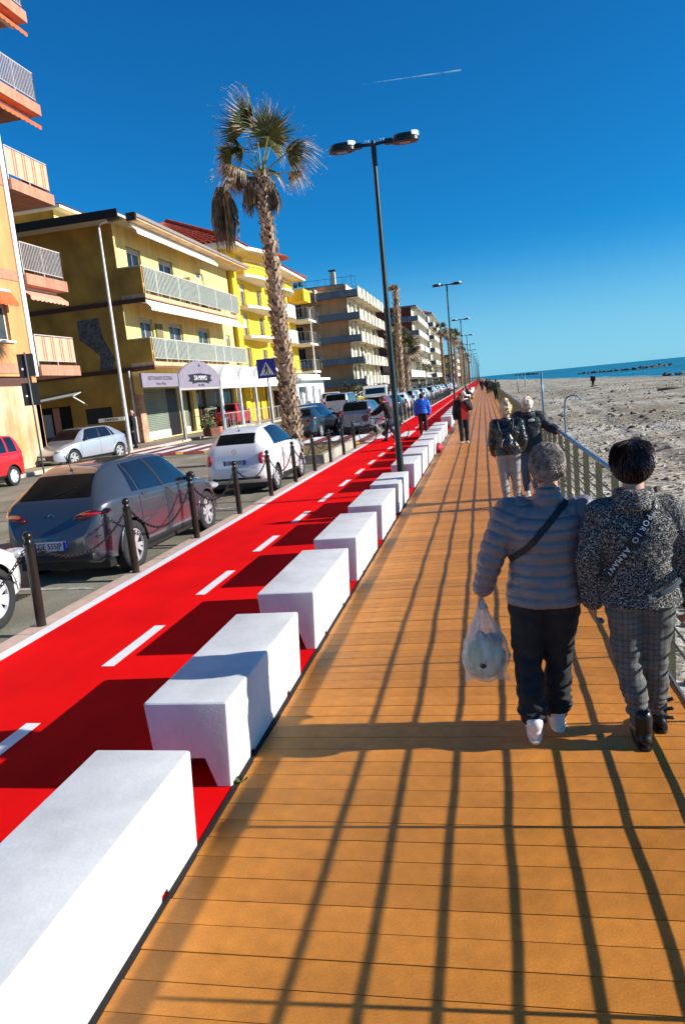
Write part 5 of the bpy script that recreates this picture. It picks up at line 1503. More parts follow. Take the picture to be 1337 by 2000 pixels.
def wheel_meshes(r, kind, lite):
    key = (round(r,3), kind, lite)
    if key in WM: return WM[key]
    mb = MB(); n = 20 if lite else 36; ri = r*.66
    prof = [(-.10,ri),(-.10,r*.9),(-.085,r*.975),(-.05,r),(.05,r),(.085,r*.975),(.10,r*.9),(.098,ri+.01),(.08,ri)]
    vs = []; fs = []
    for x, q in prof:
        for k in range(n): a = 2*math.pi*k/n; vs.append((x, q*math.cos(a), q*math.sin(a)))
    for i in range(len(prof)-1):
        for k in range(n): fs.append((i*n+k, i*n+(k+1)%n, (i+1)*n+(k+1)%n, (i+1)*n+k))
    mb.add(vs, fs); wme = mb.mesh('wheel', rubber, smooth=True, fix=True)
    rb = MB(); vs = []; fs = []
    for x, q in [(.03,.0),(.03,ri*.98),(.083,ri*1.0),(.088,ri*.93),(.06,ri*.90)]:
        for k in range(n): a = 2*math.pi*k/n; vs.append((x, max(q,.001)*math.cos(a), max(q,.001)*math.sin(a)))
    for i in range(4):
        for k in range(n): fs.append((i*n+k, i*n+(k+1)%n, (i+1)*n+(k+1)%n, (i+1)*n+k))
    rb.add(vs, fs); nf0 = n
    m_ = rim_white if kind == 'cover' else rim_alloy
    k = 5 if kind == 'alloy' else 7
    for i in range(k):
        for dd in ((-.16,.16) if kind == 'alloy' else (-.22,.22)):
            a = 2*math.pi*i/k; a1 = a+dd*.5; a2 = a+dd*1.4
            c0 = Vector((.072, ri*.16*math.cos(a1), ri*.16*math.sin(a1))); c1 = Vector((.078, ri*.93*math.cos(a2), ri*.93*math.sin(a2)))
            d = (c1-c0); sd = Vector((0,-d.z,d.y)).normalized(); w0, w1 = (.03,.022) if kind == 'alloy' else (.026,.030)
            rb.add([c0-sd*w0,c0+sd*w0,c1+sd*w1,c1-sd*w1]+[p-Vector((.025,0,0)) for p in (c0-sd*w0,c0+sd*w0,c1+sd*w1,c1-sd*w1)],
                   [(0,1,2,3),(0,4,5,1),(1,5,6,2),(3,2,6,7),(0,3,7,4)])
    rb.tube([(.05,0,0),(.085,0,0)], [.055,.045], 14)
    rme = rb.mesh('rim', m_, fix=True); rme.materials.append(rim_dark)
    for p in rme.polygons:
        c = p.center
        if abs(c.x-.03) < .004: p.material_index = 1
    WM[key] = (wme, rme); return WM[key]

HATCH = dict(L=4.06, W=1.765, wr=.325, rw=.72, fw=3.26, glass=wgc,
  zb=[(0,.34),(.04,.24),(.1,.20),(.9,.18),(.97,.20),(1,.28)],
  zs=[(0,.60),(.012,.68),(.026,.83),(.045,.95),(.12,1.00),(.35,.96),(.62,.92),(.72,.90),(.85,.80),(.95,.66),(1,.54)],
  zt=[(0,.62),(.012,.70),(.026,.86),(.042,.99),(.058,1.045),(.145,1.30),(.18,1.36),(.25,1.41),(.42,1.425),(.52,1.41),(.61,1.32),(.70,1.04),(.735,.955),(.86,.86),(.95,.70),(1,.57)],
  ws=[(0,.58),(.025,.71),(.07,.805),(.13,.85),(.22,.865),(.75,.865),(.88,.83),(.95,.74),(1,.60)],
  wt=[(0,.58),(.03,.64),(.06,.62),(.10,.55),(.15,.50),(.2,.505),(.32,.55),(.5,.57),(.6,.57),(.7,.62),(.74,.70),(.88,.66),(.95,.55),(1,.42)],
  side=[(.215,.255,.255,.26),(.266,.27,.425,.395),(.445,.41,.665,.565)], wsh=(.58,.715), rwin=(.060,.148), seams=(.245,.44,.70), handles=(.285,.475), bp=(.428,.392),
  tail=[], taile=[(.60,.165,.845,.26,.085,.060,.50)], by=.030, tailp=[], head=[(.55,.80,.60,.72,.16)], plate=(.50,.42), bz=(.30,.40), logo=.83, mirror=None)
RETRO = dict(L=3.57, W=1.56, wr=.29, rw=.66, fw=2.94,
  zb=[(0,.36),(.05,.26),(.1,.22),(.9,.20),(1,.30)],
  zs=[(0,.58),(.012,.68),(.024,.87),(.045,.97),(.15,1.0),(.4,1.0),(.68,.98),(.80,.92),(.92,.80),(1,.62)],
  zt=[(0,.60),(.012,.70),(.024,.90),(.038,1.04),(.052,1.09),(.115,1.29),(.155,1.37),(.23,1.44),(.4,1.475),(.52,1.44),(.62,1.32),(.71,1.06),(.75,.99),(.88,.90),(.96,.76),(1,.66)],
  ws=[(0,.56),(.025,.67),(.06,.735),(.12,.77),(.25,.785),(.75,.775),(.88,.73),(.95,.65),(1,.52)],
  wt=[(0,.50),(.04,.50),(.08,.475),(.14,.46),(.3,.48),(.5,.48),(.62,.50),(.7,.56),(.75,.66),(.9,.60),(1,.42)],
  side=[(.20,.235,.36,.35),(.38,.37,.675,.565)], wsh=(.575,.72), rwin=(.055,.125), seams=(.365,.71), handles=(.42,), bp=(.362,.352),
  tail=[], tailp=[], taile=[(.615,.10,.76,.10,.05,.15,.75)], by=.018, py=.004, head=[(.50,.72,.66,.86,.14)], plate=(.72,.42), bz=(.34,.40), logo=.95, rim='alloy')
BOXY = dict(L=3.65, W=1.64, wr=.30, rw=.66, fw=2.96,
  zb=[(0,.34),(.05,.26),(.9,.22),(1,.30)],
  zs=[(0,.96),(.04,1.0),(.4,1.0),(.7,.98),(.85,.92),(.95,.80),(1,.66)],
  zt=[(0,1.0),(.02,1.12),(.05,1.42),(.09,1.52),(.3,1.55),(.55,1.52),(.64,1.40),(.75,1.06),(.80,1.01),(.93,.92),(1,.74)],
  ws=[(0,.74),(.03,.79),(.1,.815),(.8,.81),(.92,.76),(1,.62)],
  wt=[(0,.66),(.04,.64),(.1,.62),(.3,.64),(.55,.63),(.65,.64),(.76,.70),(.9,.64),(1,.48)],
  side=[(.09,.10,.20,.20),(.225,.225,.435,.42),(.46,.445,.70,.60)], wsh=(.62,.76), rwin=(.012,.07), seams=(.22,.45,.74), handles=(.27,.50), bp=(.44,.424),
  tail=[(.0,.04,4.4,6.6)], tailp=[], head=[(.50,.74,.70,.86,.12)], plate=(.66,.42), bz=(.34,.48), logo=.85, rim='cover', darklip=True)
WAGON = dict(HATCH, by=0, zs=[(0,.93),(.03,.99),(.12,1.01),(.35,.96),(.62,.92),(.72,.90),(.85,.80),(.95,.66),(1,.54)], wt=[(0,.62),(.03,.60),(.12,.55),(.3,.57),(.5,.57),(.6,.57),(.7,.62),(.74,.70),(.88,.66),(.95,.55),(1,.42)], taile=[], rwin=(.018,.095), L=4.2, fw=3.36, zt=[(0,.98),(.02,1.12),(.05,1.36),(.10,1.47),(.3,1.52),(.52,1.49),(.62,1.38),(.72,1.06),(.76,.97),(.88,.88),(.96,.72),(1,.58)], tailp=[(.60,.74,.85,1.15)], tail=[(.0,.03,4.2,5.6)], rim='alloy')
VAN = dict(L=4.3, W=1.83, wr=.32, rw=.85, fw=3.45,
  zb=[(0,.36),(.05,.28),(.9,.24),(1,.32)], zs=[(0,1.1),(.04,1.12),(.6,1.10),(.78,1.04),(.92,.92),(1,.7)],
  zt=[(0,1.15),(.015,1.5),(.04,1.74),(.1,1.80),(.55,1.80),(.66,1.68),(.80,1.16),(.86,1.08),(.95,.96),(1,.8)],
  ws=[(0,.84),(.03,.89),(.1,.91),(.8,.90),(.93,.84),(1,.70)], wt=[(0,.76),(.05,.74),(.3,.76),(.6,.75),(.7,.74),(.82,.78),(.93,.70),(1,.5)],
  side=[(.08,.09,.27,.27),(.30,.30,.50,.50),(.53,.52,.76,.66)], wsh=(.66,.82), rwin=(.006,.035), seams=(.29,.52,.80), handles=(.35,.56), bp=(.51,.50),
  tail=[], tailp=[(.74,.86,.8,1.3)], head=[(.56,.80,.75,.95,.12)], plate=(.75,.45), bz=(.34,.5), logo=1.0, rim='cover')
for s in (HATCH, RETRO, BOXY, WAGON, VAN): s.pop('mirror', None)
def paint(name, c, metal=.0, rough=.28): return mat(name, c, rough=rough, metal=metal, coat=1.0, var=.04, scale=1.2, spec=.5)
p_grey = paint('paint_steel_grey', (.075,.085,.105), .5, .30); p_white = paint('paint_white', (.76,.76,.74)); p_silver = paint('paint_silver', (.52,.56,.62), .6, .35)
p_red = paint('paint_red', (.62,.012,.015)); p_dblue = paint('paint_dark_blue', (.025,.06,.09), .3); p_bluegrey = paint('paint_blue_grey', (.16,.22,.28), .6)
p_black = paint('paint_black', (.012,.014,.016)); p_blue = paint('paint_blue', (.02,.10,.28), .2); p_dred = paint('paint_dark_red', (.30,.01,.02))
G_ = 'cars parked along the promenade'
HATCH['mirror'] = black_plastic
c = car(HATCH, 'parked_car', 'steel grey hatchback seen from behind, parked between the bollards and the road', (-5.37, 10.12, rz(-5.37)), R(-.8), p_grey, plate='GE 555JP')
c.scale = (.90, 1, 1.02)
RETRO['mirror'] = black_plastic
car(RETRO, 'parked_car', 'small rounded white retro car seen from behind in front of the big palm', (-5.42, 17.0, rz(-5.42)), R(-.5), p_white, plate='GB 514XJ').scale = (1, .96, 1.02)
HATCH['rim'] = 'cover'
car(HATCH, 'parked_car', 'white car cut by the left edge with only its front wheel and wing in view', (-5.82, 5.15, rz(-5.8)), 0, p_white)
HATCH['rim'] = 'alloy'
c = car(HATCH, 'parked_car', 'silver hatchback facing the camera across the road before the olive wall', (-15.7, 26.5, .13), R(167), p_silver)
c = car(BOXY, 'parked_car', 'boxy red car cut by the left edge of the view', (-14.75, 18.55, .11), R(180), p_red)
car(WAGON, 'parked_car', 'blue-grey estate car seen from behind left of the person with the bicycle', (-5.72, 35.1, rz(-5.7)), R(-1), p_bluegrey)
car(HATCH, 'parked_car', 'dark blue car with red tail lamp just right of the big palm trunk', (-8.0, 33.9, rz(-8.0)), R(-5), p_dblue)
car(RETRO, 'parked_car', 'blue car standing beyond the dark blue car', (-9.2, 39.5, rz(-9.2)), R(-4), p_blue, lite=True)
car(VAN, 'parked_van', 'silver-grey van seen from behind left of the yellow bin', (-9.9, 52.2, rz(-9.9)), R(-3), p_silver, cat='van', lite=True)
car(VAN, 'parked_van', 'white van roof showing behind the silver-grey van', (-12.9, 63, .12), R(10), p_white, cat='van', lite=True)
car(HATCH, 'parked_car', 'small dark blue car between the silver-grey van and the yellow bin', (-11.2, 62.5, rz(-11)), R(-3), p_blue, lite=True)
car(BOXY, 'parked_car', 'red car behind the white posts of the bar veranda', (-16.4, 47.2, .3), R(4), p_red, lite=True)  # car shape added to stand in for a red reflection in the glass
car(WAGON, 'parked_car', 'dark red car behind the near lamp post with a bright tail lamp', (-6.2, 44.6, rz(-6)), 0, p_dred, lite=True)
car(HATCH, 'parked_car', 'black car second beyond the lamp post', (-6.2, 50.2, rz(-6)), 0, p_black, lite=True)
cc = car(RETRO, 'parked_car', 'white car first in the far row beside the blue jacket', (-6.2, 56.2, rz(-6)), 0, p_white, lite=True)
cd_ = car(WAGON, 'parked_car', 'silver car in the far row beyond the first white one', (-6.2, 62.0, rz(-6)), 0, p_silver, lite=True)
cols = [cc, cd_]
for k in range(16):
    o = copy_tree(cols[k % 2]); o.location = (-6.2-.1*(k%3), 67.6+5.9*k, rz(-6)); 
    tag(o, 'distant parked car in the row receding along the bollards')
for k in range(6):
    o = copy_tree(cols[(k+1) % 2]); o.location = (-11.4, 96+9.5*k, rz(-11)); o.rotation_euler.z = math.pi
    tag(o, 'far parked car facing the camera on the opposite side of the road')
# taxi-like roof bar with lettering behind the silver car
o = MB().box(-.55,.55,-.03,.03,0,.16).build('roof_sign', mat('sign_ivory', (.62,.55,.42)), None, loc=(-15.3,28.6,1.63), rz=R(10)); tag(o, 'small lettered ivory board above the roof of the silver hatchback', 'sign')
text('TAVOLA', .15, inkm, o, (0,-.034,.08), RY)

# ---- white truck, bins
tk = thing('tipper_truck', 'small white flatbed truck facing the camera before the brown block', 'truck', (-8.75, 62.4, .0), R(182))
W2 = .98
cab = MB(); cab.prism([(1.1,.55),(2.45,.55),(2.5,1.05),(2.28,1.95),(2.1,2.12),(1.15,2.12)], 'x', -W2, W2)
bevel(cab.build('cab', p_white, tk, fix=True), .06, 3)
MB().add([(-.84,2.475,1.13),(.84,2.475,1.13),(.78,2.30,1.9),(-.78,2.30,1.9)],[(0,1,2,3)]).build('windscreen', wgc, tk)
MB().box(-.9,.9,2.46,2.53,.38,.66).build('bumper', mat('bumper_grey', (.10,.10,.10)), tk)
MB().box(-.55,.55,2.49,2.515,.72,.92).build('grille', black_plastic, tk)
for s in (-1,1):
    MB().box(s*.62,s*.9,2.485,2.53,.72,.92).build('headlight', mat('head_lamp_glass', (.42,.44,.46)), tk)
    MB().box(s*1.02,s*1.14,2.2,2.26,1.3,1.7).build('mirror', black_plastic, tk)
    MB().add([(s*.985,1.3,1.2),(s*.985,2.2,1.2),(s*.985,2.05,1.9),(s*.985,1.3,1.9)],[(0,1,2,3)]).build('side_window', wgc, tk)
MB().box(-.25,.25,2.531,2.545,.44,.56).build('number_plate', mat('plate_white', (.62,.64,.68)), tk)
MB().box(-1,1,-2.4,1.0,.75,.85).build('flatbed', p_white, tk)
for (a,b_,c_,d) in ((-1,1,.95,1.0),(-1,1,-2.4,-2.35),(-1,-.96,-2.35,.95),(.96,1,-2.35,.95)): MB().box(a,b_,c_,d,.85,1.5).build('side_board', p_white, tk)
MB().tube([(-.5,1.02,.85),(-.5,1.02,2.3),(.5,1.02,2.3),(.5,1.02,.85)],.04,6).build('rack', p_white, tk)
MB().box(-.4,.4,-2.3,2.2,.45,.7).build('chassis', black_plastic, tk)
wme, rme = wheel_meshes(.33,'cover',True)
for y in (1.8,-1.4):
    for s in (-1,1):
        wo = link('wheel', wme, tk); wo.location = (s*.85,y,.33); wo.rotation_euler.z = 0 if s > 0 else math.pi; link('rim', rme, wo)
def bin_(x, y, c, nm, label, w=.6, h=1.15):
    t = thing('recycling_bin', label, 'bin', (x, y, rz(x)), R(4), 'recycling bins by the road')
    m = mat(nm, c, rough=.5, var=.15)
    q = MB().prism([(-w/2*.86,.12),(w/2*.86,.12),(w/2,h),(-w/2,h)], 'y', -.5, .5).build('container', m, t, fix=True); bevel(q, .04)
    q = MB().prism([(-.52,h),(.52,h),(.4,h+.12),(-.4,h+.12)], 'x', -w/2, w/2).build('lid', m, t, fix=True)
    for sx in (-1,1):
        for sy in (-1,1): MB().tube([(sx*w*.36-.03,sy*.36,.07),(sx*w*.36+.03,sy*.36,.07)], .07, 10).build('castor', rubber, t)
    MB().box(-w*.36,w*.36,-.515,-.503,h*.5,h*.8).build('sticker', mat('sticker_pale', (.5,.5,.42)), t)
bin_(-9.45, 57.3, (.75,.55,.01), 'bin_yellow', 'yellow recycling bin beside the white truck')
bin_(-8.78, 57.4, (.10,.20,.06), 'bin_green', 'green recycling bin beside the yellow one')
bin_(-10.9, 59.5, (.02,.10,.35), 'bin_blue', 'blue recycling bin left of the yellow one')
# ------------------------------------------------------------------ people
skin = mat('skin', (.48,.26,.17), rough=.55, var=.08, scale=30)
def V3(*a): return Vector(a)
def lerp(a, b, t): return Vector(a)*(1-t)+Vector(b)*t
BASE = dict(head=(0,0,1.50), neck=(0,-.02,1.36), shL=(-.185,0,1.30), shR=(.185,0,1.30), elL=(-.25,-.03,1.03), elR=(.25,-.03,1.03),
            haL=(-.24,.03,.80), haR=(.24,.03,.80), hipL=(-.085,0,.84), hipR=(.085,0,.84), knL=(-.09,.02,.45), knR=(.09,.02,.45), anL=(-.10,-.02,.07), anR=(.10,-.02,.07),
            pitL=0., pitR=0.)
def hand_prims(mb, wrist, elbow, side, curl=.6, sc=1.0):
    w = Vector(wrist); d = (w-Vector(elbow)).normalized(); fwd_ = Vector((0,1,0)); fwd_ = (fwd_-d*fwd_.dot(d)).normalized(); inn = d.cross(fwd_)*1.0
    if inn.x*side > 0: inn = -inn
    rot = Matrix((fwd_, inn, d)).transposed()
    pc = w+d*.05*sc
    mb.ell(pc, .040*sc, .017*sc, .052*sc, rot)
    for k, (off, ln) in enumerate(((.030,.070),(.011,.080),(-.010,.074),(-.029,.058))):
        b = pc+fwd_*off*sc+d*.038*sc; l = ln*sc
        p1 = b+(d*.9+inn*.35*curl).normalized()*l*.45; p2 = p1+(d*.55+inn*(.5+curl)).normalized()*l*.33; p3 = p2+(d*.0+inn*(1.0)-d*.3*curl).normalized()*l*.25
        mb.limb([b,p1,p2,p3], [.0098*sc,.0090*sc,.0085*sc,.0075*sc])
    b = pc+fwd_*.030*sc-d*.015*sc; p1 = b+(fwd_*.8+d*.5).normalized()*.032*sc; p2 = p1+(d*.8+fwd_*.25+inn*.4).normalized()*.028*sc
    mb.limb([b,p1,p2], [.0125*sc,.011*sc,.009*sc])
def person(label, loc, rz_, pose, wear, group=None, q=.009, hi=True, scale=1.0, bulk=1.0):
    J = dict(BASE); J.update(pose); J = {k: (Vector(v) if isinstance(v, tuple) else v) for k, v in J.items()}
    t = thing('person', label, 'person', loc, rz_, group); t.scale = (scale,)*3
    hipc = (J['hipL']+J['hipR'])/2; shc = (J['shL']+J['shR'])/2; hd = J['head']; nk = J['neck']
    face = Matrix.Rotation(wear.get('turn', 0), 3, 'Z') @ Matrix.Rotation(wear.get('nod', 0), 3, 'X')
    def torso(mb, g, hem=0., rx=1., ry=1., hemr=1.0):
        A, B_ = hipc, shc; secs = []
        prof = [(-.02-hem,.150*hemr,.112*hemr),(.08,.165,.118),(.22,.158,.112),(.40,.148,.105),(.60,.165,.112),(.80,.185,.115),(.93,.180,.100),(1.02,.125,.075),(1.08,.075,.062)]
        for tt, a, b in prof:
            c = lerp(A, B_, tt); secs.append((c.x, c.y, c.z+.0, (a*bulk+g)*rx, (b*bulk+g)*ry))
        mb.loft(secs, 24, 2.3)
    b = MB(); torso(b, -.012)
    b.capsule(nk+V3(0,.0,-.06), hd+V3(0,-.01,-.06), .058, .052)
    b.ell(hd+V3(0,0,.01), .076, .096, .108, face); b.ell(hd+face@V3(0,.035,-.058), .052, .055, .055, face)
    b.ell(hd+face@V3(0,.100,-.015), .013,.018,.024, face, 8, 6); b.ell(hd+face@V3(0,.082,-.062), .026,.016,.012, face, 8, 6); b.ell(hd+face@V3(0,.085,.028), .05,.016,.014, face, 8, 6)
    for s in (-1,1): b.ell(hd+face@V3(s*.077,-.005,-.008), .010,.021,.032, face, 8, 6)
    for s, a in ((-1,'L'),(1,'R')):
        el, ha, sh = J['el'+a], J['ha'+a], J['sh'+a]
        b.limb([sh, el, ha], [.052*bulk,.041,.026]); hand_prims(b, ha, el, s, wear.get('curl'+a, .6))
        kn, an, hp_ = J['kn'+a], J['an'+a], J['hip'+a]
        b.limb([hp_, kn, an], [.088*bulk,.055,.036])
        pt_ = J['pit'+a]; fr = Matrix.Rotation(-pt_, 3, 'X')
        b.limb([an+fr@V3(0,-.045,-.035), an+fr@V3(0,.06,-.04), an+fr@V3(0,.15,-.048)], [.032,.034,.024])
    blob(b, 'body', skin, t, voxel=q if hi else .016, sm=2)
    # eyes
    for s in (-1,1):
        MB().ell(hd+face@V3(s*.030,.088,.008), .011,.009,.009).build('eye', mat('eye_dark', (.03,.02,.015), rough=.1), t, smooth=True)
    def arm_param(co):
        best = None
        for s, a in ((-1,'L'),(1,'R')):
            P = [J['sh'+a], J['el'+a], J['ha'+a]]; acc = 0
            for i in range(2):
                A = np.array(P[i]); Bv = np.array(P[i+1]); d = Bv-A; L = np.linalg.norm(d); u = np.clip(((co-A)@d)/(L*L), 0, 1)
                dist = np.linalg.norm(co-(A+u[:,None]*d), axis=1); prm = acc+u*L
                if best is None: best = (dist, prm)
                else:
                    m = dist < best[0]; best = (np.where(m, dist, best[0]), np.where(m, prm, best[1]))
                acc += L
        return best
    # trousers
    w = wear['legs']; g = w.get('g', .018)
    lb = MB()
    secs = []
    for tt, a, c in ((-.10,.13,.10),(.0,.158,.118),(.12,.160,.118),(.22,.150,.11)):
        k = lerp(hipc, shc, tt); secs.append((k.x,k.y,k.z,(a)*bulk+g*.6,(c)*bulk+g*.6))
    lb.loft(secs, 22, 2.3)
    for a in 'LR':
        hp_, kn, an = J['hip'+a], J['kn'+a], J['an'+a]
        m1 = lerp(hp_, kn, .5); m2 = lerp(kn, an, .45); en = lerp(kn, an, w.get('to', .93))
        lb.limb([hp_, m1, kn, m2, en], [.092*bulk+g*.6, .080*bulk+g*.6, .058+g, .054+g, w.get('cuff', .047)+g*.7])
    fold = w.get('fold', .006)
    def dl(co):
        r = vnoise(co*[1,1,2.2], 9, 3.)*fold
        zk = np.minimum(J['anL'].z, J['anR'].z)
        low = np.exp(-((co[:,2]-.16)/.10)**2)
        r += low*fold*.6*np.sin(co[:,2]*150+vnoise(co, 8)*4)
        return r
    blob(lb, 'trousers', w['m'], t, voxel=q*1.1 if hi else .018, sm=2, disp=dl)
    # top
    w = wear['top']; g = w.get('g', .03)
    jb = MB(); torso(jb, g, hem=w.get('hem', 0.), hemr=w.get('hemr', 1.0))
    for s, a in ((-1,'L'),(1,'R')):
        sh, el, ha = J['sh'+a], J['el'+a], J['ha'+a]; e = lerp(el, ha, w.get('sl', .93))
        jb.limb([sh+V3(-s*.04,0,.0), sh, lerp(sh,el,.5), el, lerp(el,e,.6), e], [.075*bulk+g*.5,.064*bulk+g,.055*bulk+g,.045+g,.038+g,w.get('cuff',.030)+g])
    if w.get('collar', .0): jb.loft([(nk.x,nk.y,nk.z-.09,.090+w['collar'],.08+w['collar']),(nk.x,nk.y+.0,nk.z-.02,.066+w['collar'],.070+w['collar']),(nk.x,nk.y,nk.z+.012,.058+w['collar'],.062+w['collar'])], 20)
    qn = w.get('quilt', 0)
    def dj(co):
        r = vnoise(co*[1,1,1.5], w.get('fs', 8), 1.)*w.get('fold', .008)
        if qn:
            dist, prm = arm_param(co); onarm = dist < (.085+g*.6)
            z = np.where(onarm & (np.abs(co[:,0]-shc.x) > .15), prm, co[:,2]+.006*np.sin(co[:,0]*14))
            ph = np.abs(((z/qn) % 1.0)-.5)*2      # 1 at seam
            r += -w.get('qd', .010)*np.exp(-((1-ph)/.16)**2)+.004*(1-ph)
            r += vnoise(co*[1.6,1.6,.6], 22, 9.)*.0028
        elif w.get('wr', 0):
            r += w['wr']*np.abs(vnoise(co*[1,1,1.6], 16, 5.))*-1
        return r
    top = blob(jb, w.get('name', 'jacket'), w['m'], t, voxel=q*1.0 if hi else .018, sm=2, disp=dj)
    # shoes
    sm_ = wear['shoes']
    for a in 'LR':
        an = J['an'+a]; pt_ = J['pit'+a]; fr = Matrix.Rotation(-pt_, 3, 'X'); sbm = MB()
        bo = wear.get('boot', 0)
        sbm.ell(an+fr@V3(0,-.038,-.030), .038,.040,.040, fr); sbm.ell(an+fr@V3(0,.05,-.034), .040,.075,.036, fr); sbm.ell(an+fr@V3(0,.135,-.045), .043,.062,.026, fr)
        sbm.capsule(an+fr@V3(0,-.02,-.01), an+fr@V3(0,-.02,.02+bo), .043, .046)
        sbm.ell(an+fr@V3(0,.045,-.058), .040,.128,.020, fr)
        so = blob(sbm, 'shoe', sm_, t, voxel=.007 if hi else .016, sm=2)
        if hi:
            sq = MB(); ol = [(.044*math.copysign(abs(math.cos(q_))**.8,math.cos(q_)), .045+.136*math.copysign(abs(math.sin(q_))**.75,math.sin(q_))) for q_ in [2*math.pi*i/26 for i in range(26)]]
            vs_ = [an+fr@V3(x_,y_,z_) for z_ in (-.080,-.058) for x_,y_ in ol]; sq.add(vs_, [tuple(range(25,-1,-1)), tuple(range(26,52))]+[(i,(i+1)%26,26+(i+1)%26,26+i) for i in range(26)])
            sq.build('sole', wear.get('solem', sm_), so)
    # hair
    w = wear['hair']; hb = MB(); k = w.get('k', 1.0); kind = w.get('kind', 'short')
    hb.ell(hd+face@V3(0,-.012,.028), .086*k, .102*k, .098*k, face)
    hb.ell(hd+face@V3(0,-.040,-.004), .080*k, .074*k, .080*k, face)
    if kind == 'bun': hb.ell(hd+face@V3(0,-.03,.125), .048,.05,.045); hb.ell(hd+face@V3(0.02,-.07,.09), .04,.04,.04)
    if kind == 'bob': hb.loft([((hd.x),(hd.y-.03),hd.z-.12,.08,.07),(hd.x,hd.y-.03,hd.z-.02,.092,.085),(hd.x,hd.y-.02,hd.z+.05,.085,.09)], 18)
    hbm = MB()
    def dh(co):
        r = vnoise(co, w.get('s1', 28), 2.)*w.get('a1', .012)+vnoise(co, w.get('s2', 75), 7.)*w.get('a2', .006)
        # keep the face free
        loc_ = (co-np.array(hd))@np.array(face); f = np.clip((loc_[:,1]-.045)/.03, 0, 1)*np.clip((.06-loc_[:,2])/.03, 0, 1)
        return r-f*.06
    ho = blob(hb, 'hair', w['m'], t, voxel=.006 if hi else .014, sm=2, disp=dh)
    if w.get('curls') and hi:
        rn = random.Random(5); cb = MB()
        for i in range(w['curls']):
            z = rn.uniform(-.75,1); a = rn.uniform(0, 6.28); rr_ = math.sqrt(max(0,1-z*z)); d = Vector((rr_*math.cos(a), rr_*math.sin(a), z))
            if d.y > .35 and d.z < .45: continue
            c = hd+face@Vector((d.x*.086*k, d.y*.100*k-.016, d.z*.100*k+.020))
            pts = []; u = d.orthogonal().normalized(); v = d.cross(u); ph = rn.uniform(0,6.28); rad = rn.uniform(.005,.014)
            if w.get('straight'):
                fall = (V3(0,0,-1)-d*(-d.z)).normalized() if abs(d.z) < .98 else u
                for s_ in range(4): pts.append(c+fall*s_*.022+d*(.003+.003*math.sin(s_))+u*rn.uniform(-.003,.003))
            else:
                for s_ in range(6): an_ = ph+s_*1.1; pts.append(c+(u*math.cos(an_)+v*math.sin(an_))*rad+d*(.002+s_*.0022))
            cb.tube(pts, .0019, 3, cap=False)
        stuff(cb.build('hair_strands', w.get('m2', w['m']), t))
    return t, J, top
def strap(par, pts, w, m, name='strap', th=.004, nrm=None):
    """flat band along points; nrm: list of outward normals"""
    mb = MB(); vs = []; fs = []
    P = [Vector(p) for p in pts]
    for i, p in enumerate(P):
        d = (P[min(i+1,len(P)-1)]-P[max(i-1,0)]).normalized(); n = Vector(nrm[i]).normalized(); s = d.cross(n).normalized()
        vs += [p-s*w/2, p+s*w/2, p+s*w/2+n*th, p-s*w/2+n*th]
    for i in range(len(P)-1):
        a = 4*i; b = a+4
        for k in range(4): fs.append((a+k, a+(k+1)%4, b+(k+1)%4, b+k))
    return mb.add(vs, fs).build(name, m, par, fix=True)
def hug(top, par, pts2, w, m, off=.004, name='strap', n=26, back=True):
    """project a strap given as (x,z) points onto the garment's back surface, from -Y"""
    deps = bpy.context.evaluated_depsgraph_get(); from mathutils.bvhtree import BVHTree
    bv = BVHTree.FromPolygons([v.co[:] for v in top.data.vertices], [tuple(p.vertices) for p in top.data.polygons])
    P = []; N = []
    L = [0]
    for a, b in zip(pts2, pts2[1:]): L.append(L[-1]+math.hypot(b[0]-a[0], b[1]-a[1]))
    for i in range(n+1):
        s = L[-1]*i/n; k = min(len(L)-2, max(0, sum(1 for l in L[1:] if l < s))); u = (s-L[k])/max(1e-6, L[k+1]-L[k])
        x = pts2[k][0]*(1-u)+pts2[k+1][0]*u; z = pts2[k][1]*(1-u)+pts2[k+1][1]*u
        h = bv.ray_cast(Vector((x,-2,z)), Vector((0,1,0)))
        if h[0] is None: continue
        nn_ = h[1]; 
        if nn_.y > 0: nn_ = -nn_
        P.append(h[0].copy()); N.append(nn_.copy())
    for _ in range(3):
        N2 = [(N[max(i-1,0)]+N[i]*2+N[min(i+1,len(N)-1)]).normalized() for i in range(len(N))]; N = N2
        P = [P[0]]+[(P[i-1]+P[i]*2+P[i+1])/4 for i in range(1,len(P)-1)]+[P[-1]]
    P = [p+n_*off for p, n_ in zip(P, N)]
    return strap(par, P, w, m, name, nrm=N), P, N

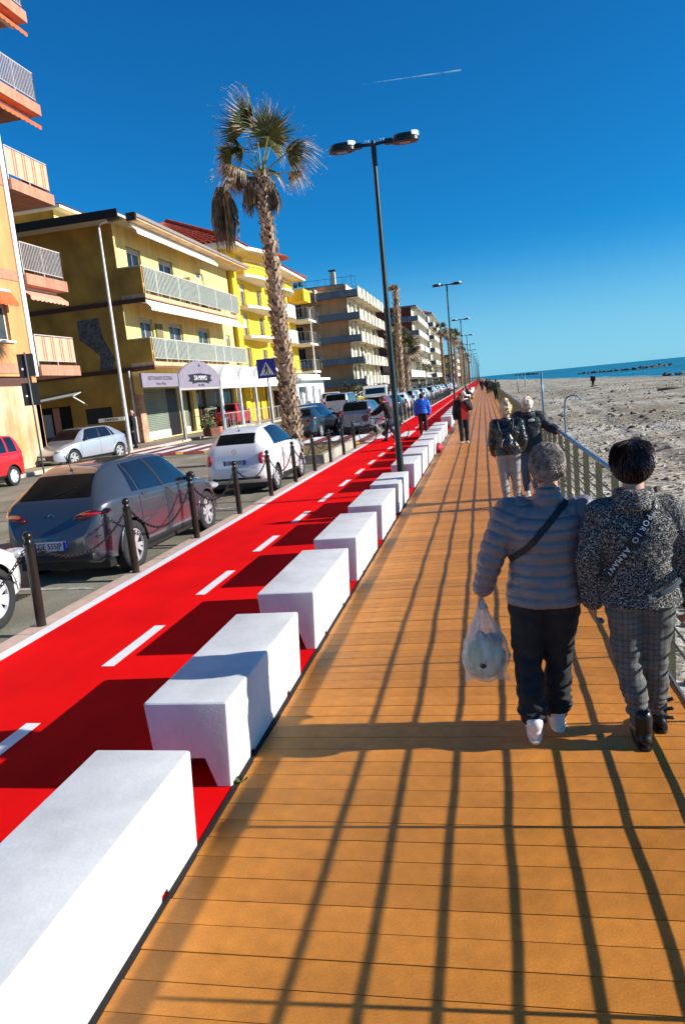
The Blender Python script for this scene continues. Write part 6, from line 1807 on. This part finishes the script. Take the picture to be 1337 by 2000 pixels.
puff = mat('puffer_grey', (.175,.165,.175), rough=.42, var=.10, scale=4, spec=.45, bump=.15, bscale=60)
black_cloth = mat('black_cloth', (.010,.011,.014), rough=.85, var=.2, scale=8)
strapm = mat('black_webbing', (.008,.008,.009), rough=.6)
sneaker = mat('sneaker_white', (.72,.71,.68), rough=.5, var=.06, scale=12)
knit = speckle_mat('knit_speckle', (.012,.012,.013), (.46,.44,.40), 125, .44, .64, c3=(.085,.08,.075))
plaid = mat('plaid_grey', (.15,.15,.135), rough=.85, c2=(.085,.085,.08), scale=14, fine=(120,.12))
n = plaid.node_tree; b = n.nodes['Principled BSDF']; src = b.inputs['Base Color'].links[0].from_socket
tc = n.nodes.new('ShaderNodeTexCoord'); prev = src
for dr, scv in (('X', 12), ('Z', 10)):
    wv = n.nodes.new('ShaderNodeTexWave'); wv.bands_direction = dr; wv.inputs['Scale'].default_value = scv; wv.inputs['Distortion'].default_value = .4
    n.links.new(tc.outputs['Object'], wv.inputs['Vector'])
    m_ = n.nodes.new('ShaderNodeMapRange'); m_.inputs[1].default_value = .75; m_.inputs[2].default_value = .95; m_.inputs[3].default_value = 1; m_.inputs[4].default_value = .72
    n.links.new(wv.outputs[0], m_.inputs[0]); v = n.nodes.new('ShaderNodeVectorMath'); v.operation = 'SCALE'
    n.links.new(prev, v.inputs[0]); n.links.new(m_.outputs[0], v.inputs['Scale']); prev = v.outputs[0]
n.links.new(prev, b.inputs['Base Color'])
leather = mat('black_leather', (.012,.012,.012), rough=.30, spec=.6, var=.2, scale=12, bump=.4, bscale=30)
hair_gb = mat('hair_grey_brown', (.26,.20,.15), rough=.6, c2=(.06,.04,.03), scale=22)
hair_gl = mat('hair_grey_light', (.42,.36,.30), rough=.55, c2=(.14,.10,.07), scale=26)
hair_dk = mat('hair_dark_brown', (.030,.013,.010), rough=.45, c2=(.012,.006,.005), scale=20)
hair_bl = mat('hair_blond', (.75,.60,.36), rough=.5, c2=(.36,.24,.11), scale=18)
boots = mat('boot_leather', (.010,.010,.010), rough=.38, spec=.4)

# the man with the carrier bag  (origin under his hips)
man, MJ, mt = person('man in a grey quilted jacket carrying a clear bag', (.20,4.03,0), 0,
    dict(head=(.105,.02,1.49), neck=(.10,-.01,1.37), shL=(-.105,0,1.255), shR=(.275,0,1.24), elL=(-.215,-.03,1.03), elR=(.325,.01,1.0), haL=(-.275,.02,.835), haR=(.325,.16,.83),
         hipL=(-.03,0,.80), hipR=(.145,0,.80), knL=(-.055,-.02,.43), knR=(.115,.03,.43), anL=(-.045,-.20,.135), anR=(.095,.03,.075), pitL=-.55, pitR=0.),
    dict(top=dict(m=puff, g=.028, hem=.10, hemr=1.08, quilt=.062, qd=.009, fold=.010, collar=.010, sl=.95, name='quilted_jacket'),
         legs=dict(m=black_cloth, g=.024, cuff=.056, fold=.013, to=.90), shoes=sneaker, hair=dict(m=hair_gb, m2=hair_gl, k=.99, a1=.024, a2=.012, s1=26, s2=80, curls=3600),
         curlL=1.0), 'couple walking away on the boardwalk', bulk=1.07)
hug(mt, man, [(-.13,1.0),(-.03,1.08),(.08,1.20),(.20,1.325)], .034, strapm, name='bag_strap')
# woman with the cross-body bag
wom, WJ, wt_ = person('woman with short dark hair in a speckled knit coat', (.74,3.90,0), 0,
    dict(head=(-.03,.01,1.49), neck=(-.03,-.02,1.36), shL=(-.185,0,1.245), shR=(.140,0,1.24), elL=(-.265,-.02,1.02), elR=(.215,-.02,1.0), haL=(-.245,.03,.77), haR=(.235,.05,.76),
         hipL=(-.09,0,.80), hipR=(.075,0,.80), knL=(-.085,.0,.44), knR=(.055,.03,.44), anL=(-.03,-.06,.075), anR=(.09,.14,.075), pitL=0., pitR=.05),
    dict(top=dict(m=knit, g=.026, hem=.06, hemr=1.16, fold=.012, fs=7, collar=.034, sl=.97, cuff=.036, name='knit_coat', wr=.006),
         legs=dict(m=plaid, g=.012, cuff=.042, fold=.011, to=.86), shoes=boots, boot=.07, hair=dict(m=hair_dk, k=1.03, a1=.007, a2=.002, s1=16, s2=60, curls=2200, straight=True)),
    'couple walking away on the boardwalk', bulk=1.0)
so_, SP, SN = hug(wt_, wom, [(-.175,.92),(-.13,1.02),(-.03,1.16),(.045,1.27),(.062,1.30)], .044, strapm, name='shoulder_strap', off=.006, n=40)
# strap lettering runs from the shoulder down
word = 'EMPORIO ARMANI'
tot = [0]
for a, b in zip(SP, SP[1:]): tot.append(tot[-1]+(b-a).length)
for i, ch in enumerate(word):
    if ch == ' ': continue
    s = tot[-1]*(1-(i+.9)/(len(word)+.9)); k = min(len(tot)-2, max(0, sum(1 for l in tot[1:] if l < s))); u = (s-tot[k])/(tot[k+1]-tot[k])
    p = SP[k].lerp(SP[k+1], u); nrm_ = SN[k]; d = -(SP[k+1]-SP[k]).normalized(); upv = nrm_.cross(d).normalized()
    mrot = Matrix((d, upv, nrm_)).transposed()
    text(ch, .040, mat('letter_white', (.80,.82,.84), rough=.6), so_, p+nrm_*.005, mrot.to_euler(), name='letter', ext=.0008)
hug(wt_, wom, [(.06,.845),(.13,.875),(.185,.905)], .030, mat('belt_teal', (.015,.035,.045), rough=.7), name='coat_belt', off=.006, n=12)
# boot buckle flaps
for k, z in enumerate((.15,.105,.06)):
    MB().capsule((WJ['anR'].x+.02, WJ['anR'].y-.05, z+.02), (WJ['anR'].x+.062, WJ['anR'].y-.05, z+.035-.01*k), .011, .010).build('buckle_strap', boots, wom, smooth=True)

# carrier bag with a round green thing inside (a melon-like bundle), held by the man
hl = Vector((.20,4.03,0))+MJ['haL']+Vector((-.012,.0,-.085))
bagm = bpy.data.materials.new('clear_plastic'); bagm.use_nodes = True
nn2 = bagm.node_tree; pb = nn2.nodes['Principled BSDF']; pb.inputs['Base Color'].default_value = (.72,.74,.70,1); pb.inputs['Roughness'].default_value = .25
pb.inputs['Alpha'].default_value = .38; pb.inputs['Transmission Weight'].default_value = 0
nz = nn2.nodes.new('ShaderNodeTexNoise'); nz.inputs['Scale'].default_value = 9; nz.inputs['Distortion'].default_value = .8; tc = nn2.nodes.new('ShaderNodeTexCoord'); mp = nn2.nodes.new('ShaderNodeMapping'); mp.inputs['Scale'].default_value = (2.2,2.2,.45)
nn2.links.new(tc.outputs['Object'], mp.inputs[0]); nn2.links.new(mp.outputs[0], nz.inputs[0])
mr = nn2.nodes.new('ShaderNodeMapRange'); mr.inputs[1].default_value=.35; mr.inputs[2].default_value=.7; mr.inputs[3].default_value=.32; mr.inputs[4].default_value=.80
nn2.links.new(nz.outputs[0], mr.inputs[0]); nn2.links.new(mr.outputs[0], pb.inputs['Alpha'])
bag = thing('carrier_bag', 'translucent white plastic carrier bag with green vegetables inside, hanging from the man\'s hand', 'bag', (hl.x, hl.y, hl.z))
bb_ = MB(); bb_.loft([(0,0,.02,.012,.012),(.0,0,-.06,.030,.022),(0,0,-.14,.075,.045),(.005,0,-.22,.118,.07),(.005,0,-.31,.138,.082),(0,0,-.39,.125,.078),(0,0,-.445,.085,.06),(0,0,-.465,.04,.035)], 40)
def db(co):
    th = np.arctan2(co[:,1], co[:,0]); up_ = np.clip((co[:,2]+.26)/.24, 0, 1)
    return up_*.006*np.sin(th*11+vnoise(co, 6)*3)+vnoise(co, 24)*.006*(1-up_)+.003*np.sin(th*17)*up_
bo_ = blob(bb_, 'bag_film', bagm, bag, voxel=.006, sm=1, disp=db)
MB().limb([V3(0,0,.0),V3(.0,0,.05),V3(.0,.01,.085)], [.014,.010,.012]).build('handle', bagm, bag, smooth=True)
gm = mat('cabbage_green', (.24,.42,.14), rough=.6, c2=(.50,.60,.36), scale=7, bump=.5, bscale=20)
cb_ = MB().ell((-.005,0,-.335), .122,.070,.115, nu=24, nv=14); blob(cb_, 'cabbage', gm, bag, voxel=.01, sm=1, disp=lambda co: vnoise(co, 14)*.012)
MB().ell((.045,.01,-.24), .060,.04,.055, nu=14, nv=9).build('greens', mat('dark_greens', (.03,.10,.09), rough=.6), bag, smooth=True)
MB().ell((-.01,-.074,-.345), .022,.008,.022).build('stalk', mat('dark_stalk', (.02,.03,.03)), bag, smooth=True)
MB().ell((-.02,-.02,-.19), .03,.02,.03).build('bundle', mat('dark_bundle', (.03,.05,.08)), bag, smooth=True)
# film folded corners at the bottom
MB().add([(-.115,-.02,-.40),(-.06,-.03,-.45),(-.125,-.02,-.462)],[(0,1,2)]).build('film_corner', bagm, bag); MB().add([(.06,-.03,-.45),(.12,-.02,-.40),(.135,-.02,-.462)],[(0,1,2)]).build('film_corner', bagm, bag)

# the two women ahead
w3, J3, t3 = person('woman with blond pinned-up hair in a black leather jacket and white trousers', (.30,11.3,0), 0,
    dict(head=(.0,0,1.48), shL=(-.165,0,1.26), shR=(.165,0,1.26), elL=(-.225,-.02,1.0), elR=(.225,-.02,1.0), haL=(-.20,.12,.82), haR=(.20,.12,.86), anL=(-.06,-.10,.09), anR=(.10,.10,.07), knL=(-.08,0,.45)),
    dict(top=dict(m=leather, g=.034, hem=.06, hemr=1.1, fold=.012, fs=9, collar=.015, name='leather_jacket', wr=.016), legs=dict(m=mat('grey_trousers', (.27,.26,.25), rough=.8), g=.012, cuff=.04, fold=.007), shoes=sneaker,
         hair=dict(m=hair_bl, k=1.04, kind='bun', a1=.02, a2=.012, s1=22)), 'pair of women walking ahead', q=.014)
bk = MB(); bk.ell((-.02,-.225,1.03), .105,.065,.135); bk.ell((-.02,-.255,.97), .085,.06,.075)
blob(bk, 'backpack', leather, w3, voxel=.012, sm=2, disp=lambda co: vnoise(co, 20)*.008)
for s in (-1,1): MB().tube([(-.02+s*.07,-.20,1.13),(-.02+s*.10,-.17,1.22),(-.02+s*.11,-.12,1.30),(-.02+s*.11,-.03,1.345)], .014, 6).build('backpack_strap', strapm, w3, smooth=True)
MB().tube([(-.06,-.285,1.07),(-.085,-.29,1.00),(-.09,-.27,.93)], .007, 5).build('zip_glint', mat('chrome', (.6,.6,.6)), w3, smooth=True)
MB().tube([(.05,-.285,1.06),(.06,-.29,1.00),(.085,-.27,.93)], .005, 5).build('zip_glint', mat('chrome', (.6,.6,.6)), w3, smooth=True)
navy = mat('dark_parka', (.012,.022,.026), rough=.65, var=.2, bump=.3, bscale=12)
w4, J4, t4 = person('woman with light blond hair in a long dark parka resting a hand towards the railing', (.66,12.1,0), R(-4),
    dict(head=(.0,0,1.49), shL=(-.18,0,1.30), shR=(.18,0,1.29), elL=(-.24,-.02,1.03), elR=(.33,.05,1.10), haL=(-.2,.12,.85), haR=(.42,-.10,1.05), anL=(-.07,.10,.07), anR=(.09,-.08,.09)),
    dict(top=dict(m=navy, g=.04, hem=.22, hemr=1.1, fold=.015, collar=.05, name='parka', quilt=.12, qd=.006), legs=dict(m=mat('blue_jeans', (.05,.10,.17), rough=.85), g=.014, cuff=.045, fold=.006), shoes=sneaker,
         hair=dict(m=mat('hair_pale_blond', (.85,.72,.56), rough=.5, c2=(.45,.28,.18), scale=14), k=1.03, kind='short', a1=.015, a2=.01, s1=22)), 'pair of women walking ahead', q=.014)
MB().lathe([(.10,0),(.125,.02),(.10,.05),(.08,.05)], (0,-.09,1.30), 16).build('fur_hood', black_cloth, w4, smooth=True)
MB().ell((.05,-.175,1.25), .05,.012,.022).build('back_badge', capm, w4, smooth=True)
# woman on the phone, turned to the camera
w5, J5, t5 = person('woman in black coat and red top holding a phone to her face', (-.68,23.3,0), R(195),
    dict(head=(.03,.02,1.44), shL=(-.17,0,1.26), shR=(.17,0,1.26), elL=(-.20,.16,1.08), elR=(.26,0,.98), haL=(-.03,.17,1.30), haR=(.27,.10,.78), anL=(-.08,0,.07), anR=(.09,.03,.07)),
    dict(top=dict(m=black_cloth, g=.04, hem=.0, hemr=1.12, fold=.01, name='coat'), legs=dict(m=black_cloth, g=.018, cuff=.05), shoes=sneaker, nod=-.3,
         hair=dict(m=mat('hair_auburn', (.13,.05,.025), rough=.5, var=.3), kind='bob', k=1.05)), q=.014, hi=False)
MB().prism([(-.09,.74),(.09,.74),(.10,1.0),(.06,1.28),(-.06,1.28),(-.10,1.0)], 'y', .165, .20).build('red_top', mat('red_jersey', (.42,.008,.010), rough=.85), w5, fix=True)
MB().box(-.06,-.052,.10,.17,1.36,1.50).build('phone', black_plastic, w5)
# cyclist pushing a bike
w6, J6, t6 = person('dark-haired man in a black jacket pushing a bicycle across the red lane', (-3.42,26.75,.01), R(82),
    dict(head=(0,.22,1.52), neck=(0,.14,1.40), shL=(-.18,.10,1.32), shR=(.18,.10,1.32), elL=(-.22,.36,1.16), elR=(.24,.34,1.14), haL=(-.20,.62,1.00), haR=(.25,.60,.99),
         knL=(-.09,.10,.46), anL=(-.10,.16,.075), knR=(.09,-.0,.45), anR=(.09,-.22,.12), pitR=-.4),
    dict(top=dict(m=black_cloth, g=.035, fold=.01, hem=.02), legs=dict(m=mat('dark_blue_jeans', (.02,.035,.07), rough=.85), g=.016), shoes=black_cloth, turn=R(25),
         hair=dict(m=hair_dk, k=1.03, a1=.01)), q=.012, hi=False)
bike = thing('bicycle', 'black bicycle with small white frame stripe pushed by the dark-haired man', 'bicycle', (-3.62,26.42,.01), R(4))
bkm = mat('bike_frame', (.02,.02,.022), rough=.3, coat=.5); bkw = mat('bike_white', (.6,.6,.62), rough=.4)
def wheel_bike(x, rot=0.):
    c = Vector((x,0,.345)); q = Matrix.Rotation(rot,3,'Z')
    ring = [c+q@Vector((.335*math.cos(a),0,.335*math.sin(a))) for a in [2*math.pi*i/40 for i in range(40)]]
    o = MB().tube(ring, .017, 8, closed=True).build('wheel', rubber, bike, smooth=True)
    mb = MB()
    for i in range(16):
        a = 2*math.pi*i/16; mb.tube([c, c+q@Vector((.32*math.cos(a),0,.32*math.sin(a)))], .0022, 3)
    mb.tube([c+q@V3(0,-.05,0), c+q@V3(0,.05,0)], .02, 8); mb.build('spokes', rim_alloy, o)
wheel_bike(-.58, .35); wheel_bike(.56)
fr = lambda a, b, r, m=bkm, nm='frame_tube': MB().tube([a,b], r, 8).build(nm, m, bike, smooth=True)
fr((-.42,0,.80),(.0,0,.30),.020,bkw); fr((-.43,0,.88),(.14,0,.80),.016); fr((0,0,.30),(.18,0,.90),.016); fr((0,0,.30),(.56,0,.345),.012); fr((.15,0,.78),(.56,0,.345),.010)
fr((-.41,0,.92),(-.58,0,.345),.015,bkm,'fork'); fr((-.40,0,.90),(-.42,0,1.02),.014,bkm,'stem')
MB().tube([(-.52,-.29,1.0),(-.44,-.2,1.03),(-.42,0,1.03),(-.44,.2,1.03),(-.52,.29,1.0)], .012, 8).build('handlebar', bkm, bike, smooth=True)
MB().ell((.20,0,.93), .14,.07,.035).build('saddle', black_plastic, bike, smooth=True)
MB().tube([(0,-.06,.30),(0,.06,.30)], .085, 16).build('chainring', bkm, bike); MB().tube([(0,.05,.3),(.10,.06,.16),(.10,.13,.16)], .012, 6).build('crank', bkm, bike)
MB().lathe([(.10,.0),(.15,.22),(.145,.22),(.095,.01)], (-.62,0,.80), 14).build('basket', bkm, bike)
MB().ell((.50,.14,.60), .16,.06,.15).build('pannier', black_cloth, bike, smooth=True)
# person in the bright blue jacket
blue_j = mat('puffer_blue', (.012,.12,.62), rough=.4, var=.1, spec=.5)
person('person in a bright blue quilted jacket and dark hat walking away on the lane', (-2.34,28.3,0), R(8),
    dict(head=(0,0,1.47), shL=(-.17,0,1.28), shR=(.17,0,1.28)), dict(top=dict(m=blue_j, g=.05, hem=.05, quilt=.09, qd=.02, fold=.006, collar=.03), legs=dict(m=black_cloth, g=.014), shoes=black_cloth, hair=dict(m=black_cloth, k=1.06, a1=.004)), q=.014, hi=False)
# far walkers
grn = mat('coat_dark_green', (.03,.045,.025), rough=.8)
for (x, y, h, m, rzz, l) in ((.98,62,1.04,grn,0,'walker in a dark olive coat nearest the vanishing point on the right of the boardwalk'),
    (.45,86,1.05,black_cloth,0,'walker in black left of the olive-coated walker'),(.78,88,1.0,navy,0,'walker in dark navy just behind the olive-coated walker'),(-.2,104,1.0,black_cloth,0,'farthest walker in black on the boardwalk')):
    person(l, (x,y,0), R(rzz), dict(anL=(-.08,.12,.07), anR=(.09,-.14,.10), pitR=-.3), dict(top=dict(m=m, g=.06, hem=.15, hemr=1.15), legs=dict(m=black_cloth, g=.02), shoes=black_cloth, hair=dict(m=hair_dk, k=1.08)), 'walkers far along the boardwalk', hi=False, scale=h)
wjm = mat('white_jacket', (.75,.74,.72), rough=.8)
sit = dict(head=(0,.05,1.08), neck=(0,.02,.95), shL=(-.17,0,.88), shR=(.17,0,.88), elL=(-.2,.10,.66), elR=(.2,.12,.66), haL=(-.08,.32,.56), haR=(.08,.32,.56), hipL=(-.09,0,.46), hipR=(.09,0,.46), knL=(-.1,.40,.48), knR=(.1,.40,.48), anL=(-.1,.42,.08), anR=(.1,.42,.08))
sit = {k:(v[0],v[1],v[2]+.08) if k[:2] not in ('an',) else v for k, v in sit.items()}
person('person in a white jacket sitting on a far bench facing the boardwalk', (-1.55,58.0,0), R(-90), sit, dict(top=dict(m=wjm, g=.045), legs=dict(m=black_cloth, g=.02), shoes=black_cloth, hair=dict(m=hair_dk)), 'people sitting on the far benches', hi=False)
person('person in black sitting on a far bench beyond the one in white', (-1.55,70.2,0), R(-90), sit, dict(top=dict(m=black_cloth, g=.045), legs=dict(m=black_cloth, g=.02), shoes=black_cloth, hair=dict(m=hair_dk)), 'people sitting on the far benches', hi=False)
person('lone dark figure standing far out on the pebble beach', (14.2,103,beach_h(14.2,103)), R(150), dict(anL=(-.13,.05,.07)), dict(top=dict(m=black_cloth, g=.05), legs=dict(m=black_cloth, g=.02), shoes=black_cloth, hair=dict(m=hair_gb)), hi=False, scale=1.05)
person('bald man standing behind the silver hatchback, only his head in view', (-15.9,31.6,.28), R(120), {}, dict(top=dict(m=black_cloth, g=.04), legs=dict(m=black_cloth, g=.02), shoes=black_cloth, hair=dict(m=skin, k=.98, a1=.001, a2=.0)), hi=False, scale=1.08)
person('person in a white top standing by the silver-grey van', (-14.4,57,.25), R(160), {}, dict(top=dict(m=wjm, g=.03), legs=dict(m=black_cloth, g=.02), shoes=black_cloth, hair=dict(m=hair_dk)), hi=False)
# small leaf tuft by the second bench, pink jacket lying on a bench end
o = MB()
for i in range(14):
    a = random.uniform(0,6.28); o.add([(0,0,0),(.03*math.cos(a),.03*math.sin(a),.03),(.035*math.cos(a+.4),.035*math.sin(a+.4),.015)],[(0,1,2)])
tag(o.build('weed', lg, None, loc=(-1.39,3.42,.0)), 'tiny green weed at the foot of the second bench', 'weed')
bgm = MB().ell((0,0,.14), .13,.22,.14); bg_ = blob(bgm, 'backpack', mat('bag_crimson', (.45,.008,.03), rough=.6), None, voxel=.02, sm=2, disp=lambda co: vnoise(co, 10)*.02)
bg_.location = (-1.36,20.9,0); tag(bg_, 'crimson bag on the ground against the bench beside the woman with the phone', 'bag')
settle()
bpy.context.view_layer.update()
